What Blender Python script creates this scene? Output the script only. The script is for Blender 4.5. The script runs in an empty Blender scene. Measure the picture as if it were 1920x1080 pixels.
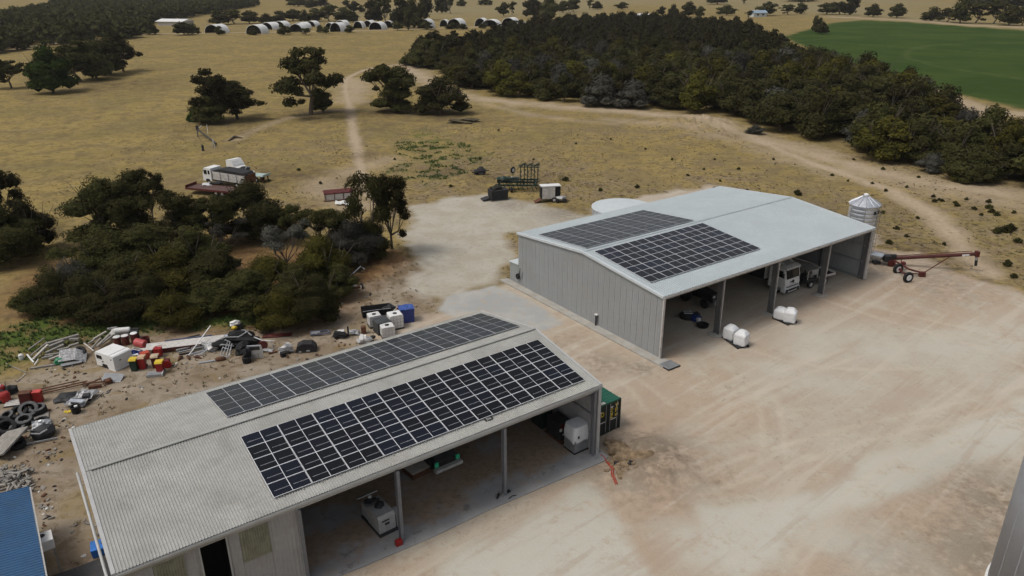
import bpy, math, random
import numpy as np
from mathutils import Vector, Matrix
random.seed(7); RNG = np.random.default_rng(7)
S = bpy.context.scene; COL = S.collection
R = math.radians
# ------------------------------------------------------------------ camera, sky, sun, exposure
F_PX, PITCH, ROLL, CAM_H = 1412.0, 0.39369, -0.00485, 30.65     # focal length in px of a 1920 px wide frame
cd = bpy.data.cameras.new('camera'); cam = bpy.data.objects.new('camera', cd); COL.objects.link(cam)
cd.sensor_width = 36; cd.lens = F_PX / 1920 * 36; cd.clip_start = 0.5; cd.clip_end = 9000
FWD = Vector((0, math.cos(PITCH), -math.sin(PITCH))); RT = Vector((1, 0, 0)); UP = RT.cross(FWD)
R2 = math.cos(ROLL) * RT + math.sin(ROLL) * UP; U2 = -math.sin(ROLL) * RT + math.cos(ROLL) * UP
M = Matrix((R2, U2, -FWD)).transposed().to_4x4(); M.translation = (0, 0, CAM_H); cam.matrix_world = M
S.camera = cam
SUN_EL, SUN_AZ = R(60), R(250)       # azimuth clockwise from +Y: a veiled sun high on the left, behind the viewer
w = bpy.data.worlds.new('World'); S.world = w; w.use_nodes = True
nt = w.node_tree; bg = nt.nodes['Background']
sk = nt.nodes.new('ShaderNodeTexSky'); sk.sky_type = 'NISHITA'; sk.sun_disc = False
sk.sun_elevation = SUN_EL; sk.sun_rotation = SUN_AZ; sk.air_density = 1.2; sk.dust_density = 5.0; sk.ozone_density = 1.0
hs = nt.nodes.new('ShaderNodeHueSaturation'); hs.inputs['Saturation'].default_value = 0.45
nt.links.new(sk.outputs[0], hs.inputs['Color']); nt.links.new(hs.outputs[0], bg.inputs[0])
bg.inputs[1].default_value = 0.09
sl = bpy.data.lights.new('sun', 'SUN'); sl.energy = 1.0; sl.angle = R(18); sl.color = (1, .95, .88)
so = bpy.data.objects.new('sun', sl); COL.objects.link(so)
sd = Vector((math.sin(SUN_AZ) * math.cos(SUN_EL), math.cos(SUN_AZ) * math.cos(SUN_EL), math.sin(SUN_EL)))
so.rotation_euler = sd.to_track_quat('Z', 'Y').to_euler(); so.location = (0, 0, 60)
vs = S.view_settings; vs.view_transform = 'Standard'; vs.look = 'None'; vs.exposure = 0.35; vs.gamma = 1; vs.use_curve_mapping = False
S.cycles.max_bounces = 6; S.cycles.diffuse_bounces = 3; S.cycles.transparent_max_bounces = 8

# ------------------------------------------------------------------ geometry of the place
def at(px, py, z=0.0):
    """point at height z seen at the photograph's pixel (px, py)"""
    d = FWD + R2 * ((px - 960) / F_PX) - U2 * ((py - 540) / F_PX)
    k = (z - CAM_H) / d.z
    return Vector((0, 0, CAM_H)) + d * k
def mpp(px, py):            # metres per photo pixel at a ground point
    return (at(px, py) - Vector((0, 0, CAM_H))).length / F_PX
YAW = 0.6143
AX, AY, AL, AW, AHE, AHR = -18.294, 26.763, 29.656, 14.675, 5.44, 6.69      # near shed
BX, BY, BL, BW, BHE, BHR = 12.631, 57.577, 31.44, 20.943, 5.845, 6.806     # far shed
CY, SY = math.cos(YAW), math.sin(YAW)
def shed_pt(x0, y0, u, v, z=0.0): return Vector((x0 + u * CY - v * SY, y0 + u * SY + v * CY, z))
def A_(u, v, z=0.0): return shed_pt(AX, AY, u, v, z)
def B_(u, v, z=0.0): return shed_pt(BX, BY, u, v, z)

def hsh(ix, iy, s):
    a = np.sin(ix * 127.1 + iy * 311.7 + s * 74.7) * 43758.5453
    return a - np.floor(a)
def vnoise(x, y, s=0):
    ix, iy = np.floor(x), np.floor(y); fx, fy = x - ix, y - iy
    fx = fx * fx * (3 - 2 * fx); fy = fy * fy * (3 - 2 * fy)
    a, b, c, d = hsh(ix, iy, s), hsh(ix + 1, iy, s), hsh(ix, iy + 1, s), hsh(ix + 1, iy + 1, s)
    return (a * (1 - fx) + b * fx) * (1 - fy) + (c * (1 - fx) + d * fx) * fy
def fbm(x, y, sc, s=0, o=4):
    x = np.asarray(x, float) / sc; y = np.asarray(y, float) / sc; t = 0; a = .5; n = 0
    for i in range(o):
        t = t + a * vnoise(x, y, s + i * 3.3); n += a; a *= .55; x = x * 2.03 + 11.3; y = y * 2.03 + 5.7
    return t / n
def sdf_poly(X, Y, poly):
    P = np.array([(p[0], p[1]) for p in poly]); d = np.full(X.shape, 1e18); ins = np.zeros(X.shape, bool)
    for i in range(len(P)):
        a, b = P[i], P[(i + 1) % len(P)]; e = b - a
        wx, wy = X - a[0], Y - a[1]
        t = np.clip((wx * e[0] + wy * e[1]) / (e @ e + 1e-12), 0, 1)
        d = np.minimum(d, (wx - e[0] * t) ** 2 + (wy - e[1] * t) ** 2)
        c = ((a[1] > Y) != (b[1] > Y))
        with np.errstate(divide='ignore', invalid='ignore'):
            xi = (b[0] - a[0]) * (Y - a[1]) / (b[1] - a[1]) + a[0]
        ins ^= c & (X < xi)
    d = np.sqrt(d); return np.where(ins, d, -d)
def d_line(X, Y, pts):
    d = np.full(X.shape, 1e18)
    for a, b in zip(pts[:-1], pts[1:]):
        a = np.array(a[:2]); b = np.array(b[:2]); e = b - a; wx, wy = X - a[0], Y - a[1]
        t = np.clip((wx * e[0] + wy * e[1]) / (e @ e + 1e-12), 0, 1)
        d = np.minimum(d, (wx - e[0] * t) ** 2 + (wy - e[1] * t) ** 2)
    return np.sqrt(d)
def px_poly(l): return [at(*p) for p in l]
def smooth(pts, n=6):
    P = [Vector((p[0], p[1])) for p in pts]; out = []
    for i in range(len(P) - 1):
        p0, p1, p2, p3 = P[max(i - 1, 0)], P[i], P[i + 1], P[min(i + 2, len(P) - 1)]
        for k in range(n):
            t = k / n
            out.append(.5 * ((2 * p1) + (p2 - p0) * t + (2 * p0 - 5 * p1 + 4 * p2 - p3) * t * t + (3 * p1 - p0 - 3 * p2 + p3) * t ** 3))
    out.append(P[-1]); return out
# terrain relief: flat where the sheds stand, little banks and heaps elsewhere
HEAPS = [(*at(1190, 868)[:2], 1.7, .75), (*at(1160, 846)[:2], 1.1, .55), (*at(1225, 872)[:2], 1.6, .4), (*at(1262, 880)[:2], 2.2, .25),
         (*at(715, 495)[:2], 4.0, .9), (*at(690, 530)[:2], 3.5, .5), (*at(1330, 234)[:2], 6, 1.2), (*at(1275, 232)[:2], 5, .8),
         (*at(1020, 340)[:2], 3.0, .7), (*at(1045, 338)[:2], 2.4, .6), (*at(895, 342)[:2], 3, .5), (*at(735, 230)[:2], 5, .4), (*at(880, 232)[:2], 4, .6),
         (*at(1660, 478)[:2], 4, .35)]
def relief(x, y):
    x = np.asarray(x, float); y = np.asarray(y, float)
    r = np.hypot(x, y)
    h = (fbm(x, y, 7, 1) - .5) * .10 + (fbm(x, y, 1.3, 2) - .5) * .05
    h = h + np.clip((r - 130) / 200, 0, 1) * (fbm(x, y, 60, 5, 2) - .5) * .8
    for hx, hy, s, a in HEAPS:
        q = np.exp(-((x - hx) ** 2 + (y - hy) ** 2) / (2 * s * s))
        h = h + a * q * (.45 + 1.1 * fbm(x, y, .9, 9, 3))
    for x0, y0, L, W in ((AX, AY, AL, AW), (BX, BY, BL, BW)):
        u = (x - x0) * CY + (y - y0) * SY; v = -(x - x0) * SY + (y - y0) * CY
        dd = np.maximum(np.maximum(-u - 1, u - L - 1), np.maximum(-v - 1.5, v - W - 1.5))
        k = np.clip(dd / 2.5, 0, 1); h = h * k - .02 * (1 - k)
    return h
def gz(p): return float(relief(np.array([p[0]]), np.array([p[1]]))[0])
def G(px, py, dz=0.0):
    p = at(px, py); return Vector((p.x, p.y, gz(p) + dz))

# ------------------------------------------------------------------ mesh helpers
class MB:
    def __init__(s): s.v = []; s.f = []; s.m = []; s.mi = 0
    def mat(s, i): s.mi = i; return s
    def add(s, vs, fs):
        n = len(s.v); s.v += [tuple(x) for x in vs]
        s.f += [tuple(i + n for i in f) for f in fs]; s.m += [s.mi] * len(fs); return s
    def box(s, c, d, rz=0, rot=None, top=(1, 1)):
        Mx = rot if rot is not None else Matrix.Rotation(rz, 3, 'Z'); c = Vector(c); vs = []
        for z in (-.5, .5):
            tx, ty = top if z > 0 else (1, 1)
            for x, y in ((-.5, -.5), (.5, -.5), (.5, .5), (-.5, .5)): vs.append(c + Mx @ Vector((x * d[0] * tx, y * d[1] * ty, z * d[2])))
        return s.add(vs, [(3, 2, 1, 0), (4, 5, 6, 7), (0, 1, 5, 4), (1, 2, 6, 5), (2, 3, 7, 6), (3, 0, 4, 7)])
    def tube(s, pts, r, n=6, cap=True):
        pts = [Vector(p) for p in pts]; rs = r if isinstance(r, (list, tuple)) else [r] * len(pts); rings = []
        for i, p in enumerate(pts):
            d = (pts[min(i + 1, len(pts) - 1)] - pts[max(i - 1, 0)])
            d = d.normalized() if d.length > 1e-9 else Vector((0, 0, 1))
            a = d.cross(Vector((0, 0, 1))); a = a.normalized() if a.length > 1e-3 else Vector((1, 0, 0)); b = d.cross(a)
            rings.append([p + (a * math.cos(2 * math.pi * k / n) + b * math.sin(2 * math.pi * k / n)) * rs[i] for k in range(n)])
        vs = [x for rg in rings for x in rg]; fs = []
        for i in range(len(pts) - 1):
            for k in range(n): fs.append((i * n + k, i * n + (k + 1) % n, (i + 1) * n + (k + 1) % n, (i + 1) * n + k))
        if cap: fs += [tuple(range(n - 1, -1, -1)), tuple(range((len(pts) - 1) * n, len(pts) * n))]
        return s.add(vs, fs)
    def lathe(s, prof, n=24, c=(0, 0, 0), axis='Z', cap=True):
        c = Vector(c); vs = []; fs = []
        for r, z in prof:
            for k in range(n):
                a = 2 * math.pi * k / n; x, y = r * math.cos(a), r * math.sin(a)
                vs.append(c + (Vector((x, y, z)) if axis == 'Z' else Vector((z, x, y)) if axis == 'X' else Vector((x, z, y))))
        for i in range(len(prof) - 1):
            for k in range(n): fs.append((i * n + k, i * n + (k + 1) % n, (i + 1) * n + (k + 1) % n, (i + 1) * n + k))
        if cap: fs += [tuple(range(n - 1, -1, -1)), tuple(range((len(prof) - 1) * n, len(prof) * n))]
        return s.add(vs, fs)
    def prism(s, poly, axis, a, b):
        """polygon in the plane normal to axis, extruded from a to b"""
        def P(p, t): return (t, p[0], p[1]) if axis == 'X' else (p[0], t, p[1]) if axis == 'Y' else (p[0], p[1], t)
        n = len(poly); vs = [P(p, a) for p in poly] + [P(p, b) for p in poly]
        return s.add(vs, [tuple(range(n - 1, -1, -1)), tuple(range(n, 2 * n))] + [(k, (k + 1) % n, n + (k + 1) % n, n + k) for k in range(n)])
    def blob(s, c, r, seed=0, amp=.25, sub=2, flat=1):
        V, Fc = ICO[sub]; rr = random.Random(seed); ph = [rr.uniform(0, 6) for _ in range(6)]; vs = []
        for v in V:
            k = 1 + amp * (math.sin(3 * v.x + ph[0]) * math.sin(2.7 * v.y + ph[1]) + .6 * math.sin(6 * v.z + ph[2] + 4 * v.x) + .4 * math.sin(9 * v.y + ph[3]))
            vs.append((c[0] + v.x * r[0] * k, c[1] + v.y * r[1] * k, c[2] + v.z * r[2] * k))
        return s.add(vs, Fc)
    def sheet(s, c, lx, ly, rot=None, crumple=0.0, seed=0, n=6, th=.02):
        rr = random.Random(seed); Mx = rot or Matrix.Identity(3); c = Vector(c); vs = []; g = {}
        for i in range(n + 1):
            for j in range(n + 1): g[i, j] = rr.uniform(-1, 1) * crumple
        for t in (0, -th):
            for i in range(n + 1):
                for j in range(n + 1): vs.append(c + Mx @ Vector(((i / n - .5) * lx, (j / n - .5) * ly, g[i, j] + t)))
        q = (n + 1) ** 2; fs = []
        for i in range(n):
            for j in range(n):
                a = i * (n + 1) + j; fs.append((a, a + n + 1, a + n + 2, a + 1)); fs.append((a + 1 + q, a + n + 2 + q, a + n + 1 + q, a + q))
        e = [i * (n + 1) for i in range(n + 1)] + [n * (n + 1) + j for j in range(1, n + 1)] + [i * (n + 1) + n for i in range(n - 1, -1, -1)] + [j for j in range(n - 1, 0, -1)]
        for k in range(len(e)): a, b = e[k], e[(k + 1) % len(e)]; fs.append((b, a, a + q, b + q))
        return s.add(vs, fs)
    def ribs(s, o, e, length, up, n, pitch, h, z0, z1f, w=.45):
        """ribbed sheet: runs along e from o; each profile line goes from o + up*z0 to o + up*z1f(x); ribs stand out along n"""
        o, e, up, n = map(Vector, (o, e, up, n)); k = max(1, round(length / pitch)); p = length / k; prof = []
        for i in range(k):
            a = i * p; prof += [(a, 0), (a + p * (1 - w), 0), (a + p * (1 - w * .75), h), (a + p * (1 - w * .25), h)]
        prof.append((length, 0)); vs = []
        for x, hh in prof:
            b = o + e * x + n * hh; vs.append(b + up * z0); vs.append(b + up * z1f(x))
        return s.add(vs, [(2 * i, 2 * i + 2, 2 * i + 3, 2 * i + 1) for i in range(len(prof) - 1)])
    def build(s, name, mats, parent=None, loc=(0, 0, 0), rz=0, smooth_=False):
        me = bpy.data.meshes.new(name); me.from_pydata(s.v, [], s.f)
        for m in (mats if isinstance(mats, (list, tuple)) else [mats]): me.materials.append(m)
        if any(s.m): me.polygons.foreach_set('material_index', s.m)
        if smooth_: me.polygons.foreach_set('use_smooth', [True] * len(me.polygons))
        me.update(); o = bpy.data.objects.new(name, me); COL.objects.link(o); o.location = loc; o.rotation_euler = (0, 0, rz)
        if parent: o.parent = parent
        return o
def _ico():
    import bmesh; out = {}
    for sub in (1, 2, 3):
        bm = bmesh.new(); bmesh.ops.create_icosphere(bm, subdivisions=sub, radius=1)
        bm.verts.index_update(); out[sub] = ([v.co.copy() for v in bm.verts], [tuple(v.index for v in f.verts) for f in bm.faces]); bm.free()
    return out
ICO = _ico()
def tag(o, label=None, cat=None, group=None, kind=None):
    if label: o['label'] = label
    if cat: o['category'] = cat
    if group: o['group'] = group
    if kind: o['kind'] = kind
    return o
def thing(name, label, cat, loc=(0, 0, 0), rz=0, group=None):
    o = bpy.data.objects.new(name, None); COL.objects.link(o); o.location = loc; o.rotation_euler = (0, 0, rz); o.empty_display_size = .3
    return tag(o, label, cat, group)
def copy_tree(o, parent=None):
    c = o.copy(); COL.objects.link(c)
    if parent: c.parent = parent
    for ch in list(o.children): copy_tree(ch, c)
    return c
def rotm(x=0, y=0, z=0): return Matrix.Rotation(z, 3, 'Z') @ Matrix.Rotation(y, 3, 'Y') @ Matrix.Rotation(x, 3, 'X')
ORD = 'first second third fourth fifth sixth seventh eighth ninth tenth eleventh twelfth thirteenth fourteenth fifteenth sixteenth seventeenth eighteenth nineteenth twentieth twenty-first twenty-second twenty-third twenty-fourth'.split()

# ------------------------------------------------------------------ materials
class NT:
    def __init__(s, name):
        s.m = bpy.data.materials.new(name); s.m.use_nodes = True; s.t = s.m.node_tree; s.b = s.t.nodes['Principled BSDF']
    def n(s, t, **k):
        x = s.t.nodes.new(t)
        for a, b in k.items(): setattr(x, a, b)
        return x
    def L(s, a, b): s.t.links.new(a, b)
    def put(s, sock, v):
        if hasattr(v, 'is_linked') or hasattr(v, 'links'): s.L(v, sock)
        elif isinstance(v, (tuple, list)): sock.default_value = (*v, 1) if len(v) == 3 else v
        else: sock.default_value = v
    def noise(s, sc, vec, detail=4, rough=.6, dist=0):
        x = s.n('ShaderNodeTexNoise'); x.inputs['Scale'].default_value = sc; x.inputs['Detail'].default_value = detail
        x.inputs['Roughness'].default_value = rough; x.inputs['Distortion'].default_value = dist; s.L(vec, x.inputs['Vector']); return x.outputs['Fac']
    def ramp(s, v, a, b):
        x = s.n('ShaderNodeMapRange', interpolation_type='SMOOTHSTEP'); s.put(x.inputs[0], v); x.inputs[1].default_value = a; x.inputs[2].default_value = b; return x.outputs[0]
    def mix(s, f, a, b, mode='MIX'):
        x = s.n('ShaderNodeMix', data_type='RGBA', blend_type=mode); s.put(x.inputs[0], f); s.put(x.inputs[6], a); s.put(x.inputs[7], b); return x.outputs[2]
    def math(s, op, a, b=0.0):
        x = s.n('ShaderNodeMath', operation=op); s.put(x.inputs[0], a); s.put(x.inputs[1], b); return x.outputs[0]
    def attr(s, name): return s.n('ShaderNodeAttribute', attribute_name=name).outputs['Fac']
    def vmul(s, vec, k):
        x = s.n('ShaderNodeVectorMath', operation='MULTIPLY'); s.L(vec, x.inputs[0]); x.inputs[1].default_value = k; return x.outputs[0]
    def bump(s, h, st=.3, d=.05):
        x = s.n('ShaderNodeBump'); x.inputs['Strength'].default_value = st; x.inputs['Distance'].default_value = d; s.L(h, x.inputs['Height']); s.L(x.outputs[0], s.b.inputs['Normal'])
    def obj(s): return s.n('ShaderNodeTexCoord').outputs['Object']
    def pos(s): return s.n('ShaderNodeNewGeometry').outputs['Position']
def mat(name, c, rough=.7, metal=0, var=.25, sc=1.5, dirt=None, dirt_amt=.5, spec=.4):
    """surface colour with worn, uneven grain; dirt = a second colour in patches"""
    q = NT(name); p = q.pos(); n1 = q.noise(sc, p, 5, .65); n2 = q.noise(sc * 9, p, 3, .6)
    lo = tuple(x * (1 - var) for x in c); hi = tuple(min(1, x * (1 + var)) for x in c)
    col = q.mix(q.ramp(n1, .3, .7), lo, hi); col = q.mix(q.math('MULTIPLY', q.ramp(n2, .45, .75), .35), col, tuple(x * .8 for x in c))
    if dirt: col = q.mix(q.math('MULTIPLY', q.ramp(q.noise(sc * 1.7, p, 6, .7, .4), .48, .68), dirt_amt), col, dirt)
    q.L(col, q.b.inputs['Base Color']); q.b.inputs['Metallic'].default_value = metal; q.b.inputs['Specular IOR Level'].default_value = spec
    r = q.n('ShaderNodeMapRange'); q.L(n1, r.inputs[0]); r.inputs[3].default_value = max(.05, rough - .12); r.inputs[4].default_value = min(1, rough + .12); q.L(r.outputs[0], q.b.inputs['Roughness'])
    return q.m
RUST = (.11, .045, .022); DUST = (.26, .19, .125)
m_roofA = mat('weathered_grey_roof_steel', (.36, .36, .335), .55, 0, .10, .35, (.27, .26, .235), .5)
m_roofB = mat('pale_blue_grey_roof_steel', (.375, .42, .435), .5, 0, .05, .3, (.33, .36, .37), .4)
m_wallA = mat('light_grey_wall_steel', (.36, .35, .35), .6, 0, .08, .5, (.28, .25, .22), .4)
m_wallB = mat('mid_grey_wall_steel', (.285, .297, .30), .55, 0, .05, .4, (.29, .275, .25), .5)
m_flash = mat('flashing_steel', (.42, .42, .41), .5, 0, .08)
m_flashB = mat('pale_flashing_steel', (.52, .56, .57), .5, 0, .06)
m_gal = mat('galvanised_steel', (.34, .35, .36), .45, .5, .12, 2.5)
m_galb = mat('bright_galvanised_steel', (.55, .57, .6), .35, .6, .12, 1.2)
m_siloN = mat('dull_silo_steel', (.27, .285, .31), .55, 0, .06, .8)
m_post = mat('grey_post_paint', (.17, .175, .19), .5, .1, .1, 2)
m_dark = mat('dark_steel', (.03, .03, .032), .6, .2, .3)
m_trans = mat('greenish_translucent_sheet', (.27, .27, .205), .4, 0, .2, 2)
m_conc = mat('concrete', (.34, .33, .30), .85, 0, .15, .8, (.36, .28, .2), .6)
m_white = mat('white_paint', (.72, .72, .70), .45, 0, .06, 1.2, (.5, .46, .4), .25)
m_whited = mat('dusty_white_paint', (.52, .50, .47), .6, 0, .12, 2, (.28, .23, .18), .55)
m_offw = mat('off_white_plastic', (.62, .62, .60), .5, 0, .08, 2, (.4, .37, .32), .3)
m_black = mat('black_rubber', (.011, .011, .012), .8, 0, .3, 4, (.035, .03, .025), .4)
m_blk = mat('black_void_paint', (.008, .008, .009), .8)
m_dustr = mat('dusty_rubber', (.10, .10, .10), .9, 0, .3, 3)
m_red = mat('red_paint', (.29, .014, .012), .5, 0, .15, 2, (.16, .02, .015), .3)
m_dred = mat('dark_red_paint', (.085, .012, .010), .6, 0, .25, 2, RUST, .4)
m_auger = mat('faded_dark_red_paint', (.07, .015, .013), .55, 0, .25, 1.5, (.08, .03, .02), .5)
m_rust = mat('rusted_steel', RUST, .85, 0, .35, 3, (.05, .03, .02), .6)
m_yel = mat('yellow_plastic', (.62, .45, .03), .5, 0, .1)
m_grn = mat('green_plastic', (.02, .20, .10), .5, 0, .2)
m_dgrn = mat('dark_green_paint', (.010, .028, .018), .5, 0, .3, 2, (.03, .03, .025), .4)
m_cont = mat('container_green_paint', (.012, .10, .062), .5, 0, .12, 1, (.03, .07, .045), .4)
m_contd = mat('black_green_door_paint', (.008, .014, .013), .55, 0, .2)
m_blue = mat('blue_roof_steel', (.032, .095, .20), .5, 0, .1, .8, (.045, .09, .15), .5)
m_bluep = mat('blue_plastic', (.02, .04, .19), .4, 0, .12)
m_wood = mat('weathered_grey_timber', (.24, .225, .20), .85, 0, .25, 3, (.14, .12, .10), .5)
m_woodb = mat('pale_timber', (.42, .39, .34), .8, 0, .2, 3)
m_scrap = mat('scrap_aluminium', (.38, .38, .38), .5, .3, .35, 4, (.12, .11, .10), .6)
m_tankg = mat('dusty_grey_plastic', (.36, .355, .345), .55, 0, .12, 2, (.25, .21, .17), .4)
m_bag = mat('white_woven_bag', (.70, .71, .72), .6, 0, .07, 3)
m_glass = mat('dark_window_glass', (.010, .011, .013), .2, 0, .1, 1, None, 0, .3)
m_load = mat('dark_tarp', (.022, .021, .022), .85, 0, .3, 3)
m_hdr = mat('orange_red_hose', (.40, .03, .014), .5, 0, .1)
m_twood = mat('flatbed_rust_red_deck', (.10, .055, .046), .8, 0, .25, 1.5, (.09, .05, .04), .5)
m_lgreen = mat('mint_green_lamp_cover', (.05, .52, .28), .4)
def cell_mat():
    q = NT('solar_cell_glass'); o = q.n('ShaderNodeObjectInfo').outputs['Random']
    c = q.mix(q.ramp(o, .35, .9), (.0035, .0036, .0045), (.0045, .006, .013)); q.L(c, q.b.inputs['Base Color'])
    q.b.inputs['Roughness'].default_value = .14; q.b.inputs['Specular IOR Level'].default_value = .30
    q.b.inputs['Sheen Weight'].default_value = .12; q.b.inputs['Sheen Roughness'].default_value = .35; q.b.inputs['Sheen Tint'].default_value = (.9, .85, .8, 1); return q.m
m_cell = cell_mat()
m_frame = mat('panel_frame_aluminium', (.72, .73, .75), .4, .1, .05)
m_line = mat('panel_gridline', (.32, .33, .35), .4)
def leaf_mat(name, c1, c2, c3):
    q = NT(name); o = q.n('ShaderNodeObjectInfo').outputs['Random']; p = q.obj()
    c = q.mix(q.ramp(q.noise(.45, p, 3), .35, .65), c1, c2); c = q.mix(q.math('MULTIPLY', q.ramp(q.noise(2.6, p, 2), .5, .7), .6), c, c3)
    h = q.n('ShaderNodeHueSaturation'); q.L(c, h.inputs['Color']); r = q.n('ShaderNodeMapRange'); q.L(o, r.inputs[0]); r.inputs[3].default_value = .62; r.inputs[4].default_value = 1.6; q.L(r.outputs[0], h.inputs['Value'])
    r2 = q.n('ShaderNodeMapRange'); q.L(o, r2.inputs[0]); r2.inputs[3].default_value = .485; r2.inputs[4].default_value = .51; q.L(r2.outputs[0], h.inputs['Hue'])
    q.L(h.outputs[0], q.b.inputs['Base Color']); q.b.inputs['Roughness'].default_value = .9; q.b.inputs['Specular IOR Level'].default_value = .06; return q.m
m_leaf = leaf_mat('dark_olive_foliage', (.023, .0235, .008), (.038, .037, .012), (.058, .053, .018))
m_leafy = leaf_mat('yellow_green_foliage', (.036, .035, .007), (.056, .052, .010), (.080, .070, .015))
m_leafb = leaf_mat('bright_green_foliage', (.020, .040, .008), (.032, .056, .010), (.05, .075, .015))
m_leafg = leaf_mat('grey_twiggy_foliage', (.040, .040, .033), (.055, .054, .044), (.072, .068, .054))
m_bark = mat('grey_brown_bark', (.10, .08, .06), .9, 0, .3, 2, (.16, .13, .10), .5)

# ------------------------------------------------------------------ ground: one continuous relief, split into paddock, yard, pad, tracks, crop
def axis(segs):
    out = [segs[0][0]]
    for a, b, s0, s1 in segs:
        x = a; n = max(1, int(round((b - a) / ((s0 + s1) / 2)))); t = np.arange(1, n + 1) / n
        st = s0 + (s1 - s0) * t; c = np.cumsum(st); out += list(a + (b - a) * c / c[-1])
    return np.array(out)
xs = axis([(-4000, -900, 260, 50), (-900, -180, 14, 5), (-180, -70, 2.4, .8), (-70, -46, .6, .34), (-46, 62, .32, .32), (62, 110, .4, .9), (110, 240, 1.2, 4), (240, 900, 6, 14), (900, 4000, 50, 260)])
ys = axis([(-60, 14, 8, 1), (14, 100, .32, .32), (100, 140, .36, .7), (140, 260, .8, 1.8), (260, 700, 2, 5), (700, 1500, 7, 18), (1500, 6500, 30, 400)])
GX, GY = np.meshgrid(xs, ys)
wob = (fbm(GX, GY, 3.5, 21, 4) - .5)
wob2 = (fbm(GX, GY, 14, 31, 3) - .5)
def mask(poly, soft, amp): return np.clip(.5 + (sdf_poly(GX, GY, poly) + (wob * 1.3 + wob2) * amp) / soft, 0, 1)
yard_poly = px_poly([(640, 640), (760, 610), (840, 585), (960, 525), (1090, 450), (1100, 392), (1180, 372), (1330, 345), (1480, 372), (1600, 420), (1640, 470), (1720, 478), (1780, 515), (1920, 552)]) + [at(2300, 640), at(2600, 1080), Vector((40, 8, 0)), Vector((-8, 8, 0)), A_(6, -6), A_(9, 3), A_(26, 12), A_(27, 16)]
m_yard = mask(yard_poly, 1.6, 3.0)
pad_poly = px_poly([(770, 388), (830, 371), (915, 366), (1000, 378), (1105, 400), (1098, 440), (975, 440), (957, 520), (905, 545), (825, 568), (765, 545), (790, 510), (755, 470), (740, 440), (765, 415)])
m_pad = mask(pad_poly, 1.6, 3.2)
wet_poly = px_poly([(822, 582), (835, 556), (925, 534), (990, 560), (1058, 606), (1022, 622), (985, 618), (905, 582), (850, 592)])
m_wet = mask(wet_poly, .5, .6)
dirt_poly = px_poly([(-120, 760), (60, 700), (140, 648), (250, 620), (400, 620), (560, 608), (640, 560), (660, 530), (770, 490), (830, 560), (800, 610), (700, 680)]) + [A_(18, 17), A_(0, 16), A_(-2, 2), A_(-6, -6), Vector((-70, 22, 0)), Vector((-60, 42, 0))]
m_dirt = mask(dirt_poly, 3.0, 4.0)
brown = px_poly([(640, 545), (700, 470), (770, 480), (775, 500), (700, 545)])
m_brown = np.maximum(mask(brown, 3, 2.5), .85 * mask(px_poly([(0, 600), (60, 500), (400, 440), (640, 470), (660, 560), (560, 610), (300, 618), (60, 640)]), 6, 4))
trk = lambda pts, wd, soft, amp=.8: np.clip(.5 + (wd / 2 - d_line(GX, GY, smooth(px_poly(pts))) + wob * amp) / soft, 0, 1)
T1 = [(760, 122), (800, 150), (870, 180), (950, 190), (1040, 199), (1130, 205), (1230, 215), (1330, 236), (1430, 262), (1520, 288), (1620, 315), (1720, 340), (1820, 355), (2000, 378)]
T2 = [(1420, 262), (1520, 305), (1600, 332), (1670, 358), (1730, 390), (1775, 430), (1815, 478), (1850, 510)]
T3 = [(860, 112), (770, 120), (700, 127), (655, 145), (648, 165), (655, 200), (663, 250), (672, 290), (683, 345), (700, 372)]
T4 = [(440, 262), (500, 235), (570, 215), (660, 205)]
m_track = np.maximum.reduce([.95 * trk(T1, 6.5, 7, 7), 1.0 * trk(T2, 3.0, 2.4, 2.5), .6 * trk([(1150, 225), (1300, 246), (1430, 280), (1560, 330)], 3, 6, 6), .7 * trk([(1480, 300), (1640, 332), (1800, 362), (1920, 385)], 5, 8, 8), .6 * trk([(880, 185), (1000, 215), (1150, 232)], 2, 4, 4), 1.0 * trk(T3, 2.0, 1.4, 1.2), .55 * trk(T4, 2.5, 2.5), .75 * trk([(655, 150), (668, 170), (655, 190)], 8, 7, 7),
                             .8 * trk([(1690, 150), (1760, 178), (1840, 205), (1930, 215)], 9, 4, 2), trk([(1800, 210), (1835, 222)], 7, 2, 1),
                             trk([(600, 340), (660, 385)], 6, 5, 4) * .7, trk([(650, 325), (720, 300)], 5, 5, 3) * .6,
                             .9 * trk([(0, 97), (80, 84), (200, 72), (260, 66), (345, 62), (700, 58), (960, 48)], 5, 6, 3), .9 * trk([(1560, 32), (1700, 38), (1800, 46), (1960, 54), (2200, 70)], 10, 8, 2)])
ruts = np.zeros(GX.shape)
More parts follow.
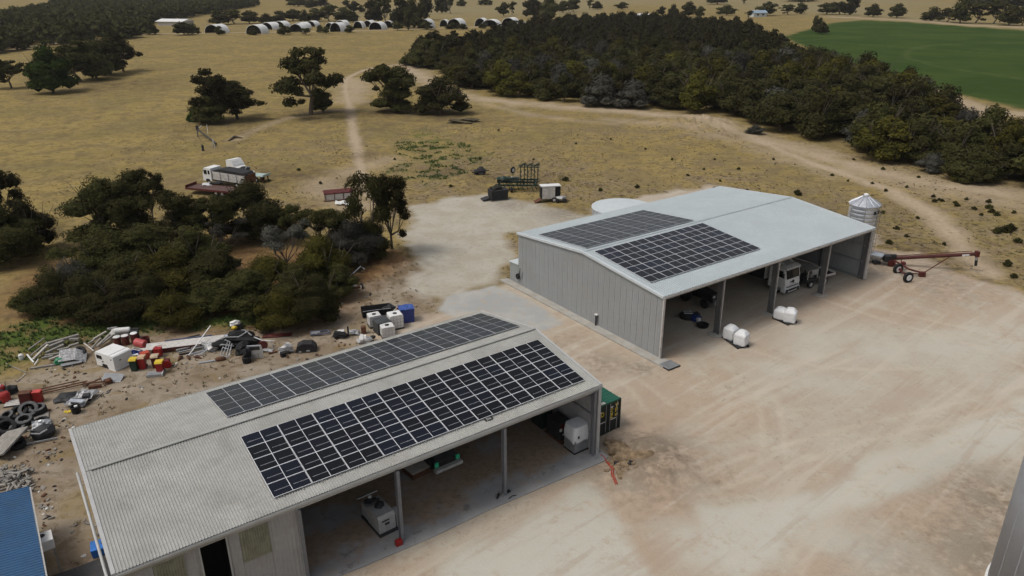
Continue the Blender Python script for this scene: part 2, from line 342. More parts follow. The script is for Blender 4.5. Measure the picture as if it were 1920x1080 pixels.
for c in ([(1270, 795), (1370, 740), (1480, 690), (1600, 650)], [(1290, 815), (1400, 750), (1510, 702), (1640, 660)], [(1420, 735), (1428, 800), (1425, 870)], [(1455, 745), (1468, 800), (1470, 850)],
          [(1270, 905), (1420, 850), (1600, 800), (1740, 770), (1930, 720)], [(1300, 935), (1460, 880), (1650, 820), (1790, 790), (1930, 745)], [(1480, 1050), (1540, 970), (1640, 890), (1780, 815), (1930, 785)], [(1500, 1075), (1560, 985), (1660, 905), (1800, 830), (1930, 800)],
          [(1290, 600), (1420, 660), (1560, 690), (1760, 690)], [(1540, 560), (1660, 600), (1800, 640), (1930, 690)], [(1580, 555), (1700, 590), (1830, 620), (1930, 650)], [(1080, 650), (1180, 700), (1260, 760)], [(1060, 640), (1170, 720), (1210, 770)],
          [(760, 560), (830, 500), (850, 440), (845, 390)], [(790, 560), (870, 500), (890, 440), (880, 390)], [(1440, 268), (1560, 322), (1650, 362), (1710, 395), (1760, 440), (1800, 490)], [(1470, 270), (1580, 318), (1680, 356), (1745, 395), (1795, 440), (1835, 490)]):
    ruts = np.maximum(ruts, np.clip(1 - d_line(GX, GY, smooth(px_poly(c))) / .36, 0, 1) * (.2 + 1.1 * fbm(GX, GY, 2.2, 41, 2)))
m_green = np.zeros(GX.shape)
for c, wd in (([(-30, 650), (40, 632), (110, 622), (180, 610), (240, 600), (300, 596)], 4.5), ([(-20, 640), (30, 625), (75, 612)], 4.5), ([(390, 600), (470, 600), (530, 596)], 2.5), ([(-20, 690), (20, 670), (60, 660)], 3)):
    m_green = np.maximum(m_green, trk(c, wd, 3, 5))
weed = .6 * trk([(790, 255), (830, 290), (800, 320)], 13, 10, 12) * np.clip((fbm(GX, GY, 1.4, 71, 3) - .5) * 9, 0, 1)
m_green = np.maximum(m_green * np.clip((fbm(GX, GY, 2.2, 61, 3) - .28) * 6, 0, 1), weed * .9)
crop_poly = px_poly([(1468, 70), (1500, 60), (1560, 43), (1620, 38), (1760, 46), (1920, 57)]) + [at(2300, 88), at(2450, 250)] + px_poly([(2100, 232), (1920, 203), (1840, 186), (1770, 170), (1700, 150), (1640, 130), (1560, 108)])
m_crop = mask(crop_poly, 3.0, 3.0)
rr_ = np.hypot(GX, GY)
m_bare = np.clip(1.3 - np.abs(sdf_poly(GX, GY, yard_poly)) / 70, 0, 1) * np.clip(.55 + (fbm(GX, GY, 18, 131, 3) - .45) * 3, .15, 1) * np.clip((rr_ - 30) / 30, 0, 1) * np.clip((GX + 62 + (GY - 90) * .15) / 25, 0, 1)
m_old = np.clip((fbm(GX, GY, 26, 55, 3) - .35) * 2.2, 0, 1)
GZ = relief(GX, GY)
GZ = GZ - .035 * ruts * np.clip(m_yard + m_pad + m_track, 0, 1)
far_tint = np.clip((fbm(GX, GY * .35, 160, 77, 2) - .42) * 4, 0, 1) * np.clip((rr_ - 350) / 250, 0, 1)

q = NT('land'); P = q.pos()
nbig = q.noise(.05, P, 4, .55); nmed = q.noise(.28, P, 5, .62); nfin = q.noise(1.7, P, 6, .68); ngr = q.noise(9, P, 4, .7); ntuft = q.noise(.9, P, 7, .72, .6)
ny = q.math('ADD', q.math('MULTIPLY', nmed, .5), q.math('MULTIPLY', nfin, .5))
nsm = q.noise(.12, P, 5, .6); nst = q.noise(.35, P, 6, .65, .3); nsp = q.noise(1.3, P, 5, .7, .4); bare = q.attr('bare')
grass = q.mix(q.ramp(nbig, .38, .62), (.285, .212, .078), (.235, .178, .068)); grass = q.mix(q.math('MULTIPLY', q.ramp(nsm, .46, .64), .75), grass, (.205, .155, .078))
grass = q.mix(q.math('MULTIPLY', q.ramp(nbig, .52, .66), .3), grass, (.19, .165, .062)); grass = q.mix(q.math('MULTIPLY', q.ramp(nst, .52, .64), .5), grass, (.31, .24, .115))
grass = q.mix(q.math('MULTIPLY', q.ramp(nmed, .50, .60), .6), grass, (.15, .115, .058)); grass = q.mix(q.math('MULTIPLY', q.ramp(ntuft, .50, .60), .7), grass, (.125, .098, .046))
grass = q.mix(q.math('MULTIPLY', bare, q.math('MULTIPLY', q.ramp(ny, .44, .58), .8)), grass, (.255, .195, .125)); grass = q.mix(q.math('MULTIPLY', bare, q.math('MULTIPLY', q.ramp(nst, .47, .36), .8)), grass, (.17, .12, .075))
grass = q.mix(q.math('MULTIPLY', bare, q.math('MULTIPLY', q.ramp(nsp, .52, .60), .9)), grass, (.075, .062, .032)); grass = q.mix(q.math('MULTIPLY', bare, q.math('MULTIPLY', q.ramp(nfin, .58, .68), .6)), grass, (.34, .27, .18))
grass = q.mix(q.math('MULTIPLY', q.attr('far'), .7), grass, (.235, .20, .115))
sand = q.mix(q.ramp(nbig, .42, .60), (.405, .322, .240), (.415, .358, .285)); sand = q.mix(q.math('MULTIPLY', q.ramp(nmed, .46, .64), .7), sand, (.455, .415, .335))
sand = q.mix(q.math('MULTIPLY', q.ramp(nfin, .52, .68), .5), sand, (.31, .245, .18)); sand = q.mix(q.math('MULTIPLY', q.ramp(nsp, .60, .68), .5), sand, (.25, .195, .14)); sand = q.mix(q.math('MULTIPLY', q.ramp(ngr, .56, .68), .55), sand, (.22, .17, .125))
sand = q.mix(q.math('MULTIPLY', q.ramp(q.noise(24, P, 2), .6, .75), .4), sand, (.50, .44, .36)); sand = q.mix(q.math('MULTIPLY', q.attr('rose'), .45), sand, (.37, .275, .20)); sand = q.mix(q.math('MULTIPLY', q.attr('pale'), q.ramp(ny, .32, .52)), sand, (.475, .455, .39))
vr = q.n('ShaderNodeVectorRotate', rotation_type='Z_AXIS'); q.L(P, vr.inputs[0]); vr.inputs['Angle'].default_value = -.70
stk = q.noise(.5, q.vmul(vr.outputs[0], (.12, 1.5, 1)), 5, .6, .3)
sand = q.mix(q.math('MULTIPLY', q.ramp(stk, .52, .66), .5), sand, (.50, .445, .37)); sand = q.mix(q.math('MULTIPLY', q.ramp(stk, .46, .36), .35), sand, (.36, .275, .21))
sand = q.mix(q.math('MULTIPLY', q.attr('ruts'), .5), sand, (.53, .465, .375))
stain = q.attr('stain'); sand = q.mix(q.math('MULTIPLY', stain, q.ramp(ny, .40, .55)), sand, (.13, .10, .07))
pad = q.mix(q.ramp(nmed, .38, .62), (.37, .335, .27), (.42, .39, .325)); pad = q.mix(q.math('MULTIPLY', q.ramp(nfin, .52, .66), .55), pad, (.29, .245, .185)); pad = q.mix(q.math('MULTIPLY', q.ramp(ngr, .58, .72), .3), pad, (.23, .20, .16))
dirt = q.mix(q.ramp(nmed, .4, .62), (.225, .175, .122), (.30, .25, .19)); dirt = q.mix(q.math('MULTIPLY', q.ramp(ntuft, .48, .62), .7), dirt, (.15, .112, .068)); dirt = q.mix(q.math('MULTIPLY', q.ramp(nst, .54, .64), .7), dirt, (.21, .155, .068)); dirt = q.mix(q.math('MULTIPLY', q.ramp(nsm, .5, .64), .5), dirt, (.31, .27, .215)); dirt = q.mix(q.math('MULTIPLY', q.ramp(nsp, .58, .66), .7), dirt, (.07, .055, .038)); dirt = q.mix(q.math('MULTIPLY', q.ramp(ngr, .58, .72), .45), dirt, (.09, .068, .05))
brn = q.mix(q.ramp(nfin, .4, .64), (.155, .085, .042), (.22, .135, .06)); brn = q.mix(q.math('MULTIPLY', q.ramp(ntuft, .5, .62), .6), brn, (.075, .045, .025))
grn = q.mix(q.ramp(nfin, .4, .62), (.05, .085, .016), (.095, .115, .03))
crop = q.mix(q.ramp(q.noise(.03, P, 4), .4, .62), (.031, .058, .012), (.046, .073, .016)); crop = q.mix(q.math('MULTIPLY', q.ramp(q.noise(.25, q.vmul(P, (.3, 1.4, 1)), 4), .5, .7), .6), crop, (.05, .078, .024)); crop = q.mix(q.math('MULTIPLY', q.ramp(nst, .56, .66), .35), crop, (.05, .075, .022)); crop = q.mix(q.math('MULTIPLY', q.attr('circ'), .4), crop, (.10, .12, .045))
trackc = q.mix(q.ramp(nfin, .4, .66), (.41, .33, .235), (.34, .26, .175)); trackc = q.mix(q.math('MULTIPLY', q.ramp(ntuft, .55, .68), .6), trackc, (.21, .15, .085)); trackc = q.mix(q.math('MULTIPLY', q.attr('ruts'), .5), trackc, (.43, .345, .235))
wet = q.mix(q.ramp(nmed, .4, .65), (.33, .335, .325), (.40, .39, .36)); wet = q.mix(q.math('MULTIPLY', q.ramp(ntuft, .52, .66), .6), wet, (.41, .33, .235))
c = q.mix(q.attr('dirt'), grass, dirt); c = q.mix(q.attr('brown'), c, brn); c = q.mix(q.attr('green'), c, grn); c = q.mix(q.attr('track'), c, trackc)
c = q.mix(q.attr('crop'), c, crop); c = q.mix(q.attr('yard'), c, sand); c = q.mix(q.attr('pad'), c, pad); c = q.mix(q.attr('wet'), c, wet)
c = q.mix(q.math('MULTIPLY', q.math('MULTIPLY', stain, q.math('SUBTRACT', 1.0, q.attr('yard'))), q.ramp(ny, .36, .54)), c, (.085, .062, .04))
q.L(c, q.b.inputs['Base Color']); q.b.inputs['Roughness'].default_value = 1; q.b.inputs['Specular IOR Level'].default_value = .04
q.bump(q.math('ADD', q.math('MULTIPLY', ntuft, .7), q.math('MULTIPLY', ngr, .35)), .55, .12); m_land = q.m

piv = at(2250, 120); pr = np.hypot(GX - piv.x, GY - piv.y)
m_circ = np.zeros(GX.shape)
for rr0 in (95, 150, 205, 262): m_circ = np.maximum(m_circ, np.clip(1 - np.abs(pr - rr0 - wob2 * 6) / 2.2, 0, 1))
m_circ = np.maximum(m_circ, np.clip(1 - d_line(GX, GY, px_poly([(1560, 80), (1700, 90), (1930, 104)])) / 2.4, 0, 1))
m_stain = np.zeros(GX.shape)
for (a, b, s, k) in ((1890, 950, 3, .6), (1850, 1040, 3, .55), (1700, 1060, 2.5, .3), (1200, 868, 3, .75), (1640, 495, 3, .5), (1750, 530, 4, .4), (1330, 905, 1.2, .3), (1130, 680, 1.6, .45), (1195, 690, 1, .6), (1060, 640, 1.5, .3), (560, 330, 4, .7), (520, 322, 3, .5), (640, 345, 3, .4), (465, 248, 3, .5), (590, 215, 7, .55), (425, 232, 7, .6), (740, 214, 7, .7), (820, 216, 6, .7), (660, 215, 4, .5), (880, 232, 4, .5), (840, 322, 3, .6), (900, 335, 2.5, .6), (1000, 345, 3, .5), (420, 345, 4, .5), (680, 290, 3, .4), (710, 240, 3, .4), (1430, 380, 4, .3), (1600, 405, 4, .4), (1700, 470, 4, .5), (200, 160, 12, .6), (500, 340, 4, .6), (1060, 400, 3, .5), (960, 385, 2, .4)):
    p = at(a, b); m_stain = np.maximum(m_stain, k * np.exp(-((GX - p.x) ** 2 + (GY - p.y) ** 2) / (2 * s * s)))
m_pale = np.maximum.reduce([mask(px_poly([(880, 1010), (1010, 950), (1100, 905), (1140, 930), (1180, 1000), (1222, 1085), (1240, 1200), (800, 1200), (820, 1060)]), 1.0, 1.2), mask(px_poly([(1305, 948), (1350, 948), (1440, 935), (1560, 905), (1740, 835), (1930, 745), (1930, 815), (1760, 890), (1620, 945), (1480, 1010), (1420, 1085), (1380, 1200), (1400, 1200), (1368, 1085), (1330, 1000)]), 1.0, 1.8),
                            .8 * trk([(1330, 1030), (1450, 990), (1560, 1000), (1640, 1060)], 3.5, 4, 6), .8 * trk([(1560, 650), (1700, 660), (1930, 625)], 6, 8, 8), .6 * trk([(1250, 600), (1420, 690), (1700, 730), (1930, 720)], 3, 6, 7)])
m_rose = np.maximum.reduce([.9 * trk([(1260, 640), (1400, 620), (1560, 570), (1650, 540)], 7, 6, 5), .9 * trk([(1090, 650), (1200, 760), (1240, 850), (1250, 960), (1300, 1090)], 4.5, 3, 3), .7 * trk([(1000, 960), (1160, 900)], 3, 4, 4)])
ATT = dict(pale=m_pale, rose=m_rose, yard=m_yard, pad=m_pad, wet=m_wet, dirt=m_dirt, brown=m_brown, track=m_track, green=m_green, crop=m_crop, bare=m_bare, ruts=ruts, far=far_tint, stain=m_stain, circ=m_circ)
def facev(a): return (a[:-1, :-1] + a[1:, :-1] + a[:-1, 1:] + a[1:, 1:]) / 4
fy, fp, fw, fc, ft, fd = [facev(a) for a in (m_yard, m_pad, m_wet, m_crop, m_track, m_dirt)]
cls = np.zeros(fy.shape, int); cls[fd > .5] = 5; cls[ft > .5] = 4; cls[fc > .5] = 3; cls[fy > .5] = 1; cls[fp > .5] = 2; cls[fw > .5] = 6
H_, W_ = GX.shape; vid = np.arange(H_ * W_).reshape(H_, W_)
quads = np.stack([vid[:-1, :-1], vid[:-1, 1:], vid[1:, 1:], vid[1:, :-1]], -1)
VV = np.stack([GX, GY, GZ], -1).reshape(-1, 3)
def np_mesh(name, V, Q, mats, att=None, smooth_=True, mi=None):
    n = Q.shape[1]; me = bpy.data.meshes.new(name); me.vertices.add(len(V)); me.vertices.foreach_set('co', np.ascontiguousarray(V, np.float32).ravel())
    me.loops.add(Q.size); me.loops.foreach_set('vertex_index', np.ascontiguousarray(Q, np.int32).ravel()); me.polygons.add(len(Q))
    me.polygons.foreach_set('loop_start', np.arange(0, Q.size, n, dtype=np.int32)); me.polygons.foreach_set('loop_total', np.full(len(Q), n, np.int32))
    for m in mats: me.materials.append(m)
    if mi is not None: me.polygons.foreach_set('material_index', np.ascontiguousarray(mi, np.int32))
    me.polygons.foreach_set('use_smooth', np.full(len(Q), smooth_, bool))
    me.update(calc_edges=True)
    if att:
        for k, a in att.items():
            x = me.attributes.new(k, 'FLOAT', 'POINT'); x.data.foreach_set('value', np.ascontiguousarray(a, np.float32))
    return me
for k, nm in enumerate(['paddock', 'sandy_yard', 'gravel_pad', 'crop_field', 'dirt_track', 'bare_earth', 'pale_clay_patch']):
    Q = quads[cls == k].reshape(-1, 4)
    if not len(Q): continue
    u, inv = np.unique(Q, return_inverse=True)
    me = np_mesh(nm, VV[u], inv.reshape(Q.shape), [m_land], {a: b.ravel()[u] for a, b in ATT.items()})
    o = bpy.data.objects.new(nm, me); COL.objects.link(o); tag(o, kind='structure')

# ------------------------------------------------------------------ sheds
def i_post(parent, u, v, ztop, wu, dv, mats, name='post', base=.02):
    b = MB(); t = .022
    b.box((u, v - dv / 2 + t / 2, (ztop + base) / 2), (wu, t, ztop - base)); b.box((u, v + dv / 2 - t / 2, (ztop + base) / 2), (wu, t, ztop - base)); b.box((u, v, (ztop + base) / 2), (t, dv - 2 * t, ztop - base))
    return b.build(name, mats, parent)
def roof_z(v, W, he, hr): return he + (hr - he) * (1 - abs(v - W / 2) / (W / 2))
def slope(parent, L, W, he, hr, front, m, pitch, h, over=.0):
    b = MB(); run = W / 2; sl = math.hypot(run, hr - he); c, s_ = run / sl, (hr - he) / sl
    if front: b.ribs((0, 0, he), (1, 0, 0), L, (0, c, s_), (0, -s_, c), pitch, h, -over, lambda x: sl - .02)
    else: b.ribs((0, W, he), (1, 0, 0), L, (0, -c, s_), (0, s_, c), pitch, h, -over, lambda x: sl - .02)
    return b.build('roof_slope', m, parent)
def gable_poly(v0, v1, z0, W, he, hr, drop):
    pts = [(v0, z0), (v1, z0), (v1, roof_z(v1, W, he, hr) - drop)]
    if v0 < W / 2 < v1: pts.append((W / 2, hr - drop))
    pts.append((v0, roof_z(v0, W, he, hr) - drop)); return pts

# --- near shed
shA = thing('machinery_shed', 'nearer long open-front shed with weathered grey ribbed roof and two rows of solar panels', 'shed', (AX, AY, 0), YAW)
slope(shA, AL, AW, AHE, AHR, True, m_roofA, .146, .042); slope(shA, AL, AW, AHE, AHR, False, m_roofA, .146, .042)
b = MB(); b.prism([(AW / 2 - .13, AHR + .05), (AW / 2 + .13, AHR + .05), (AW / 2 + .12, AHR + .10), (AW / 2, AHR + .12), (AW / 2 - .12, AHR + .10)], 'X', .35, AL - .05); b.build('ridge_cap', m_roofA, shA)
for u0, nm in ((-.06, 'barge_flashing'), (AL - .12, 'barge_flashing')):
    b = MB()
    for v0, v1 in ((0, AW / 2), (AW / 2, AW)):
        z0, z1 = roof_z(v0, AW, AHE, AHR), roof_z(v1, AW, AHE, AHR); b.prism([(v0, z0 - .2), (v1, z1 - .2), (v1, z1 + .055), (v0, z0 + .055)], 'X', u0, u0 + .18)
    b.build(nm, m_flash, shA)
b = MB(); b.prism([(-.13, AHE - .16), (.01, AHE - .16), (.01, AHE - .03), (-.02, AHE - .03), (-.02, AHE - .14), (-.11, AHE - .14), (-.11, AHE - .02), (-.13, AHE - .02)], 'X', 0, AL); b.build('front_gutter', m_flash, shA)
b = MB(); b.prism([(AW + .13, AHE - .16), (AW + .01, AHE - .16), (AW + .01, AHE - .03), (AW + .02, AHE - .03), (AW + .02, AHE - .14), (AW + .11, AHE - .14), (AW + .11, AHE - .02), (AW + .13, AHE - .02)], 'X', 0, AL); b.build('rear_gutter', m_flash, shA)
b = MB(); b.box((AL / 2, .1, AHE - .32), (AL - .3, .1, .24)); b.build('eave_beam', m_gal, shA)
for u in (8.72, 14.455, 21.79, 29.14): i_post(shA, u, .1, AHE - .44, .2, .3, m_post)
for u in (.3, 8.72, 14.455, 21.79, 29.14):
    b = MB()
    for v0, v1 in ((.3, AW / 2), (AW / 2, AW - .3)):
        z0, z1 = roof_z(v0, AW, AHE, AHR), roof_z(v1, AW, AHE, AHR); b.prism([(v0, z0 - .55), (v1, z1 - .55), (v1, z1 - .16), (v0, z0 - .16)], 'X', u - .08, u + .08)
    b.build('rafter', m_gal, shA)
b = MB()
for k in range(14):
    v = .6 + k * (AW - 1.2) / 13; b.box((AL / 2, v, roof_z(v, AW, AHE, AHR) - .09), (AL - .3, .07, .12))
b.build('purlins', m_gal, shA)
b = MB(); b.ribs((29.4, AW - .1, 0), (0, -1, 0), AW - .2, (0, 0, 1), (1, 0, 0), .2, .03, .02, lambda x: roof_z(AW - .1 - x, AW, AHE, AHR) - .12); b.build('end_wall', m_wallA, shA)
b = MB(); b.ribs((.12, AW - .1, 0), (0, -1, 0), AW - .2, (0, 0, 1), (-1, 0, 0), .2, .03, .02, lambda x: roof_z(AW - .1 - x, AW, AHE, AHR) - .12); b.build('end_wall', m_wallA, shA)
b = MB(); b.ribs((.15, AW - .12, 0), (1, 0, 0), AL - .45, (0, 0, 1), (0, 1, 0), .2, .03, .02, lambda x: AHE - .1); b.build('rear_wall', m_wallA, shA)
b = MB()
for z in (1.5, 3.0, 4.4): b.box((29.34, AW / 2, z), (.07, AW - .6, .12)); b.box((AL / 2, AW - .2, z), (AL - .8, .07, .12))
b.build('wall_girts', m_gal, shA)
b = MB(); b.box((29.52, .02, 2.6), (.24, .16, 5.2)); b.build('corner_flashing', m_flash, shA)
# front wall of the closed bay: four lengths of sheet, a doorway lined black to paint its inner shade and two translucent sheets
for u0, u1, z0, z1 in ((.2, 1.63, .02, 5.2), (1.64, 3.0, .02, 3.1), (3.01, 3.77, .02, 5.2), (5.0, 5.66, .02, 5.2), (5.67, 7.13, .02, 3.05), (7.14, 8.62, .02, 5.2)):
    b = MB(); b.ribs((u0, .15, 0), (1, 0, 0), u1 - u0, (0, 0, 1), (0, -1, 0), .2, .03, z0, lambda x, z=z1: z); b.build('wall_sheet', m_wallA, shA)
for u0, u1, z0 in ((1.64, 3.0, 3.06), (5.67, 7.13, 3.01)):
    b = MB(); b.ribs((u0, .13, 0), (1, 0, 0), u1 - u0, (0, 0, 1), (0, -1, 0), .125, .06, z0, lambda x: 5.2, .5); tag(b.build('translucent_sheet', m_trans, shA), 'greenish ribbed skylight sheet in the front wall')
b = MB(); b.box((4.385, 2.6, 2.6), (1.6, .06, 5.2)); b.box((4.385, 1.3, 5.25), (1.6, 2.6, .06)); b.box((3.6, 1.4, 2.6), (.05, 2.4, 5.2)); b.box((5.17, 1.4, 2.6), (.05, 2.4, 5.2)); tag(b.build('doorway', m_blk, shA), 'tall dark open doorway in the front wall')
for x_, w_ in ((8.66, .1), (3.74, .06), (5.03, .06)): b = MB(); b.box((x_, .1, 2.55), (w_, .14, 5.1)); b.build('jamb_flashing', m_flash, shA)
b = MB(); b.ribs((8.75, .3, 0), (0, 1, 0), AW - .6, (0, 0, 1), (1, 0, 0), .2, .03, .02, lambda x: roof_z(.3 + x, AW, AHE, AHR) - .2); b.build('partition_wall', m_wallA, shA)
# slab, stained by sand
q = NT('sandy_concrete'); P = q.pos(); c = q.mix(q.ramp(q.noise(.5, P, 5), .38, .62), (.25, .25, .25), (.31, .305, .295))
ed = q.n('ShaderNodeSeparateXYZ'); q.L(q.obj(), ed.inputs[0]); nn = q.noise(.35, P, 5, .65)
k = q.ramp(q.math('ADD', ed.outputs[1], q.math('MULTIPLY', nn, 7)), 3.4, 5.2); k = q.math('MULTIPLY', k, q.ramp(q.noise(.22, P, 3), .34, .52))
c = q.mix(k, c, q.mix(q.ramp(q.noise(2.5, P, 5), .4, .65), (.30, .215, .145), (.23, .165, .11))); c = q.mix(q.math('MULTIPLY', q.ramp(q.noise(.8, P, 6, .7), .57, .68), .6), c, (.09, .085, .075))
q.L(c, q.b.inputs['Base Color']); q.b.inputs['Roughness'].default_value = .8; q.bump(q.noise(4, P, 5), .2, .03); m_slab = q.m
b = MB(); b.prism([(8.8, -.35), (12, -.55), (16, -.7), (20, -.62), (24, -.75), (27, -.85), (29.3, -.95), (29.95, -.7), (29.95, .3), (29.3, .35), (29.3, AW - .3), (8.8, AW - .3)], 'Z', -.1, .035); b.build('floor_slab', m_slab, shA)
b = MB(); b.tube([(-.24, AW * .62, AHE + .25), (-.24, AW / 2, AHR - .45), (-.24, 2, AHE - .15), (-.24, -.2, AHE - .5)], .07, 8)
tag(b.build('side_pipe', m_flash, shA), 'pale pipe along the left gable edge')
b = MB()
ro = rotm(math.atan2(AHR - AHE, AW / 2)); o0 = Vector((21.1, .75, roof_z(.75, AW, AHE, AHR) + .055))
for x0, y0, dx, dy in ((-.26, 0, .10, .42), (0, .17, .5, .09), (.02, -.18, .34, .08), (.22, .02, .1, .3)): b.box(o0 + ro @ Vector((x0, y0, 0)), (dx, dy, .03), rot=ro)
tag(b.build('roof_mark', m_dark, shA), 'small dark D-shaped mark on the front roof edge')

# --- far shed
shB = thing('machinery_shed', 'farther tall open-front shed with pale blue-grey roof and grey panelled gable wall', 'shed', (BX, BY, 0), YAW)
slope(shB, BL, BW, BHE, BHR, True, m_roofB, .3, .05); slope(shB, BL, BW, BHE, BHR, False, m_roofB, .3, .05)
b = MB(); b.prism([(BW / 2 - .14, BHR + .015), (BW / 2 + .14, BHR + .015), (BW / 2 + .13, BHR + .06), (BW / 2, BHR + .075), (BW / 2 - .13, BHR + .06)], 'X', .1, BL - .05); b.build('ridge_cap', m_roofB, shB)
for u0 in (-.08, BL - .14):
    b = MB()
    for v0, v1 in ((0, BW / 2), (BW / 2, BW)):
        z0, z1 = roof_z(v0, BW, BHE, BHR), roof_z(v1, BW, BHE, BHR); b.prism([(v0, z0 - .16), (v1, z1 - .16), (v1, z1 + .05), (v0, z0 + .05)], 'X', u0, u0 + .3)
    b.build('barge_flashing', m_flashB, shB)
b = MB(); b.prism([(-.12, BHE - .14), (.01, BHE - .14), (.01, BHE - .02), (-.02, BHE - .02), (-.02, BHE - .12), (-.1, BHE - .12), (-.1, BHE - .02), (-.12, BHE - .02)], 'X', 0, BL); b.build('front_gutter', m_whited, shB)
b = MB(); b.box((BL / 2, .2, BHE - .28), (BL - .3, .1, .22)); b.build('eave_beam', m_gal, shB)
m_col = mat('column_grey_paint', (.12, .12, .12), .55, .1, .12)
PB = (7.83, 15.63, 23.84, 31.13)
for u in PB:
    i_post(shB, u, .42, BHE - .38, .24, .56, m_col)
    bb = MB(); bb.box((u + .1, .13, (BHE - .3) / 2), (.07, .03, BHE - .34)); bb.build('post_edge', m_whited, shB)
for u in PB[:3]:
    bb = MB(); bb.lathe([(.75, -.1), (.75, .05), (.62, .09)], 20, (u, .42, 0)); bb.build('footing', m_conc, shB)
for u in (.3,) + PB:
    b = MB()
    for v0, v1 in ((.7, BW / 2), (BW / 2, BW - .3)):
        z0, z1 = roof_z(v0, BW, BHE, BHR), roof_z(v1, BW, BHE, BHR); b.prism([(v0, z0 - .6), (v1, z1 - .6), (v1, z1 - .14), (v0, z0 - .14)], 'X', u - .09, u + .09)
    b.build('rafter', m_col, shB)
b = MB()
for k in range(18):
    v = .6 + k * (BW - 1.2) / 17; b.box((BL / 2, v, roof_z(v, BW, BHE, BHR) - .08), (BL - .3, .07, .11))
b.build('purlins', m_gal, shB)
N = 28; pw = (BW - .1) / N
for k in range(N):                                             # the gable wall sheets, each its own panel with a recessed joint
    v0 = .05 + k * pw; v1 = v0 + pw - .035; b = MB()
    zt = lambda v: roof_z(v, BW, BHE, BHR) - .1
    b.prism([(v0, .1), (v1, .1), (v1, zt(v1)), (v0, zt(v0))], 'X', .1, .16)
    for f_ in (.34, .67): vv = v0 + (v1 - v0) * f_; b.box((.094, vv, (.1 + zt(vv)) / 2), (.014, .05, zt(vv) - .12))
    b.build('wall_panel', m_wallB, shB)
b = MB(); b.prism(gable_poly(.06, BW - .06, .1, BW, BHE, BHR, .12), 'X', .2, .24); b.build('wall_lining', m_dark, shB)
b = MB(); b.box((.1, -.02, BHE / 2 - .05), (.2, .1, BHE - .2)); b.build('corner_flashing', m_whited, shB)
b = MB(); b.ribs((31.2, BW - .1, 0), (0, -1, 0), BW - .6, (0, 0, 1), (-1, 0, 0), .25, .03, .02, lambda x: roof_z(BW - .1 - x, BW, BHE, BHR) - .12); b.build('end_wall', m_wallB, shB)
b = MB(); b.ribs((.25, BW - .12, 0), (1, 0, 0), BL - .5, (0, 0, 1), (0, 1, 0), .25, .03, .02, lambda x: BHE - .1); b.build('rear_wall', m_wallB, shB)
for z in (.25, 2.0, 3.8): b = MB(); b.box((31.12, BW / 2 - .2, z), (.06, BW - 1.4, .14)); b.build('wall_girt', m_gal, shB)
b = MB()
for v in (5.4, 10.5, 15.6): b.box((31.06, v, 3), (.12, .2, 6))
b.build('wall_stud', m_col, shB)
b = MB(); b.tube([(31.45, .05, BHE - .2), (31.45, .02, 2.5), (31.45, 0, .1)], .06, 8); b.box((31.33, .1, 2.7), (.14, .22, 5.3)); tag(b.build('downpipe', m_whited, shB), 'pale downpipe at the front right corner')
b = MB(); b.prism([(-.85, -1.3), (.45, -1.15), (.4, -.35), (.17, -.2), (.17, 22.9), (-.8, 23.1)], 'Z', -.12, .11); b.build('footing_strip', m_conc, shB)
b = MB(); b.box((.9, 21.72, 1.15), (1.5, 1.5, 2.1)); 
for k in range(3): b.box((.145, 21.2 + k * .5, 1.15), (.012, .04, 2.06))
b.build('lean_to', m_wallB, shB); b = MB(); b.box((.9, 21.74, 2.25), (1.7, 1.7, .08), rot=rotm(-.06)); b.build('lean_to_roof', m_flashB, shB)
b = MB(); b.box((.06, 20.35, 1.35), (.08, .5, .7)); b.build('meter_box', m_gal, shB)
b = MB(); b.lathe([(.12, -.12), (.3, -.1), (.3, .1), (.12, .12)], 16, (-.05, 20.75, 1.05), 'X'); b.tube([(-.02, 20.6, 1.2), (-.05, 20.4, 1.8), (.05, 20.5, 2.0)], .035, 6); b.build('hose_reel', m_black, shB)
b = MB(); b.tube([(-.05, 8.2, .1), (-.05, 8.2, 1.2)], .07, 8); b.tube([(-.05, 8.0, .4), (-.05, 8.0, 1.1)], .04, 6); b.build('standpipe', m_dark, shB)
b = MB(); b.box((-.05, 8.15, 1.24), (.2, .34, .09)); tag(b.build('standpipe_cap', m_white, shB), 'white cap on the standpipe')

# --- solar arrays: every panel a part
def panel_mesh(w_, h_, lm, dull, frw=.022):
    b = MB(); b.box((0, 0, 0), (w_, h_, .04)); fr = frw; z = .024
    def cell(x0, x1, y0, y1):
        b.mat(1).add([(x0, y0, z), (x1, y0, z), (x1, y1, z), (x0, y1, z)], [(0, 1, 2, 3)])
    gy = .42 if dull else None
    for x0, x1 in ((-w_ / 2 + fr, -lm / 2), (lm / 2, w_ / 2 - fr)):
        ya, yb = -h_ / 2 + fr, h_ / 2 - fr
        if dull:
            ym = ya + (yb - ya) * .40; cell(x0, x1, ya, ym - .012); cell(x0, x1, ym + .012, yb); b.mat(2).add([(x0 + .15, ym - .012, z), (x1, ym - .012, z), (x1, ym + .012, z), (x0 + .15, ym + .012, z)], [(0, 1, 2, 3)]); b.mat(1).add([(x0, ym - .012, z), (x0 + .15, ym - .012, z), (x0 + .15, ym + .012, z), (x0, ym + .012, z)], [(0, 1, 2, 3)])
        else: cell(x0, x1, ya, yb)
    b.mat(0); return b
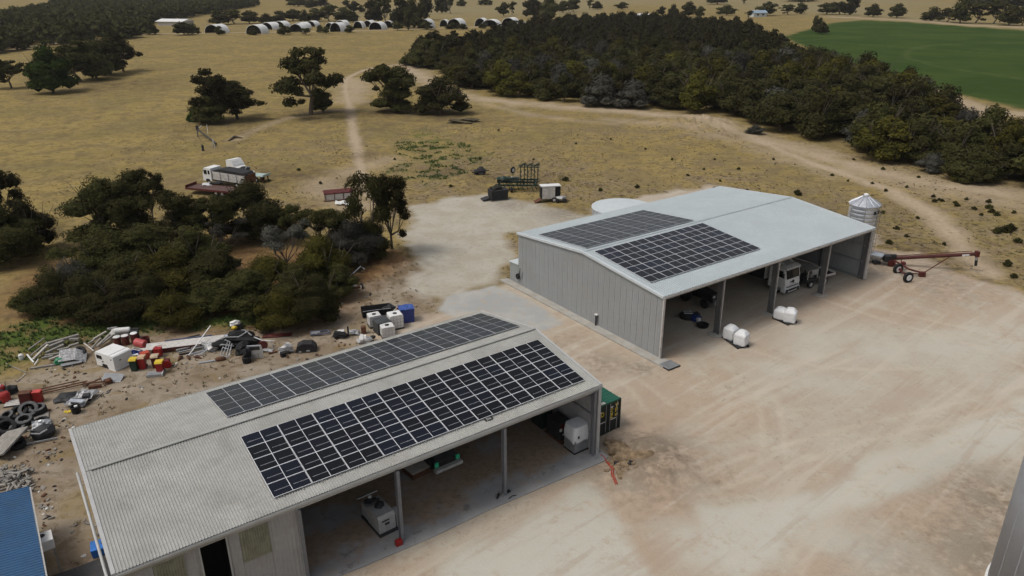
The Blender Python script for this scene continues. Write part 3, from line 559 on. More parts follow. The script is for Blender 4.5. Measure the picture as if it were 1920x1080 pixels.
def solar(shed, x0, y0, W, he, hr, front, u0, s0, nc, nr, pw_, ph_, label, lm, dull):
    run = W / 2; sl = math.hypot(run, hr - he); ang = math.atan2(hr - he, run)
    root = thing('solar_array', label, 'solar panels', shed_pt(x0, y0, 0, 0), YAW, 'solar arrays on the shed roofs')
    tpl = None; off = .13
    for j in range(nr):
        for i in range(nc):
            s_ = s0 + (j + .5) * ph_; u = u0 + (i + .5) * pw_
            if front: p = (u, s_ * math.cos(ang) - off * math.sin(ang), he + s_ * math.sin(ang) + off * math.cos(ang)); rx = ang
            else: p = (u, W - s_ * math.cos(ang) + off * math.sin(ang), he + s_ * math.sin(ang) + off * math.cos(ang)); rx = -ang
            if tpl is None:
                tpl = panel_mesh(pw_ - .03, ph_ - .012, lm, dull, .022 if front else .014).build('solar_panel', [m_frame, m_cell, m_line], root); o = tpl
            else: o = tpl.copy(); COL.objects.link(o); o.parent = root
            o.location = p; o.rotation_euler = (rx, 0, 0)
    b = MB()
    for k in range(2 * nc):
        u = u0 + (k + .5) * pw_ / 2; t0, t1 = s0 - .12, s0 + nr * ph_ + .1
        for a, c_ in ((t0, t1),):
            f_ = lambda s_: (u, s_ * math.cos(ang), he + s_ * math.sin(ang) + .075) if front else (u, W - s_ * math.cos(ang), he + s_ * math.sin(ang) + .075)
            b.tube([f_(a), f_(c_)], .028, 4)
    b.build('mounting_rails', m_gal, root)
    return root
solar(shA, AX, AY, AW, AHE, AHR, True, 7.755, .80, 10, 5, 2.11, 1.06, 'black solar array of ten columns on the front slope of the nearer shed roof', .035, True)
solar(shA, AX, AY, AW, AHE, AHR, False, 7.74, .93, 10, 5, 2.135, 1.06, 'greyish solar array on the rear slope of the nearer shed roof beyond its ridge', .022, False)
solar(shB, BX, BY, BW, BHE, BHR, True, .78, 2.4, 7, 7, 2.118, 1.06, 'black solar array on the front slope of the farther shed roof', .03, False)
solar(shB, BX, BY, BW, BHE, BHR, False, .75, 2.7, 7, 7, 2.11, 1.06, 'grey-brown solar array on the rear slope of the farther shed roof', .018, False)

# ------------------------------------------------------------------ vegetation
def leaf_cloud(rng, lobes, dens, leaf, low=-.35):
    """leaf-sized faces spread through the outer shell of every lobe; returns an array of quads (n,4,3)"""
    out = []
    for (cx, cy, cz, rx, ry, rz) in lobes:
        n = max(12, int(dens * (rx * ry + rx * rz + ry * rz) * 4.2))
        d = rng.normal(size=(n * 2, 3)); d /= np.linalg.norm(d, axis=1)[:, None]; d = d[d[:, 2] > low][:n]; n = len(d)
        rad = 1 - .42 * rng.random(n) ** 2.2
        ph = rng.random(4) * 6.3
        lump = 1 + .16 * np.sin(4 * d[:, 0] + ph[0]) * np.sin(4 * d[:, 1] + ph[1]) + .12 * np.sin(7 * d[:, 2] + 5 * d[:, 0] + ph[2]) + .08 * np.sin(11 * d[:, 1] + ph[3])
        p = np.array([cx, cy, cz]) + d * (rad * lump)[:, None] * np.array([rx, ry, rz])
        nrm = d + rng.normal(size=(n, 3)) * .55; nrm[:, 2] += .25; nrm /= np.linalg.norm(nrm, axis=1)[:, None]
        t = np.cross(nrm, rng.normal(size=(n, 3))); t /= np.linalg.norm(t, axis=1)[:, None] + 1e-9; bt = np.cross(nrm, t)
        s = leaf * (.6 + .8 * rng.random(n)); a = t * (s * .62)[:, None]; c = bt * (s * .55)[:, None]
        out.append(np.stack([p - a - c * .4, p + a * .9 - c * .3, p + c], 1))
    return np.concatenate(out)
def core_blob(mb, lobes, k=.72):
    for i, (cx, cy, cz, rx, ry, rz) in enumerate(lobes): mb.blob((cx, cy, cz), (rx * k, ry * k, rz * k), i, .12, 1)
def limb_tree(rng, h, wd, fork=.35, nl=6, lean=.0, r0=None):
    """trunk and limbs; returns list of (points, radii) and the limb ends"""
    r0 = r0 or h * .028; segs = []; ends = []
    f = np.array([lean * h * .3 + rng.normal() * .04 * h, rng.normal() * .04 * h, fork * h])
    segs.append(([np.array([0, 0, -.15]), f * np.array([.4, .4, .5]), f], [r0 * 1.25, r0, r0 * .85]))
    for i in range(nl):
        a = 2 * math.pi * (i + rng.random() * .5) / nl; rd = wd * .5 * (.35 + .5 * rng.random()); zz = h * (.46 + .46 * rng.random()) - .10 * h * (rd / (wd * .5))
        e = np.array([f[0] * .5 + math.cos(a) * rd, f[1] * .5 + math.sin(a) * rd, zz]); m = f * .5 + e * .5 + np.array([0, 0, -.05 * h]) + rng.normal(size=3) * .03 * h
        segs.append(([f, m, e], [r0 * .6, r0 * .38, r0 * .16])); ends.append(e)
        for k in range(2):
            e2 = e + np.array([rng.normal() * .09 * wd, rng.normal() * .09 * wd, abs(rng.normal()) * .05 * h + .02 * h]); segs.append(([m, (m + e2) / 2, e2], [r0 * .3, r0 * .2, r0 * .08])); ends.append(e2)
    return segs, ends
def tree_meshes(kind, seed, h, wd, leaf, dens, mleaf):
    """returns (crown mesh, trunk mesh)"""
    rng = np.random.default_rng(seed); lobes = []
    if kind == 'gum':                       # open crown: flat pads of leaf on bare limbs
        segs, ends = limb_tree(rng, h, wd, .2 + .1 * rng.random(), 7 + seed % 3, rng.normal() * .3)
        for i, e in enumerate(ends):
            r = wd * (.070 + .075 * rng.random()); lobes.append((e[0], e[1], e[2], r * 1.15, r * 1.1, r * .92))
            if i % 5 == 0: lobes.append((e[0] * .75, e[1] * .75, e[2] - h * (.12 + .16 * rng.random()), r * .9, r * .9, r * .75))
            if i % 4 == 1: lobes.append((e[0] * .45, e[1] * .45, min(h * .97, e[2] + h * .16), r * 1.1, r * 1.1, r * .8))
        core_k = .66
    elif kind == 'round':                   # dense crown of many overlapping lobes almost down to the ground
        segs, ends = limb_tree(rng, h, wd, .22, 5)
        for k in range(22):
            a = rng.random() * 6.28; q_ = math.sqrt(rng.random()); z = h * (.16 + .64 * rng.random() * (1 - .5 * q_ ** 2)); r = wd * (.12 + .085 * rng.random())
            lobes.append((math.cos(a) * q_ * wd * .36, math.sin(a) * q_ * wd * .36, z, r * 1.1, r * 1.1, r * .85))
        lobes.append((0, 0, h * .74, wd * .2, wd * .2, h * .22)); core_k = .78
    elif kind == 'bush':                    # low scrub dome that touches the ground
        segs, ends = limb_tree(rng, h, wd, .12, 5, 0, h * .018)
        for k in range(17):
            a = rng.random() * 6.28; q_ = math.sqrt(rng.random()); z = h * (.14 + .58 * rng.random() * (1 - .5 * q_)); r = wd * (.14 + .1 * rng.random())
            lobes.append((math.cos(a) * q_ * wd * .36, math.sin(a) * q_ * wd * .36, z, r, r, r * .8))
        lobes.append((0, 0, h * .62, wd * .25, wd * .25, h * .32)); core_k = .78
    elif kind == 'open':                    # sparse, twiggy crown
        segs, ends = limb_tree(rng, h, wd, .15, 7, 0, h * .02)
        for e in ends:
            r = wd * (.08 + .06 * rng.random()); lobes.append((e[0], e[1], e[2], r, r, r * .7))
        core_k = 0
    Q = leaf_cloud(rng, lobes, dens, leaf)
    V = Q.reshape(-1, 3).copy(); crown = MB()
    if core_k: core_blob(crown, [l for l in lobes if l[2] - l[5] * core_k > 0], core_k)
    kx = wd / 2 / np.percentile(np.hypot(V[:, 0], V[:, 1]), 97.5); kz = h / np.percentile(V[:, 2], 99.6)      # crown exactly as wide and tall as asked
    F = np.arange(len(V)).reshape(-1, 3)
    if core_k: cv = np.array(crown.v); F = np.concatenate([F, np.array(crown.f, int) + len(V)]); V = np.concatenate([V, cv])
    V = V * np.array([kx, kx, kz]); V[:, 2] = np.maximum(V[:, 2], .03)
    me = np_mesh('crown', V, F, [mleaf], None, False)
    tb = MB()
    for pts, rs in segs: tb.tube([np.array(p) * np.array([kx, kx, kz]) for p in pts], list(rs), 6)
    tm = bpy.data.meshes.new('trunk'); tm.from_pydata(tb.v, [], tb.f); tm.materials.append(m_bark)
    return me, tm
def joined(cm, tm):
    """crown and trunk in one mesh for trees too small to show their parts"""
    import bmesh
    bm = bmesh.new(); bm.from_mesh(cm); n = len(bm.faces); bm.from_mesh(tm); bm.faces.ensure_lookup_table()
    for f in bm.faces[n:]: f.material_index = 1
    me = bpy.data.meshes.new('tree'); bm.to_mesh(me); bm.free(); me.materials.append(cm.materials[0]); me.materials.append(m_bark); return me
TREES = {}
def T(kind, var, leaf, dens, ml, h=8.0, wd=8.0):
    k = (kind, var, leaf, dens, ml.name)
    if k not in TREES: TREES[k] = tree_meshes(kind, 11 + var * 7 + len(kind) * 31, h, wd, leaf, dens, ml)
    return TREES[k]
def plant(meshes, loc, h, wd, rz, name, label, cat='tree', group=None, base=(8.0, 8.0)):
    r = thing(name, label, cat, loc, rz, group)
    for m_, nm in zip(meshes, ('crown', 'trunk')):
        o = bpy.data.objects.new(nm, m_); COL.objects.link(o); o.parent = r; o.scale = (wd / base[1], wd / base[1], h / base[0])
    return r
NEAR = .17
def near_tree(kind, var, px, py, top, wpx, ml, label, name=None, leaf=NEAR, dens=46, cat='tree', hmul=1.0):
    """stands with its foot at photo pixel (px, py) on the ground; top = photo row of its top, wpx = its width in the photo"""
    p = G(px, py); s_ = mpp(px, py); h = (py - top) * s_ / .95 * hmul; wd = wpx * s_ * (1.1 if py > 380 and kind != 'gum' else 1.0)
    return plant(T(kind, var, leaf, dens, ml), p, h, wd, (px * 1.7) % 6.28, name or {'gum': 'gum_tree', 'round': 'dense_tree', 'bush': 'bush', 'open': 'twiggy_tree'}[kind], label, cat, 'trees and scrub of the near grove' if py > 380 else 'trees standing in the paddock')
# the near grove, back row to front row
for a in [
    ('round', 0, 205, 452, 352, 118, m_leaf, 'dense dark tree at the back left corner of the near grove'),
    ('gum', 1, 287, 418, 329, 62, m_leaf, 'slim umbrella-topped tree rising from the back of the near grove'),
    ('gum', 9, 258, 446, 342, 104, m_leaf, 'dark tree just right of the grove back corner, under the umbrella-topped one'),
    ('gum', 10, 345, 470, 372, 124, m_leaf, 'broad dark tree in the middle of the grove, below the white tip truck'),
    ('gum', 12, 405, 464, 378, 90, m_leaf, 'dark tree in front of the red flatbed trailer'),
    ('round', 0, 478, 448, 349, 128, m_leaf, 'tall dense tree right of the red flatbed trailer, with a high domed top'),
    ('gum', 11, 548, 460, 390, 72, m_leaf, 'smaller tree at the back of the grove below the old feed trough'),
    ('gum', 2, 607, 490, 402, 110, m_leaf, 'open spreading tree left of the tall gums at the pad'),
    ('open', 3, 700, 496, 352, 118, m_leaf, 'airy gum with bare limbs just left of the one leaning over the pale pad'),
    ('gum', 4, 736, 478, 344, 80, m_leaf, 'tall gum leaning over the edge of the pale gravel pad'),
    ('round', 2, 668, 505, 432, 95, m_leafg, 'grey-green tree low under the two tall gums'),
    ('round', 1, 285, 512, 432, 115, m_leaf, 'dark tree filling the grove centre left'),
    ('round', 3, 372, 520, 432, 100, m_leaf, 'dark tree filling the grove centre'),
    ('open', 0, 150, 536, 462, 105, m_leaf, 'sparse tree with bare limbs at the left edge of the grove'),
    ('open', 1, 425, 470, 405, 80, m_leafg, 'twiggy grey tree in the gap at the grove centre right'),
    ('open', 2, 542, 505, 425, 100, m_leafg, 'hazy grey leafless-looking tree right of the grove centre'),
    ('round', 3, 605, 548, 450, 105, m_leafy, 'yellow-green rounded tree at the right of the grove'),
    ('bush', 0, 505, 548, 482, 100, m_leafy, 'yellow-green bush in front of the hazy grey tree'),
    ('round', 0, 330, 558, 474, 130, m_leafy, 'broad olive tree in the middle of the grove front'),
    ('round', 2, 235, 560, 490, 110, m_leaf, 'dark olive tree left of the broad olive one'),
    ('round', 1, 415, 562, 478, 110, m_leaf, 'dark tree right of the broad olive one'),
    ('bush', 1, 62, 588, 545, 62, m_leaf, 'low bush at the far left tip of the grove'),
    ('bush', 2, 110, 586, 520, 90, m_leaf, 'rounded dark bush next to the left tip of the grove'),
    ('bush', 3, 172, 592, 520, 100, m_leaf, 'dark bush second from the left in the grove front row'),
    ('bush', 0, 245, 598, 535, 100, m_leaf, 'dark bush behind the green grass patch'),
    ('bush', 1, 328, 608, 553, 90, m_leafy, 'yellow-olive bush in front of the grove, above the long white beam'),
    ('bush', 2, 400, 582, 525, 100, m_leaf, 'dark bush behind the pile of steel rails'),
    ('round', 1, 470, 590, 512, 100, m_leaf, 'dark tree above the silver car door'),
    ('bush', 3, 528, 618, 545, 88, m_leafy, 'olive bush hanging over the scrap heap, right front of the grove'),
    ('bush', 0, 592, 606, 520, 92, m_leaf, 'dark bush at the right front corner of the grove'),
    ('bush', 1, 640, 562, 500, 70, m_leaf, 'dark bush above the old implement with the bent pole'),
    ('bush', 0, 210, 520, 440, 110, m_leaf, 'dark scrub under the tree at the back left corner of the grove'),
    ('bush', 1, 610, 520, 450, 90, m_leaf, 'dark scrub below the open spreading tree of the grove'),
    ('round', 0, 560, 575, 500, 100, m_leaf, 'dark tree between the yellow-olive ones at the grove right front'), ('bush', 2, 285, 590, 520, 100, m_leaf, 'dark bush left of the yellow-olive bush at the grove front'),
    ('bush', 3, 140, 560, 500, 90, m_leafg, 'grey scrub below the sparse tree at the left of the grove'),
    ('bush', 1, 700, 500, 430, 75, m_leaf, 'dark low scrub at the foot of the tall gums by the pad'), 
    ('round', 2, 12, 490, 402, 112, m_leaf, 'big dark tree cut by the left edge of the photo'),
    ('gum', 0, 8, 440, 341, 78, m_leaf, 'tall dark gum behind the big tree at the left edge'),
    ('round', 3, 62, 472, 390, 72, m_leaf, 'rounded dark tree right of the big one at the left edge')]: near_tree(*a)
# trees out in the paddock
for a in [
    ('gum', 5, 408, 228, 146, 95, m_leaf, 'left half of the pair of dark gums in the left paddock'),
    ('gum', 6, 446, 224, 165, 90, m_leaf, 'lower right half of the pair of dark gums in the left paddock'),
    ('round', 2, 395, 231, 188, 62, m_leaf, 'dense understorey bush at the foot of the pair of gums'),
    ('gum', 7, 583, 215, 107, 132, m_leaf, 'lone layered gum tree with flat leaf pads beside the narrow track'),
    ('round', 1, 606, 211, 176, 42, m_leaf, 'small dense bush at the foot of the lone layered gum'),
    ('gum', 8, 742, 208, 130, 112, m_leaf, 'gum left of two near the sandy track junction, open topped'),
    ('round', 0, 738, 211, 160, 80, m_leaf, 'dense low tree beneath the open-topped gum at the track junction'),
    ('round', 3, 826, 213, 153, 98, m_leaf, 'dense rounded tree right of the open-topped gum at the junction'),
    ('round', 2, 100, 173, 106, 72, m_leafb, 'bright green tree standing in front of the dark clump, upper left'),
    ('gum', 5, 152, 152, 94, 75, m_leaf, 'leftmost dark tree of the clump behind the bright green tree'),
    ('round', 0, 182, 148, 92, 62, m_leaf, 'second tree from the left in the clump behind the bright green tree'),
    ('round', 1, 208, 140, 88, 66, m_leaf, 'third tree from the left in the clump behind the bright green tree'),
    ('gum', 6, 232, 134, 80, 55, m_leaf, 'rightmost and tallest tree of the clump behind the bright green tree'),
    ('gum', 2, 22, 165, 127, 48, m_leaf, 'spreading small tree near the left edge, left of the bright green tree'),
    ('gum', 3, -8, 168, 125, 40, m_leaf, 'tree cut by the left edge beside the spreading small tree')]: near_tree(*a, leaf=.30, dens=20, hmul=1.0)
# the wood: joined trees, the nearest as individuals, the rest one mass
wood = px_poly([(768, 122), (820, 142), (880, 166), (940, 184), (1010, 186), (1100, 198), (1200, 204), (1290, 214), (1400, 234), (1480, 254), (1560, 272), (1640, 296), (1710, 318), (1780, 330), (1850, 344), (1930, 362)]) + [at(2180, 420), at(2250, 330), at(2050, 262)] + \
    px_poly([(1935, 264), (1850, 276), (1800, 252), (1745, 216), (1690, 176), (1575, 140), (1480, 110), (1440, 92), (1405, 66), (1290, 50), (1180, 44), (1030, 50), (955, 72), (880, 92), (790, 98)])
wx, wy = [p.x for p in wood], [p.y for p in wood]
cand = RNG.random((14000, 2)) * [max(wx) - min(wx), max(wy) - min(wy)] + [min(wx), min(wy)]
sd_ = sdf_poly(cand[:, 0], cand[:, 1], wood); cand = cand[sd_ > 0.5]
gap = at(940, 135); cand = cand[np.hypot(cand[:, 0] - gap.x, (cand[:, 1] - gap.y) * .5) > 6]
keep = []; cell = {}
for x, y in cand:
    md = 5.4 + .004 * max(0, y - 120); ok = True; cx, cy = int(x // 8), int(y // 8)
    for i in (-1, 0, 1):
        for j in (-1, 0, 1):
            for (a, b_) in cell.get((cx + i, cy + j), ()):
                if (a - x) ** 2 + (b_ - y) ** 2 < md * md: ok = False; break
    if ok: keep.append((x, y)); cell.setdefault((cx, cy), []).append((x, y))
keep.sort(key=lambda p: math.hypot(p[0], p[1])); print('wood trees', len(keep))
WV = [joined(*T(k, v, .36, 11, ml)) for k, v, ml in (('round', 4, m_leaf), ('bush', 5, m_leaf), ('round', 6, m_leafy), ('bush', 7, m_leaf), ('round', 5, m_leaf), ('bush', 4, m_leafg), ('round', 7, m_leaf))]
FV = [joined(*T(k, v, .9, 1.9, ml)) for k, v, ml in (('round', 8, m_leaf), ('bush', 9, m_leaf), ('round', 10, m_leaf), ('gum', 11, m_leaf), ('gum', 12, m_leaf))]
cut = 285
WL = {m_leaf.name: 'dark green', m_leafy.name: 'yellow-olive', m_leafg.name: 'grey-green'}
edge = sdf_poly(np.array([k[0] for k in keep[:cut]]), np.array([k[1] for k in keep[:cut]]), wood)
for i, (x, y) in enumerate(keep[:cut]):
    o = bpy.data.objects.new('wood_tree', random.choice(WV)); COL.objects.link(o); hh = random.uniform(5.0, 9.4); ww = random.uniform(7.5, 12)
    o.location = (x, y, gz((x, y))); o.rotation_euler = (0, 0, random.uniform(0, 6.3)); o.scale = (ww / 8, ww / 8, hh / 8)
    k = WL[o.data.materials[0].name]; front = edge[i] < 6; side = 'left half' if x < 55 else 'right half'
    tag(o, f'{k} tree at the sandy track edge of the dense wood, {side}' if front else f'{k} tree packed among others inside the dense wood, {side}', 'tree', f'{k} trees ' + ('along the track edge' if front else 'inside') + f' of the dense wood, {side}')
def mass(name, pts, variants, hr, wr, kind='stuff', label=None):
    Vs, Fs, n, mi = [], [], 0, []
    src = []
    for m_ in variants:
        v = np.empty(len(m_.vertices) * 3, np.float32); m_.vertices.foreach_get('co', v); m_.calc_loop_triangles()
        t = np.empty(len(m_.loop_triangles) * 3, np.int32); m_.loop_triangles.foreach_get('vertices', t); k = np.empty(len(m_.loop_triangles), np.int32); m_.loop_triangles.foreach_get('material_index', k); src.append((v.reshape(-1, 3), t.reshape(-1, 3), k))
    for x, y in pts:
        v, t, k = random.choice(src); a = random.uniform(0, 6.3); hh = random.uniform(*hr) / 8; ww = random.uniform(*wr) / 8; c, s_ = math.cos(a), math.sin(a)
        X = (v[:, 0] * c - v[:, 1] * s_) * ww + x; Y = (v[:, 0] * s_ + v[:, 1] * c) * ww + y; Vs.append(np.stack([X, Y, v[:, 2] * hh + gz((x, y))], 1)); Fs.append(t + n); mi.append(k); n += len(v)
    me = np_mesh(name, np.concatenate(Vs), np.concatenate(Fs), [m_leaf, m_bark], None, False, np.concatenate(mi)); o = bpy.data.objects.new(name, me); COL.objects.link(o); tag(o, label=label, kind=kind); return o
mass('wood_interior', keep[cut:], FV[:3], (6, 9.5), (7, 10.5))
def scatter(poly, n, md):
    xs_, ys_ = [p[0] for p in poly], [p[1] for p in poly]; out = []; c = RNG.random((n, 2)) * [max(xs_) - min(xs_), max(ys_) - min(ys_)] + [min(xs_), min(ys_)]
    c = c[sdf_poly(c[:, 0], c[:, 1], poly) > 0]; cell = {}
    for x, y in c:
        k = (int(x // md), int(y // md))
        if all((a - x) ** 2 + (b_ - y) ** 2 > md * md for i in (-1, 0, 1) for j in (-1, 0, 1) for a, b_ in cell.get((k[0] + i, k[1] + j), ())): out.append((x, y)); cell.setdefault(k, []).append((x, y))
    return out
forest = px_poly([(-160, 118), (0, 103), (60, 92), (130, 85), (200, 77), (258, 70), (285, 64), (245, 52), (300, 40), (345, 34), (480, 12), (470, 4)]) + px_poly([(300, 3), (130, 10), (95, 20), (55, 29), (0, 38), (-200, 60)])
pts = scatter(forest, 16000, 8.5)
clear = [at(235, 38), at(15, 44)]
pts = [p for p in pts if all(abs(p[0] - c.x) > 13 or abs(p[1] - c.y) > 16 for c in clear)]
print('forest', len(pts)); mass('distant_forest', pts[:2200], FV[:3], (7, 11), (10, 14))
# single trees and small clumps far off
def far_tree(px, py, h, wd, label, group, var):
    p = G(px, py); o = bpy.data.objects.new('paddock_tree', FV2[var % len(FV2)]); COL.objects.link(o); o.location = p; o.rotation_euler = (0, 0, px * 1.3 % 6.28); o.scale = (wd / 8, wd / 8, h / 8); tag(o, label, 'tree', group)
FV2 = [joined(*T(k, v, .65, 3.6, m_leaf)) for k, v in (('round', 13), ('gum', 14), ('round', 15), ('bush', 16), ('round', 17))]
def row(items, where, group):
    for i, (px, py, top, wpx) in enumerate(items):
        s_ = mpp(px, py); far_tree(px, py, max(3, (py - top) * s_ / .97), wpx * s_, f'{ORD[i]} tree from left {where}', group, int(px) + i)
row([(1362, 28, 12, 34), (1405, 34, 22, 16), (1438, 29, 8, 36), (1478, 28, 12, 30), (1500, 26, 9, 24), (1550, 27, 10, 36), (1575, 27, 8, 32), (1592, 28, 0, 34)], 'in the far row left of the crop field', 'far row above the sandy paddock')
row([(1637, 32, 13, 26), (1681, 34, 13, 28)], 'of the two lone trees above the crop field', 'two lone trees above the crop field')
row([(1748, 40, 20, 34), (1775, 42, 22, 34), (1800, 44, 8, 34), (1828, 44, 14, 42), (1862, 45, 13, 38), (1892, 48, 20, 36), (1915, 48, 22, 30)], 'in the clump along the far edge of the crop field', 'clump along the far edge of the crop')
row([(1527, 60, 35, 15), (1537, 52, 36, 14), (1540, 64, 45, 24)], 'in the tiny clump at the crop field corner', 'tiny clump at the crop corner')
row([(1240, 30, 15, 16), (1262, 32, 12, 20), (1290, 32, 8, 30), (1312, 34, 16, 20)], 'behind the long white roof beyond the wood', 'trees behind the long white roof')
row([(945, 30, 8, 24), (960, 28, 6, 16), (1000, 34, -2, 38), (1030, 36, -4, 44), (1056, 24, 5, 28), (1075, 22, -2, 26), (1105, 18, 2, 14), (1120, 18, 5, 20), (1167, 18, 6, 24)], 'along the skyline just above the wood', 'trees along the skyline above the wood')
row([(700, 46, 5, 34), (725, 46, 0, 34), (752, 52, 2, 40), (775, 54, 4, 34), (795, 38, -5, 36), (828, 25, -10, 24), (845, 26, -8, 22), (866, 12, 0, 20), (910, 10, -2, 26)], 'in the tall stand behind the arched shelters', 'tall stand behind the arched shelters')
row([(665, 24, 6, 22), (678, 24, 12, 14), (560, 12, -4, 38), (585, 15, -2, 24), (604, 12, -4, 26), (650, 12, 2, 14)], 'in the open fields at the top centre left', 'trees in the fields at the top centre left')
row([(412, 46, 24, 40), (440, 45, 23, 40), (468, 44, 24, 34), (500, 42, 28, 30), (525, 41, 24, 34), (550, 39, 21, 32), (572, 41, 22, 20), (592, 40, 20, 40), (618, 40, 14, 42), (645, 40, 18, 42), (662, 42, 24, 22)], 'in the low tree belt behind the left shelters', 'tree belt behind the left shelters')
row([(345, 66, 46, 34), (362, 64, 48, 24), (412, 66, 52, 18), (475, 66, 54, 18), (530, 66, 48, 18), (540, 64, 52, 16), (575, 66, 55, 26), (600, 62, 50, 16), (612, 64, 52, 16), (655, 62, 50, 20), (745, 58, 44, 24), (765, 58, 42, 24), (800, 56, 42, 26), (850, 55, 44, 28), (868, 55, 46, 22), (905, 54, 46, 16), (960, 53, 40, 30)], 'in front of the arched shelters', 'scrub trees in front of the arched shelters')
row([(1345, 8, -8, 40), (1395, 8, -6, 20), (1500, 3, -10, 60), (1850, 12, -4, 50), (1900, 14, -2, 50), (1830, 6, -8, 60)], 'at the very top edge right', 'trees at the top right edge')
# small shrubs dotted over the paddock
sv = [tree_meshes('bush', 90 + k, 1.0, 1.4, .16, 16, m_leaf) for k in range(3)]
sv = [joined(*s_) for s_ in sv]
spots = [(1425, 365, .9), (1400, 358, .7), (1495, 366, 1.5), (1340, 355, .8), (1750, 370, .8), (1752, 379, .9), (1760, 376, .7), (1766, 378, .8), (1791, 382, .8), (1795, 387, .9), (1854, 380, 1.0), (1854, 391, 1.2), (1858, 398, 1.1), (1868, 404, 1.1), (1826, 393, .9), (1840, 404, .7), (1812, 375, .7), (1885, 435, 1.6), (1900, 400, .8), (1893, 432, 1.7), (1908, 455, 1.2), (1870, 437, 1.5), (1700, 352, .7), (1722, 333, .7), (1660, 359, .8), (1635, 345, .7), (1560, 330, .8), (1590, 340, .6),
         (1195, 352, 1.0), (1060, 345, 1.2), (1125, 358, 1.0), (845, 352, .8), (1425, 398, .9), (1540, 470, 1.0), (1888, 498, 1.3), (1900, 520, .9), (1770, 460, .7), (1450, 300, .7), (1385, 318, .8), (1340, 300, .6), (1260, 300, .7), (1210, 280, .6), (1145, 262, .7), (1080, 270, .6), (935, 245, .7), (1600, 300, .7), (1655, 318, .9), (560, 320, .8), (601, 345, .8), (900, 300, .6), (505, 340, .6), (1000, 300, .6), (740, 300, .7), (1350, 340, .6), (1290, 330, .7), (1320, 318, .6), (1655, 400, .8), (1680, 430, .9), (1665, 460, 1.0), (1720, 410, .7), (1700, 445, .7)]
for i, (px, py, k) in enumerate(spots):
    o = bpy.data.objects.new('shrub', sv[i % 3]); COL.objects.link(o); o.location = G(px, py); o.rotation_euler = (0, 0, i * 1.1); o.scale = (k * .68, k * .68, k * .58)
    rg = 'right of the grain silo' if px > 1650 else 'just behind the far shed' if py > 315 and px > 1100 else 'between the far shed and the wood' if px > 1000 else 'near the cultivator and trucks'
    sz = 'larger' if k >= 1.0 else 'small'; tag(o, f'{sz} low dark shrub in the dry grass {rg}', 'shrub', f'{sz} low shrubs {rg}')
for i, (px, py, top, wpx, ml) in enumerate([(1410, 285, 258, 0, m_leafg)]): pass
for (px, py, h, wd, ml, lb) in [(1745, 322, 3.2, 5, m_leafg, 'brownish scrub bush spilling from the wood edge by the sandy track'), (1830, 345, 3.5, 5.5, m_leaf, 'dark scrub bush at the wood edge right, above the track fork'), (1795, 338, 2.6, 4.2, m_leafy, 'olive scrub bush at the wood edge between the brownish and dark ones'), (1415, 252, 2, 4, m_leafg, 'low brown bush below the middle of the wood edge'), (362, 228, 2.4, 3, m_leafb, 'small bright bush left of the pair of dark gums'), (153, 732, .1, .1, m_leaf, '')]:
    if lb: plant(T('bush', 18, .3, 9, ml), G(px, py), h, wd, px, 'scrub_bush', lb, 'bush')
# tussocks of dry and green grass: one mass each
def tussocks(name, pts, hgt, wid, ml, nb=7):
    n = len(pts); rng = np.random.default_rng(len(name)); P_ = np.array([(x, y) for x, y in pts]); Z = relief(P_[:, 0], P_[:, 1]); V = np.empty((n, nb, 3, 3)); sc = .6 + .8 * rng.random(n)
    a = rng.random((n, nb)) * 6.283; ln = (.5 + .5 * rng.random((n, nb))) * sc[:, None]; l_ = wid * ln
    bx = P_[:, None, 0] + np.cos(a) * l_ * .3; by = P_[:, None, 1] + np.sin(a) * l_ * .3; tx = P_[:, None, 0] + np.cos(a) * l_; ty = P_[:, None, 1] + np.sin(a) * l_; wv = wid * .28
    V[:, :, 0] = np.stack([bx - np.sin(a) * wv, by + np.cos(a) * wv, np.broadcast_to(Z[:, None] - .03, bx.shape)], -1); V[:, :, 1] = np.stack([bx + np.sin(a) * wv, by - np.cos(a) * wv, np.broadcast_to(Z[:, None] - .03, bx.shape)], -1); V[:, :, 2] = np.stack([tx, ty, Z[:, None] + hgt * ln], -1)
    me = np_mesh(name, V.reshape(-1, 3), np.arange(n * nb * 3).reshape(-1, 3), [ml], None, False); o = bpy.data.objects.new(name, me); COL.objects.link(o); tag(o, kind='stuff')
m_straw = mat('dry_straw', (.21, .155, .068), .9, 0, .3, .4, (.12, .09, .045), .6); m_gtuft = mat('green_grass_blades', (.06, .095, .022), .9, 0, .3, 1); m_brush = mat('brown_dry_brush', (.085, .068, .036), .9, 0, .3, .6)
def in_mask(mk, lo, n, x0, x1, y0, y1, extra=None):
    x = RNG.uniform(x0, x1, n); y = RNG.uniform(y0, y1, n); i = np.clip(np.searchsorted(ys, y) - 1, 0, len(ys) - 2); j = np.clip(np.searchsorted(xs, x) - 1, 0, len(xs) - 2)
    ok = mk[i, j] > lo
    if extra is not None: ok &= extra(x, y)
    return list(zip(x[ok], y[ok]))
pad_free = np.clip(1 - m_yard - m_pad - m_track - m_wet - m_crop, 0, 1)
tussocks('dry_grass_tussocks', in_mask(pad_free, .6, 9000, -75, 110, 45, 170, lambda x, y: fbm(x, y, 6, 91, 3) > .5), .2, .2, m_straw, 6)
tussocks('brown_brush_tussocks', in_mask(pad_free * np.maximum(m_bare, m_dirt), .3, 13000, -75, 110, 40, 165, lambda x, y: fbm(x, y, 3.2, 95, 4) > .55), .16, .24, m_brush, 7)
tussocks('green_grass', in_mask(m_green, .25, 60000, -75, 10, 50, 150), .3, .22, m_gtuft, 6)

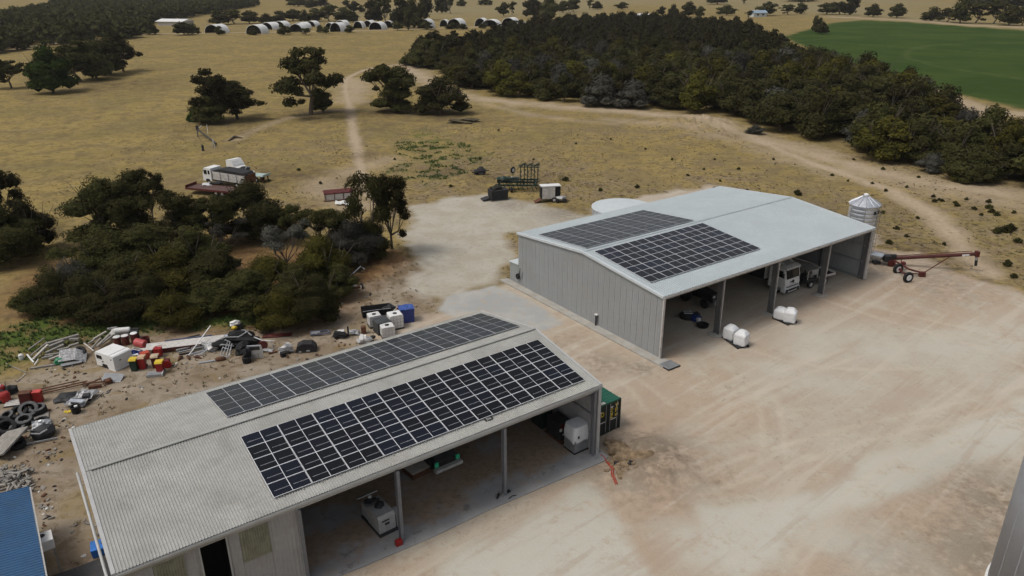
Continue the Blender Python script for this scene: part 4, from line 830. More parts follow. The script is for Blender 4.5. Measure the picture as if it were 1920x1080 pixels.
# ------------------------------------------------------------------ objects
def solo(name, b, mats, label, cat, loc=(0, 0, 0), rz=0, group=None, kind=None):
    return tag(b.build(name, mats, None, loc, rz), label, cat, group, kind)
def span(p0, p1):
    a, b_ = G(*p0), G(*p1); d = b_ - a; return (a + b_) / 2, math.hypot(d.x, d.y), math.atan2(d.y, d.x)
def wheel(parent, p, r, wd, axis='Y', rim=m_whited, n=20):
    b = MB(); b.lathe([(r * .55, -wd / 2), (r * .9, -wd / 2), (r, -wd * .3), (r, wd * .3), (r * .9, wd / 2), (r * .55, wd / 2)], n, (0, 0, 0), axis, cap=False)
    o = b.build('wheel', m_black, parent, p); c = MB(); c.lathe([(r * .2, -wd * .52), (r * .5, -wd * .45), (r * .56, -wd * .5), (r * .56, wd * .5), (r * .5, wd * .45), (r * .2, wd * .52)], 14, (0, 0, 0), axis); c.build('rim', rim, o); return o
def part(parent, name, b, m, label=None, smooth_=False):
    o = b.build(name, m, parent, smooth_=smooth_)
    if label: o['label'] = label
    return o
def B1(*a, **k): return MB().box(*a, **k)
def bag_mb(sx, sy, h, seed):
    rr = random.Random(seed); b = MB(); n = 20; rings = []
    for z, k in ((0, .95), (.1, 1), (.5, 1.02), (.68, 1.0), (.76, .96), (.86, .80), (.95, .62), (1.0, .45)):
        ring = []
        for i in range(n):
            a = 2 * math.pi * i / n; ca, sa = math.cos(a), math.sin(a); e = .3 if z < .8 else .45; r_ = 1 + rr.uniform(-.03, .03)
            ring.append((math.copysign(abs(ca) ** e, ca) * sx / 2 * k * r_, math.copysign(abs(sa) ** e, sa) * sy / 2 * k * r_, h * z + rr.uniform(-.015, .015)))
        rings.append(ring)
    vs = [p for r in rings for p in r]; fs = [(i * n + k, i * n + (k + 1) % n, (i + 1) * n + (k + 1) % n, (i + 1) * n + k) for i in range(len(rings) - 1) for k in range(n)]
    fs += [tuple(range(n - 1, -1, -1)), tuple(range((len(rings) - 1) * n, len(rings) * n))]; return b.add(vs, fs)
# --- yard in front of the far shed
for (p, lb, sd_b) in [((1369, 636), 'white bulk bag at the back of the pallet beside the first far shed post', 1), ((1389, 647), 'white bulk bag at the front of the pallet beside the first far shed post', 2),
                      ((1462, 598), 'lower slumped white bulk bag against the second post of the far shed', 3), ((1480, 604), 'taller white bulk bag in front of the slumped one at the second post', 4)]:
    g = G(*p); hh = (1.25, 1.3, 1.05, 1.3)[sd_b - 1]; t = thing('bulk_bag', lb, 'bag', (g.x, g.y, .17), YAW + .12 * sd_b, 'white bulk bags on pallets'); part(t, 'bag_body', bag_mb(1.12, 1.12, hh, sd_b), m_bag)
    b = MB()
    for sx_ in (-1, 1): b.tube([(sx_ * .35, -.35, hh * .86), (sx_ * .2, -.1, hh * 1.0), (sx_ * .3, .35, hh * .86)], .025, 5)
    part(t, 'lifting_loop', b, m_bag)
for a, c_, lb in (((1364, 631), (1394, 653), 'dark low pallet under the two bags by the first post'), ((1456, 594), (1486, 608), 'dark low pallet under the two bags by the second post')):
    ce, L, rz = span(a, c_); t = thing('pallet', lb, 'pallet', ce, rz, 'dark pallets under the bulk bags')
    for i in range(7): part(t, 'slat', B1((-L / 2 + (i + .5) * L / 7, 0, .15), (L / 7 - .05, 1.3, .025)), m_dark)
    for y in (-.55, 0, .55): part(t, 'bearer', B1((0, y, .07), (L, .1, .13)), m_dark)
t = thing('metal_plate', 'grey steel plate with black rim lying in front of the gable wall corner', 'plate', G(1255, 686), YAW); part(t, 'plate_top', B1((0, 0, .14), (1.35, 1.15, .03)), m_gal); part(t, 'plate_rim', B1((0, 0, .07), (1.4, 1.2, .11)), m_blk)
# white truck parked under the far shed
t = thing('truck', 'white cab-over truck with roof deflector parked nose out under the far shed', 'truck', B_(21.65, 2.4, 0), YAW)
b = MB(); b.prism([(0, .55), (2.0, .55), (2.0, 2.75), (.25, 2.75), (.06, 1.75), (-.04, 1.1)], 'X', -1.2, 1.2); part(t, 'cab', b, m_white)
b = MB(); b.add([(-1.08, .055, 1.78), (1.08, .055, 1.78), (1.02, .235, 2.66), (-1.02, .235, 2.66)], [(0, 1, 2, 3)]); 
part(t, 'windscreen', B1((0, .10, 2.2), (2.2, .06, .98), rot=rotm(-.2)), m_glass); part(t, 'side_window', B1((-1.2, .8, 2.22), (.04, .9, .7)), m_glass); part(t, 'side_window', B1((1.2, .8, 2.22), (.04, .9, .7)), m_glass)
part(t, 'screen_pillar', MB().box((-1.12, .1, 2.2), (.07, .1, .95), rot=rotm(-.2)).box((1.12, .1, 2.2), (.07, .1, .95), rot=rotm(-.2)), m_white); part(t, 'wiper', MB().tube([(-.6, .0, 1.82), (-.1, .06, 2.1)], .02, 4).tube([(.3, .0, 1.82), (.8, .06, 2.1)], .02, 4), m_dark); part(t, 'door_seam', B1((-1.205, 1.4, 1.5), (.012, .03, 1.8)), m_dark); part(t, 'step', B1((-1.16, .75, .62), (.1, .9, .3)), m_gal); part(t, 'lower_grille', MB().box((0, -.06, .86), (1.9, .06, .07)).box((-.95, -.1, .35), (.5, .1, .12)).box((.95, -.1, .35), (.5, .1, .12)), m_dark)
part(t, 'bumper', MB().prism([(-.14, .32), (.4, .32), (.4, .72), (-.1, .72)], 'X', -1.22, 1.22), m_white); part(t, 'grille', B1((0, -.1, .52), (1.3, .12, .2)), m_blk)
for s_ in (-1, 1): part(t, 'headlight', B1((s_ * .92, -.12, .54), (.36, .1, .18)), m_glass); part(t, 'mirror', B1((s_ * 1.36, .15, 2.15), (.12, .1, .5)), m_dark)
b = MB(); b.lathe([(.17, -.03), (.17, .03)], 16, (.1, -.045, 1.35), 'Y'); b.box((-.25, -.035, 1.34), (.3, .03, .1)); part(t, 'grille_emblem', b, m_dark); part(t, 'badge_strip', B1((.1, -.02, 1.08), (1.1, .05, .12)), m_whited)
part(t, 'roof_visor', MB().prism([(-.02, 2.76), (1.95, 2.76), (1.9, 3.0), (.5, 3.06), (.05, 2.9)], 'X', -1.15, 1.15), m_whited)
b = MB()
for s_ in (-1, 1): b.prism([(.6, 3.06), (1.9, 3.02), (1.85, 3.62), (1.4, 3.6)], 'X', s_ * .8 - .06, s_ * .8 + .06)
b.box((0, 1.75, 3.4), (1.6, .06, .5), rot=rotm(-.4)); part(t, 'roof_deflector', b, m_whited)
part(t, 'chassis', B1((0, 5.4, .8), (1.0, 7.4, .3)), m_dark); part(t, 'cargo_body', B1((0, 6.6, 2.2), (2.5, 8.0, 2.3)), m_load); part(t, 'front_board', B1((0, 2.5, 2.3), (2.5, .1, 2.4)), m_whited)
for y in (1.0, 6.4, 7.8):
    for s_ in (-1, 1): wheel(t, (s_ * 1.02, y, .5), .5, .32, 'X')
# flat-tray ute beside it
t = thing('farm_ute', 'small dark flat-tray farm vehicle with open cab beside the white truck', 'ute', B_(24.0, 3.0, 0), YAW - .12)
part(t, 'chassis', B1((1.7, 0, .62), (4.2, 1.0, .22)), m_dark); part(t, 'tray', B1((2.95, 0, .95), (2.5, 1.8, .12)), m_dark); part(t, 'tray_side', B1((2.95, -.92, 1.0), (2.5, .05, .24)), m_whited); part(t, 'tray_side', B1((2.95, .92, 1.0), (2.5, .05, .24)), m_whited); part(t, 'tailgate', B1((4.22, 0, 1.0), (.06, 1.85, .26)), m_white)
part(t, 'cab', MB().prism([(.1, .6), (1.6, .6), (1.6, 1.0), (.1, 1.0)], 'Y', -.85, .85), m_dark); part(t, 'cab_roof', B1((.85, 0, 2.02), (1.6, 1.75, .09)), m_wood)
for x, y in ((.12, -.8), (1.55, -.8), (.12, .8), (1.55, .8)): part(t, 'cab_pillar', B1((x, y, 1.5), (.07, .07, 1.0)), m_whited if y < 0 else m_dark)
part(t, 'seat', B1((1.0, -.3, 1.2), (.5, .5, .5), top=(.6, 1)), m_wood); part(t, 'tail_light', B1((4.27, -.7, .82), (.05, .3, .12)), m_yel)
for x in (.6, 2.7):
    for s_ in (-.85, .85): wheel(t, (x, s_, .4), .4, .26, 'Y')
solo('cool_box', MB().box((0, 0, .36), (.95, .75, .72)).box((0, 0, .75), (1.0, .8, .07)), m_whited, 'white box standing on the tray of the farm vehicle', 'box', B_(25.9, 2.95, 1.02), YAW - .12)
# dark machine and floor junk in the first bay of the far shed
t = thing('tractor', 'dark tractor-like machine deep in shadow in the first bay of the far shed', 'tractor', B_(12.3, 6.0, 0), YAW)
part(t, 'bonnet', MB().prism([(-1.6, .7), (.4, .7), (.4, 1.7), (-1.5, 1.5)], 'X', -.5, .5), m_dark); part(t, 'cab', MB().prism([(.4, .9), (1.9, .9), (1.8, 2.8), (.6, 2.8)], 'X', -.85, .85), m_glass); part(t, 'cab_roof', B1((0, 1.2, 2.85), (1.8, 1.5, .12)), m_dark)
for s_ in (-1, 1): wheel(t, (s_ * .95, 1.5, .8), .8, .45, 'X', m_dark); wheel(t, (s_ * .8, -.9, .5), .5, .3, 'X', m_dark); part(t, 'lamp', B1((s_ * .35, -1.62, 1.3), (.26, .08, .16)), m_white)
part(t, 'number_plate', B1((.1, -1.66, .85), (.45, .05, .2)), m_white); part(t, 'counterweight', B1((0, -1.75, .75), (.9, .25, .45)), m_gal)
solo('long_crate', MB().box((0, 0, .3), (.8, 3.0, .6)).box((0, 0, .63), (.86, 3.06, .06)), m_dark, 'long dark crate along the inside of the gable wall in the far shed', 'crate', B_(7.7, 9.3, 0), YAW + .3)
t = thing('engine_part', 'dark machine part with two pale slots on the far shed floor', 'machine part', G(1289, 595), YAW + .5); part(t, 'housing', MB().lathe([(.75, 0), (.8, .3), (.6, .5), (.2, .55)], 16), m_dark); part(t, 'slot', B1((-.2, -.1, .56), (.18, .8, .05), rz=.4), m_offw); part(t, 'slot', B1((.25, .1, .54), (.18, .8, .05), rz=.4), m_offw)
t = thing('parts_pile', 'heap of blue and white parts between the dark machine part and black tub', 'scrap', G(1305, 601)); part(t, 'blue_lump', MB().blob((0, 0, .25), (.55, .5, .35), 3, .3, 1), m_bluep); part(t, 'white_piece', B1((.1, -.45, .3), (.3, .3, .4), rz=.5), m_offw); part(t, 'dark_lump', MB().blob((.1, .7, .3), (.7, .5, .4), 5, .3, 1), m_dark)
solo('black_tub', MB().lathe([(.5, 0), (.6, .28), (.55, .3), (.45, .06)], 18), m_blk, 'low black tub at the end of the junk row on the far shed floor', 'tub', G(1317, 612))

# --- under the near shed
t = thing('wrapped_crate', 'tall pale grey crate half covered by a torn white plastic wrap by the corner post', 'crate', A_(28.1, .75, .035), YAW)
part(t, 'crate_body', B1((.65, .6, .62), (1.22, 1.12, 1.15)), m_gal); part(t, 'base', B1((.65, .6, .05), (1.28, 1.2, .1)), m_blk)
b = MB(); rr = random.Random(4); n = 28; ring0, ring1, ring2 = [], [], []
for i in range(n):
    a = 2 * math.pi * (i + .5) / n; ca, sa = math.cos(a), math.sin(a); e = .35; x = math.copysign(abs(ca) ** e, ca); y = math.copysign(abs(sa) ** e, sa)
    ring0.append((.65 + x * .72, .6 + y * .66, .95 + rr.uniform(-.16, .16))); ring1.append((.65 + x * (.70 + rr.uniform(0, .05)), .6 + y * (.64 + rr.uniform(0, .05)), 1.5)); ring2.append((.65 + x * .64, .6 + y * .58, 2.08))
vs = ring0 + ring1 + ring2; b.add(vs, [(j * n + i, j * n + (i + 1) % n, (j + 1) * n + (i + 1) % n, (j + 1) * n + i) for j in range(2) for i in range(n)] + [tuple(range(2 * n, 3 * n))]); part(t, 'torn_wrap', b, m_bag)
part(t, 'label_mark', B1((.3, -.07, 1.35), (.12, .05, .18)), m_dark)
t = thing('machine_crate', 'dark machine with red and white labels behind the wrapped crate', 'machine', A_(28.3, 2.5, .035), YAW); part(t, 'body', B1((.5, .8, .75), (1.1, 1.5, 1.4)), m_dark); part(t, 'red_panel', B1((.2, .04, 1.2), (.4, .04, .5)), m_dred); part(t, 'white_label', B1((0, -.0, 1.0), (.2, .04, .22)), m_offw); part(t, 'white_label', B1((.3, -.0, .55), (.25, .04, .1)), m_offw); part(t, 'skid', B1((.5, .7, .06), (1.3, 2.0, .1)), m_rust)
solo('cabinet', MB().box((.5, .6, .7), (1.0, 1.2, 1.35)).box((.5, .6, 1.41), (1.06, 1.26, .06)).box((.25, -.02, .7), (.03, .04, 1.1)), m_dgrn, 'dark greenish cabinet behind the labelled machine along the end wall', 'cabinet', A_(28.2, 4.6, .035), YAW)
solo('brown_crate', MB().box((.7, 1.0, .6), (1.4, 2.0, 1.15)).box((.7, -.03, .6), (.1, .06, 1.1)).box((.1, -.03, .6), (.1, .06, 1.1)).box((1.3, -.03, .6), (.1, .06, 1.1)), m_twood, 'brown wooden crate at the far end of the row along the end wall', 'crate', A_(27.8, 6.4, .035), YAW)
t = thing('loader', 'dark vehicle with pale bumper and two mint-green lamp covers in the near shed', 'vehicle', A_(20.1, 4.3, .035), YAW + .03)
part(t, 'bumper', B1((0, -.1, .42), (2.1, .3, .22)), m_whited); part(t, 'nose', MB().prism([(.1, .5), (1.9, .5), (1.9, 1.55), (.7, 1.45), (.15, 1.0)], 'X', -.8, .8), m_dark); part(t, 'cab', MB().prism([(1.9, .5), (3.6, .5), (3.4, 2.4), (2.3, 2.4)], 'X', -.85, .85), m_glass)
for s_ in (-1, 1): part(t, 'lamp_cover', B1((s_ * .82, .05, .78), (.28, .1, .34)), m_lgreen); wheel(t, (s_ * .9, .95, .45), .45, .3, 'X', m_dark); wheel(t, (s_ * .9, 3.2, .45), .45, .3, 'X', m_dark)
b = MB()
for k in range(4): b.tube([(-.55 + k * .35, .06, .55), (-.55 + k * .35, .1, 1.0)], .03, 5)
b.tube([(-.6, .06, 1.0), (.6, .06, 1.0)], .035, 5); part(t, 'bull_bar', b, m_dark)
t = thing('timber_box', 'low pale plywood box on the floor left of the green-lamped vehicle', 'box', G(781, 885, .05), YAW + .1); part(t, 'lid', B1((0, .3, .48), (1.5, 2.0, .05)), m_woodb); part(t, 'box_body', B1((0, .3, .23), (1.4, 1.9, .45)), m_rust)
t = thing('sprayer_tank', 'grey white plastic tank unit with dark pump fittings next to the near shed post', 'tank', A_(14.05, 1.9, .035), YAW + .05)
b = MB(); b.prism([(-.75, .15), (.6, .15), (.75, .5), (.75, 1.15), (.55, 1.3), (-.6, 1.3), (-.75, 1.1)], 'X', -.55, .55); part(t, 'tank', b, m_tankg)
b = MB(); b.prism([(.75, .15), (1.55, .15), (1.55, 1.0), (.8, 1.05)], 'X', -.5, .7); part(t, 'rear_tank', b, m_tankg)
b = MB(); b.prism([(-.9, .2), (-.1, .2), (.05, .5), (.05, .95), (-.15, 1.1), (-.9, .95)], 'X', .62, .98); part(t, 'side_tank', b, m_tankg); part(t, 'cover', B1((.0, 1.75, 1.25), (1.3, .5, .06), rot=rotm(-.5)), m_tankg)
part(t, 'pump', MB().blob((.1, .3, 1.36), (.35, .4, .18), 2, .3, 1).tube([(-.3, .8, 1.3), (0, .6, 1.5), (.4, .9, 1.3)], .05, 5), m_dark); part(t, 'pump', MB().blob((.0, 1.25, 1.1), (.5, .3, .2), 6, .3, 1), m_dark); part(t, 'skid', B1((.05, .3, .07), (1.3, 2.4, .12)), m_dark); part(t, 'fitting', MB().lathe([(.12, 0), (.12, .1)], 10, (.0, 1.3, 1.3)), m_white)
part(t, 'tank_marks', MB().box((-.1, -.76, .95), (.5, .02, .08)).box((.0, -.76, .7), (.3, .02, .14)), m_dark)
t = thing('fuel_can', 'red plastic fuel can at the foot of the near shed post', 'can', A_(14.15, -.12, .03), YAW); part(t, 'can_body', B1((0, 0, .17), (.42, .3, .34), top=(.85, .85)), m_red); part(t, 'can_handle', MB().tube([(-.12, 0, .33), (-.08, 0, .42), (.1, 0, .42), (.14, 0, .33)], .025, 6), m_red)
solo('floor_bracket', MB().box((-.5, .1, .06), (.5, .12, .08), rz=.8).box((.3, .1, .07), (.25, .2, .1)).tube([(-.1, -.5, .05), (.25, -.42, .09), (.5, -.5, .05)], .03, 5), m_dark, 'small dark bits of steel around the foot of the middle near shed post', 'scrap', A_(21.79, .0, .03), YAW)
# shipping container
t = thing('shipping_container', 'green shipping container with dark doors and yellow painted letters beside the near shed', 'container', A_(31.72, 1.45, 0), YAW)
CL = 6.06
b = MB(); b.box((0, CL / 2, .12), (2.44, CL, .16)); part(t, 'underframe', b, m_contd)
for s_ in (-1, 1):
    b = MB(); b.ribs((s_ * 1.17, .1, 0), (0, 1, 0), CL - .2, (0, 0, 1), (s_, 0, 0), .28, .04, .2, lambda x: 2.5); part(t, 'side_wall', b, m_cont)
b = MB(); b.box((0, CL - .05, 1.35), (2.4, .08, 2.3)); part(t, 'end_wall', b, m_cont)
b = MB(); b.ribs((-1.18, .02, 2.57), (0, 1, 0), CL - .04, (1, 0, 0), (0, 0, 1), .35, .022, 0, lambda x: 2.36); part(t, 'roof', b, m_cont)
part(t, 'roof_header', B1((0, .06, 2.52), (2.44, .14, .13)), m_cont); part(t, 'roof_strip', B1((-.62, .1, 2.62), (.75, .22, .05), rz=-.05), m_whited)
for s_ in (-1, 1):
    d = B1((s_ * .59, .02, 1.33), (1.15, .06, 2.24)).build('door', m_contd, t)
    for x in (.2, .85): MB().tube([(s_ * x, -.05, .22), (s_ * x, -.05, 2.46)], .026, 6).build('lock_bar', m_gal, d)
    MB().box((s_ * .52, -.05, 1.12), (.55, .05, .05)).build('handle', m_whited, d)
    b = MB()
    for z in (.5, 1.3, 2.1): b.box((s_ * .62, -.012, z), (1.0, .012, .03))
    b.build('door_rib', m_dark, d)
    part(t, 'corner_post', B1((s_ * 1.19, .02, 1.3), (.1, .12, 2.5)), m_contd)
def stroke(b, segs, x0, z0, w_, h_, th=.05):
    for x1, z1, x2, z2 in segs: b.tube([(x0 + x1 * w_, -.035, z0 + z1 * h_), (x0 + x2 * w_, -.035, z0 + z2 * h_)], th, 4)
GL = {'D': [(0, 0, 0, 1), (0, 1, .7, .9), (.7, .9, .9, .5), (.9, .5, .7, .1), (.7, .1, 0, 0)], 'E': [(0, 0, 0, 1), (0, 1, .8, 1), (0, .5, .65, .5), (0, 0, .8, 0)], 'Y': [(0, 1, .45, .5), (.9, 1, .2, 0)], 'Z': [(0, 1, .8, 1), (.8, 1, 0, 0), (0, 0, .8, 0)], '=': [(0, .2, .8, .3), (0, .8, .8, .9)], 'P': [(0, 0, 0, 1), (0, 1, .7, .95), (.7, .95, .7, .5), (.7, .5, 0, .45)], '-': [(0, .5, .8, .6)]}
for ch, x, z, w_, h_ in (('-', -.98, 1.62, .3, .3), ('D', -.62, 1.62, .26, .34), ('E', .22, 1.62, .3, .34), ('Z', .2, 1.24, .32, .28), ('Y', .72, 2.0, .26, .3), ('P', .72, 1.58, .26, .32), ('=', .68, 1.28, .3, .16)):
    b = MB(); stroke(b, GL[ch], x, z, w_, h_, .036); part(t, 'letter', b, m_yel)
for x, z in ((.35, 2.12), (.85, 2.18), (-.75, 1.98)): part(t, 'notice', B1((x, -.03, z), (.26, .02, .08), rz=0), m_offw)
# hose and dug heap beside the corner
b = MB(); hp = [(1126, 853), (1133, 858), (1138, 868), (1143, 874), (1147, 882), (1146, 892), (1150, 902), (1154, 913)]
b.tube([G(x, y, .05) for x, y in hp], .035, 6); b.tube([G(x + 3, y + 1, .08) for x, y in hp[2:]], .03, 6); solo('hose', b, m_hdr, 'orange-red hose snaking out of the dug sand by the shed corner', 'hose')
b = MB(); gp = at(1192, 868)
for k, (px_, py_, sx_, sy_, h_) in enumerate(((1186, 866, 1.5, 1.1, .75), (1160, 848, .9, .8, .6), (1150, 836, .6, .6, .45), (1222, 874, 1.5, 1.0, .4), (1172, 890, .8, .9, .35), (1205, 850, 1.2, .6, .3))):
    c_ = at(px_, py_); b.blob((c_.x, c_.y, -.03), (sx_, sy_, h_), k + 40, .30, 3)
solo('sand_heap', b, mat('loose_brown_sand_heap', (.225, .165, .105), 1, 0, .4, 2.2, (.12, .085, .05), .7, .05), 'heap of loose brown sand dug up beside the container and hose', 'sand heap')
b = MB(); rr = random.Random(21)
for k in range(46):
    t_ = rr.random(); px_, py_ = 1148 + 34 * t_ + rr.gauss(0, 9), 870 + 16 * t_ + rr.gauss(0, 7); z_ = rr.uniform(.06, .2); b.mat(rr.choice((0, 0, 1))).blob(tuple(G(px_, py_, z_ * .2)), (z_ * 1.2, z_, z_ * .7), k, .4, 1)
solo('dirt_clods', b, [mat('loose_brown_sand', (.22, .16, .10), .95, 0, .3, 4), m_load], None, None, kind='stuff')

# --- behind and right of the far shed
p = at(1167, 388, 2.35); t = thing('water_tank', 'round pale corrugated water tank behind the far shed', 'tank', (p.x, p.y, 0), .3)
b = MB(); b.lathe([(3.9 + .05 * (i % 2), i * .11) for i in range(22)], 48); part(t, 'tank_wall', b, m_galb); b = MB(); b.lathe([(4.05, 2.3), (4.05, 2.4), (2.0, 2.52), (.2, 2.58)], 48); part(t, 'tank_lid', b, m_flashB); part(t, 'tank_lid_seam', MB().lathe([(4.07, 2.27), (4.07, 2.32)], 48), m_flashB)
p = at(1602, 490); t = thing('grain_silo', 'galvanised round silo with conical ribbed roof behind the far shed corner', 'silo', (p.x, p.y, 0), .2)
b = MB(); prof = []
for i in range(14): prof += [(1.78, .5 + i * .36), (1.82, .5 + i * .36 + .1), (1.82, .5 + i * .36 + .24), (1.78, .5 + i * .36 + .34)]
b.lathe(prof, 36); part(t, 'silo_wall', b, m_galb); b = MB(); b.lathe([(1.95, 5.5), (1.1, 5.88), (.38, 6.16), (.38, 6.26), (.15, 6.34)], 36); part(t, 'silo_roof', b, m_galb)
for k in range(12): a = 2 * math.pi * k / 12; part(t, 'roof_rib', MB().tube([(1.93 * math.cos(a), 1.93 * math.sin(a), 5.54), (.4 * math.cos(a), .4 * math.sin(a), 6.19)], .045, 4), m_galb)
part(t, 'silo_cap', MB().lathe([(.3, 6.26), (.34, 6.38), (.1, 6.46)], 16), m_white); part(t, 'silo_cone', MB().lathe([(.3, .1), (1.78, .52)], 24), m_gal)
for k in range(6): a = 2 * math.pi * k / 6; part(t, 'leg', B1((1.8 * math.cos(a), 1.8 * math.sin(a), 2.6), (.1, .1, 5.2), rz=a), m_gal)
b = MB()
for s_ in (-.2, .2): b.tube([(1.75 + .1, s_ - .8, .3), (1.85, s_ - .8, 5.5), (1.2, s_ - .5, 5.95)], .03, 5)
for i in range(15): b.tube([(1.85, -1.0, .5 + i * .34), (1.85, -.6, .5 + i * .34)], .02, 4)
part(t, 'ladder', b, m_gal); part(t, 'name_plate', B1((.75, -1.62, 4.95), (1.2, .05, .3), rz=.43), m_dark, 'dark sign plate near the top of the silo wall')
for o in t.children: o.scale = (.86, .86, 1.25)
t = thing('grain_auger', 'long dark red grain auger on two white-rimmed wheels right of the far shed', 'auger')
I_, E_ = at(1664, 485, 1.0), at(1832, 476, 2.1); part(t, 'auger_tube', MB().tube([I_, E_], .2, 10), m_auger); part(t, 'top_rail', MB().tube([I_ + Vector((1, .1, .3)), E_ + Vector((-.5, .1, .3))], .05, 5), m_rust)
part(t, 'head', MB().box(E_, (.35, .5, .6)), m_dred); part(t, 'spout', MB().tube([E_ + Vector((0, 0, -.2)), E_ + Vector((.05, -.05, -.7))], .17, 8), m_gal); part(t, 'spout_sock', MB().tube([E_ + Vector((.05, -.05, -.65)), E_ + Vector((.1, -.1, -1.35))], .15, 8), m_black)
part(t, 'name_plate', B1(I_.lerp(E_, .875) + Vector((0, -.22, 0)), (1.0, .03, .2), rot=rotm(0, -.085)), m_white)
part(t, 'strut', MB().tube([I_.lerp(E_, .70) + Vector((0, 0, -.2)), at(1731, 512, .45)], .055, 6), m_dred)
W1, W2 = at(1684, 504, .58), at(1703, 520, .58)
part(t, 'axle', MB().tube([W1, W2], .07, 6), m_dred); part(t, 'frame_arm', MB().tube([at(1678, 489, .95), at(1705, 505, .75), at(1731, 512, .45)], .1, 6), m_dred); part(t, 'frame_arm', MB().tube([at(1674, 489, .9), W1.lerp(W2, .5), at(1728, 514, .35)], .07, 6), m_dred); part(t, 'frame_arm', MB().tube([at(1690, 487, 1.0), W1.lerp(W2, .3)], .06, 6), m_dred)
part(t, 'winch', MB().blob(at(1694, 494, .9), (.3, .3, .25), 2, .2, 1), m_dred); part(t, 'foot', MB().box(at(1729, 514, .35), (.6, .4, .5)), m_dred)
part(t, 'engine', MB().box(I_ + Vector((.1, 0, .05)), (.9, .8, .7)).box(I_ + Vector((.5, -.3, .45)), (.5, .3, .3)), m_dark); part(t, 'belt_guard', MB().lathe([(.1, -.08), (.42, -.08), (.42, .08), (.1, .08)], 16, I_ + Vector((.35, -.4, -.4)), 'Y'), m_dred)
for p in (W1, W2):
    o = wheel(t, p, .6, .3, 'Y', m_white); o.rotation_euler = (0, 0, .25)
t = thing('auger_hopper', 'small galvanised feed hopper between the far shed and the red auger', 'hopper', G(1642, 498)); part(t, 'hopper_bin', MB().lathe([(.15, .3), (.95, 1.0), (.95, 1.15)], 4, cap=False).lathe([(.9, 1.14), (.14, .32)], 4), m_galb); part(t, 'hopper_legs', MB().box((0, 0, .15), (.7, .7, .3)), m_dark); part(t, 'link_tube', MB().tube([(.2, 0, .5), (1.6, .1, .8)], .1, 8), m_gal)

# near silo cut by the right edge
p = at(1852, 1076); vd = Vector((p.x, p.y)).normalized(); rp = Vector((vd.y, -vd.x)); r = 4.2; c0 = Vector((p.x, p.y)) + rp * r
t = thing('steel_silo', 'big plain grey steel silo cut off by the lower right edge', 'silo', (c0.x, c0.y, 0)); b = MB(); b.lathe([(r, .0), (r, 11.5), (r * .5, 13), (.3, 13.6)], 96); part(t, 'silo_shell', b, m_siloN, None, True)
b = MB(); b.lathe([(r + .12, -.05), (r + .12, .14), (r, .16)], 96, cap=False); part(t, 'silo_foot_ring', b, m_white)
for k in range(24): a = 2 * math.pi * k / 24 + .05; part(t, 'seam', B1((r * math.cos(a), r * math.sin(a), 5.75), (.012, .05, 11.4), rz=a), m_siloN)
# blue-roofed shed bottom left
C0 = at(54, 913, 3.0); t = thing('blue_roofed_shed', 'small shed with blue ribbed steel roof cut by the lower left corner', 'shed', (C0.x, C0.y, 0), YAW)
b = MB(); sl_ = math.hypot(8, .9); b.ribs((0, 0, 3.0), (0, -1, 0), 14, (-8 / sl_, 0, .9 / sl_), (.9 / sl_, 0, 8 / sl_), .22, .035, 0, lambda x: sl_); part(t, 'roof', b, m_blue)
part(t, 'roof_edge', MB().prism([(-8, 3.78), (.02, 2.88), (.02, 3.02), (-8, 3.92)], 'Y', .01, .06), m_blue); part(t, 'eave_trim', B1((.05, -7, 2.92), (.08, 14, .1)), m_flash)
part(t, 'wall', MB().box((-4, -7, 1.42), (7.4, 13.4, 2.8)), m_wallA); part(t, 'downpipe', MB().tube([(-.15, -3.2, 2.8), (-.15, -3.2, .1)], .05, 6), m_flash)
p = at(83, 1008, 2.25); lx = (p.x - C0.x) * CY + (p.y - C0.y) * SY; ly = -(p.x - C0.x) * SY + (p.y - C0.y) * CY
t = thing('wall_unit', 'white box unit on a bracket beside the blue roof edge', 'air conditioner', (C0.x, C0.y, 0), YAW); part(t, 'unit_case', B1((lx, ly, 2.0), (.75, .95, .6)), m_white); part(t, 'unit_fan', MB().lathe([(.16, 0), (.16, .03)], 12, (lx - .1, ly + .15, 2.3)), m_dark); part(t, 'bracket', MB().box((lx, ly, 1.65), (.7, .06, .06)).box((lx + .3, ly - .4, .8), (.06, .06, 1.7)), m_gal)
b = MB(); ap = [at(*q_) for q_ in ((92, 1082), (150, 1062), (196, 1044), (222, 1082), (240, 1180), (60, 1180))]; b.prism([(q_.x, q_.y) for q_ in ap], 'Z', -.1, .03); tag(b.build('asphalt_apron', mat('dark_stained_slab', (.045, .045, .047), .8, 0, .3, .6, (.09, .075, .06), .6)), kind='structure')
t = thing('blue_tub', 'bright blue plastic tub by the left wall of the near shed', 'tub', G(185, 1036), .5); part(t, 'tub_body', MB().box((0, 0, .3), (.6, .85, .55), top=(1.1, 1.1)), mat('bright_blue_plastic', (.03, .16, .5), .4)); part(t, 'tub_lid', B1((.35, .3, .5), (.3, .7, .06), rot=rotm(0, .5)), m_bluep)

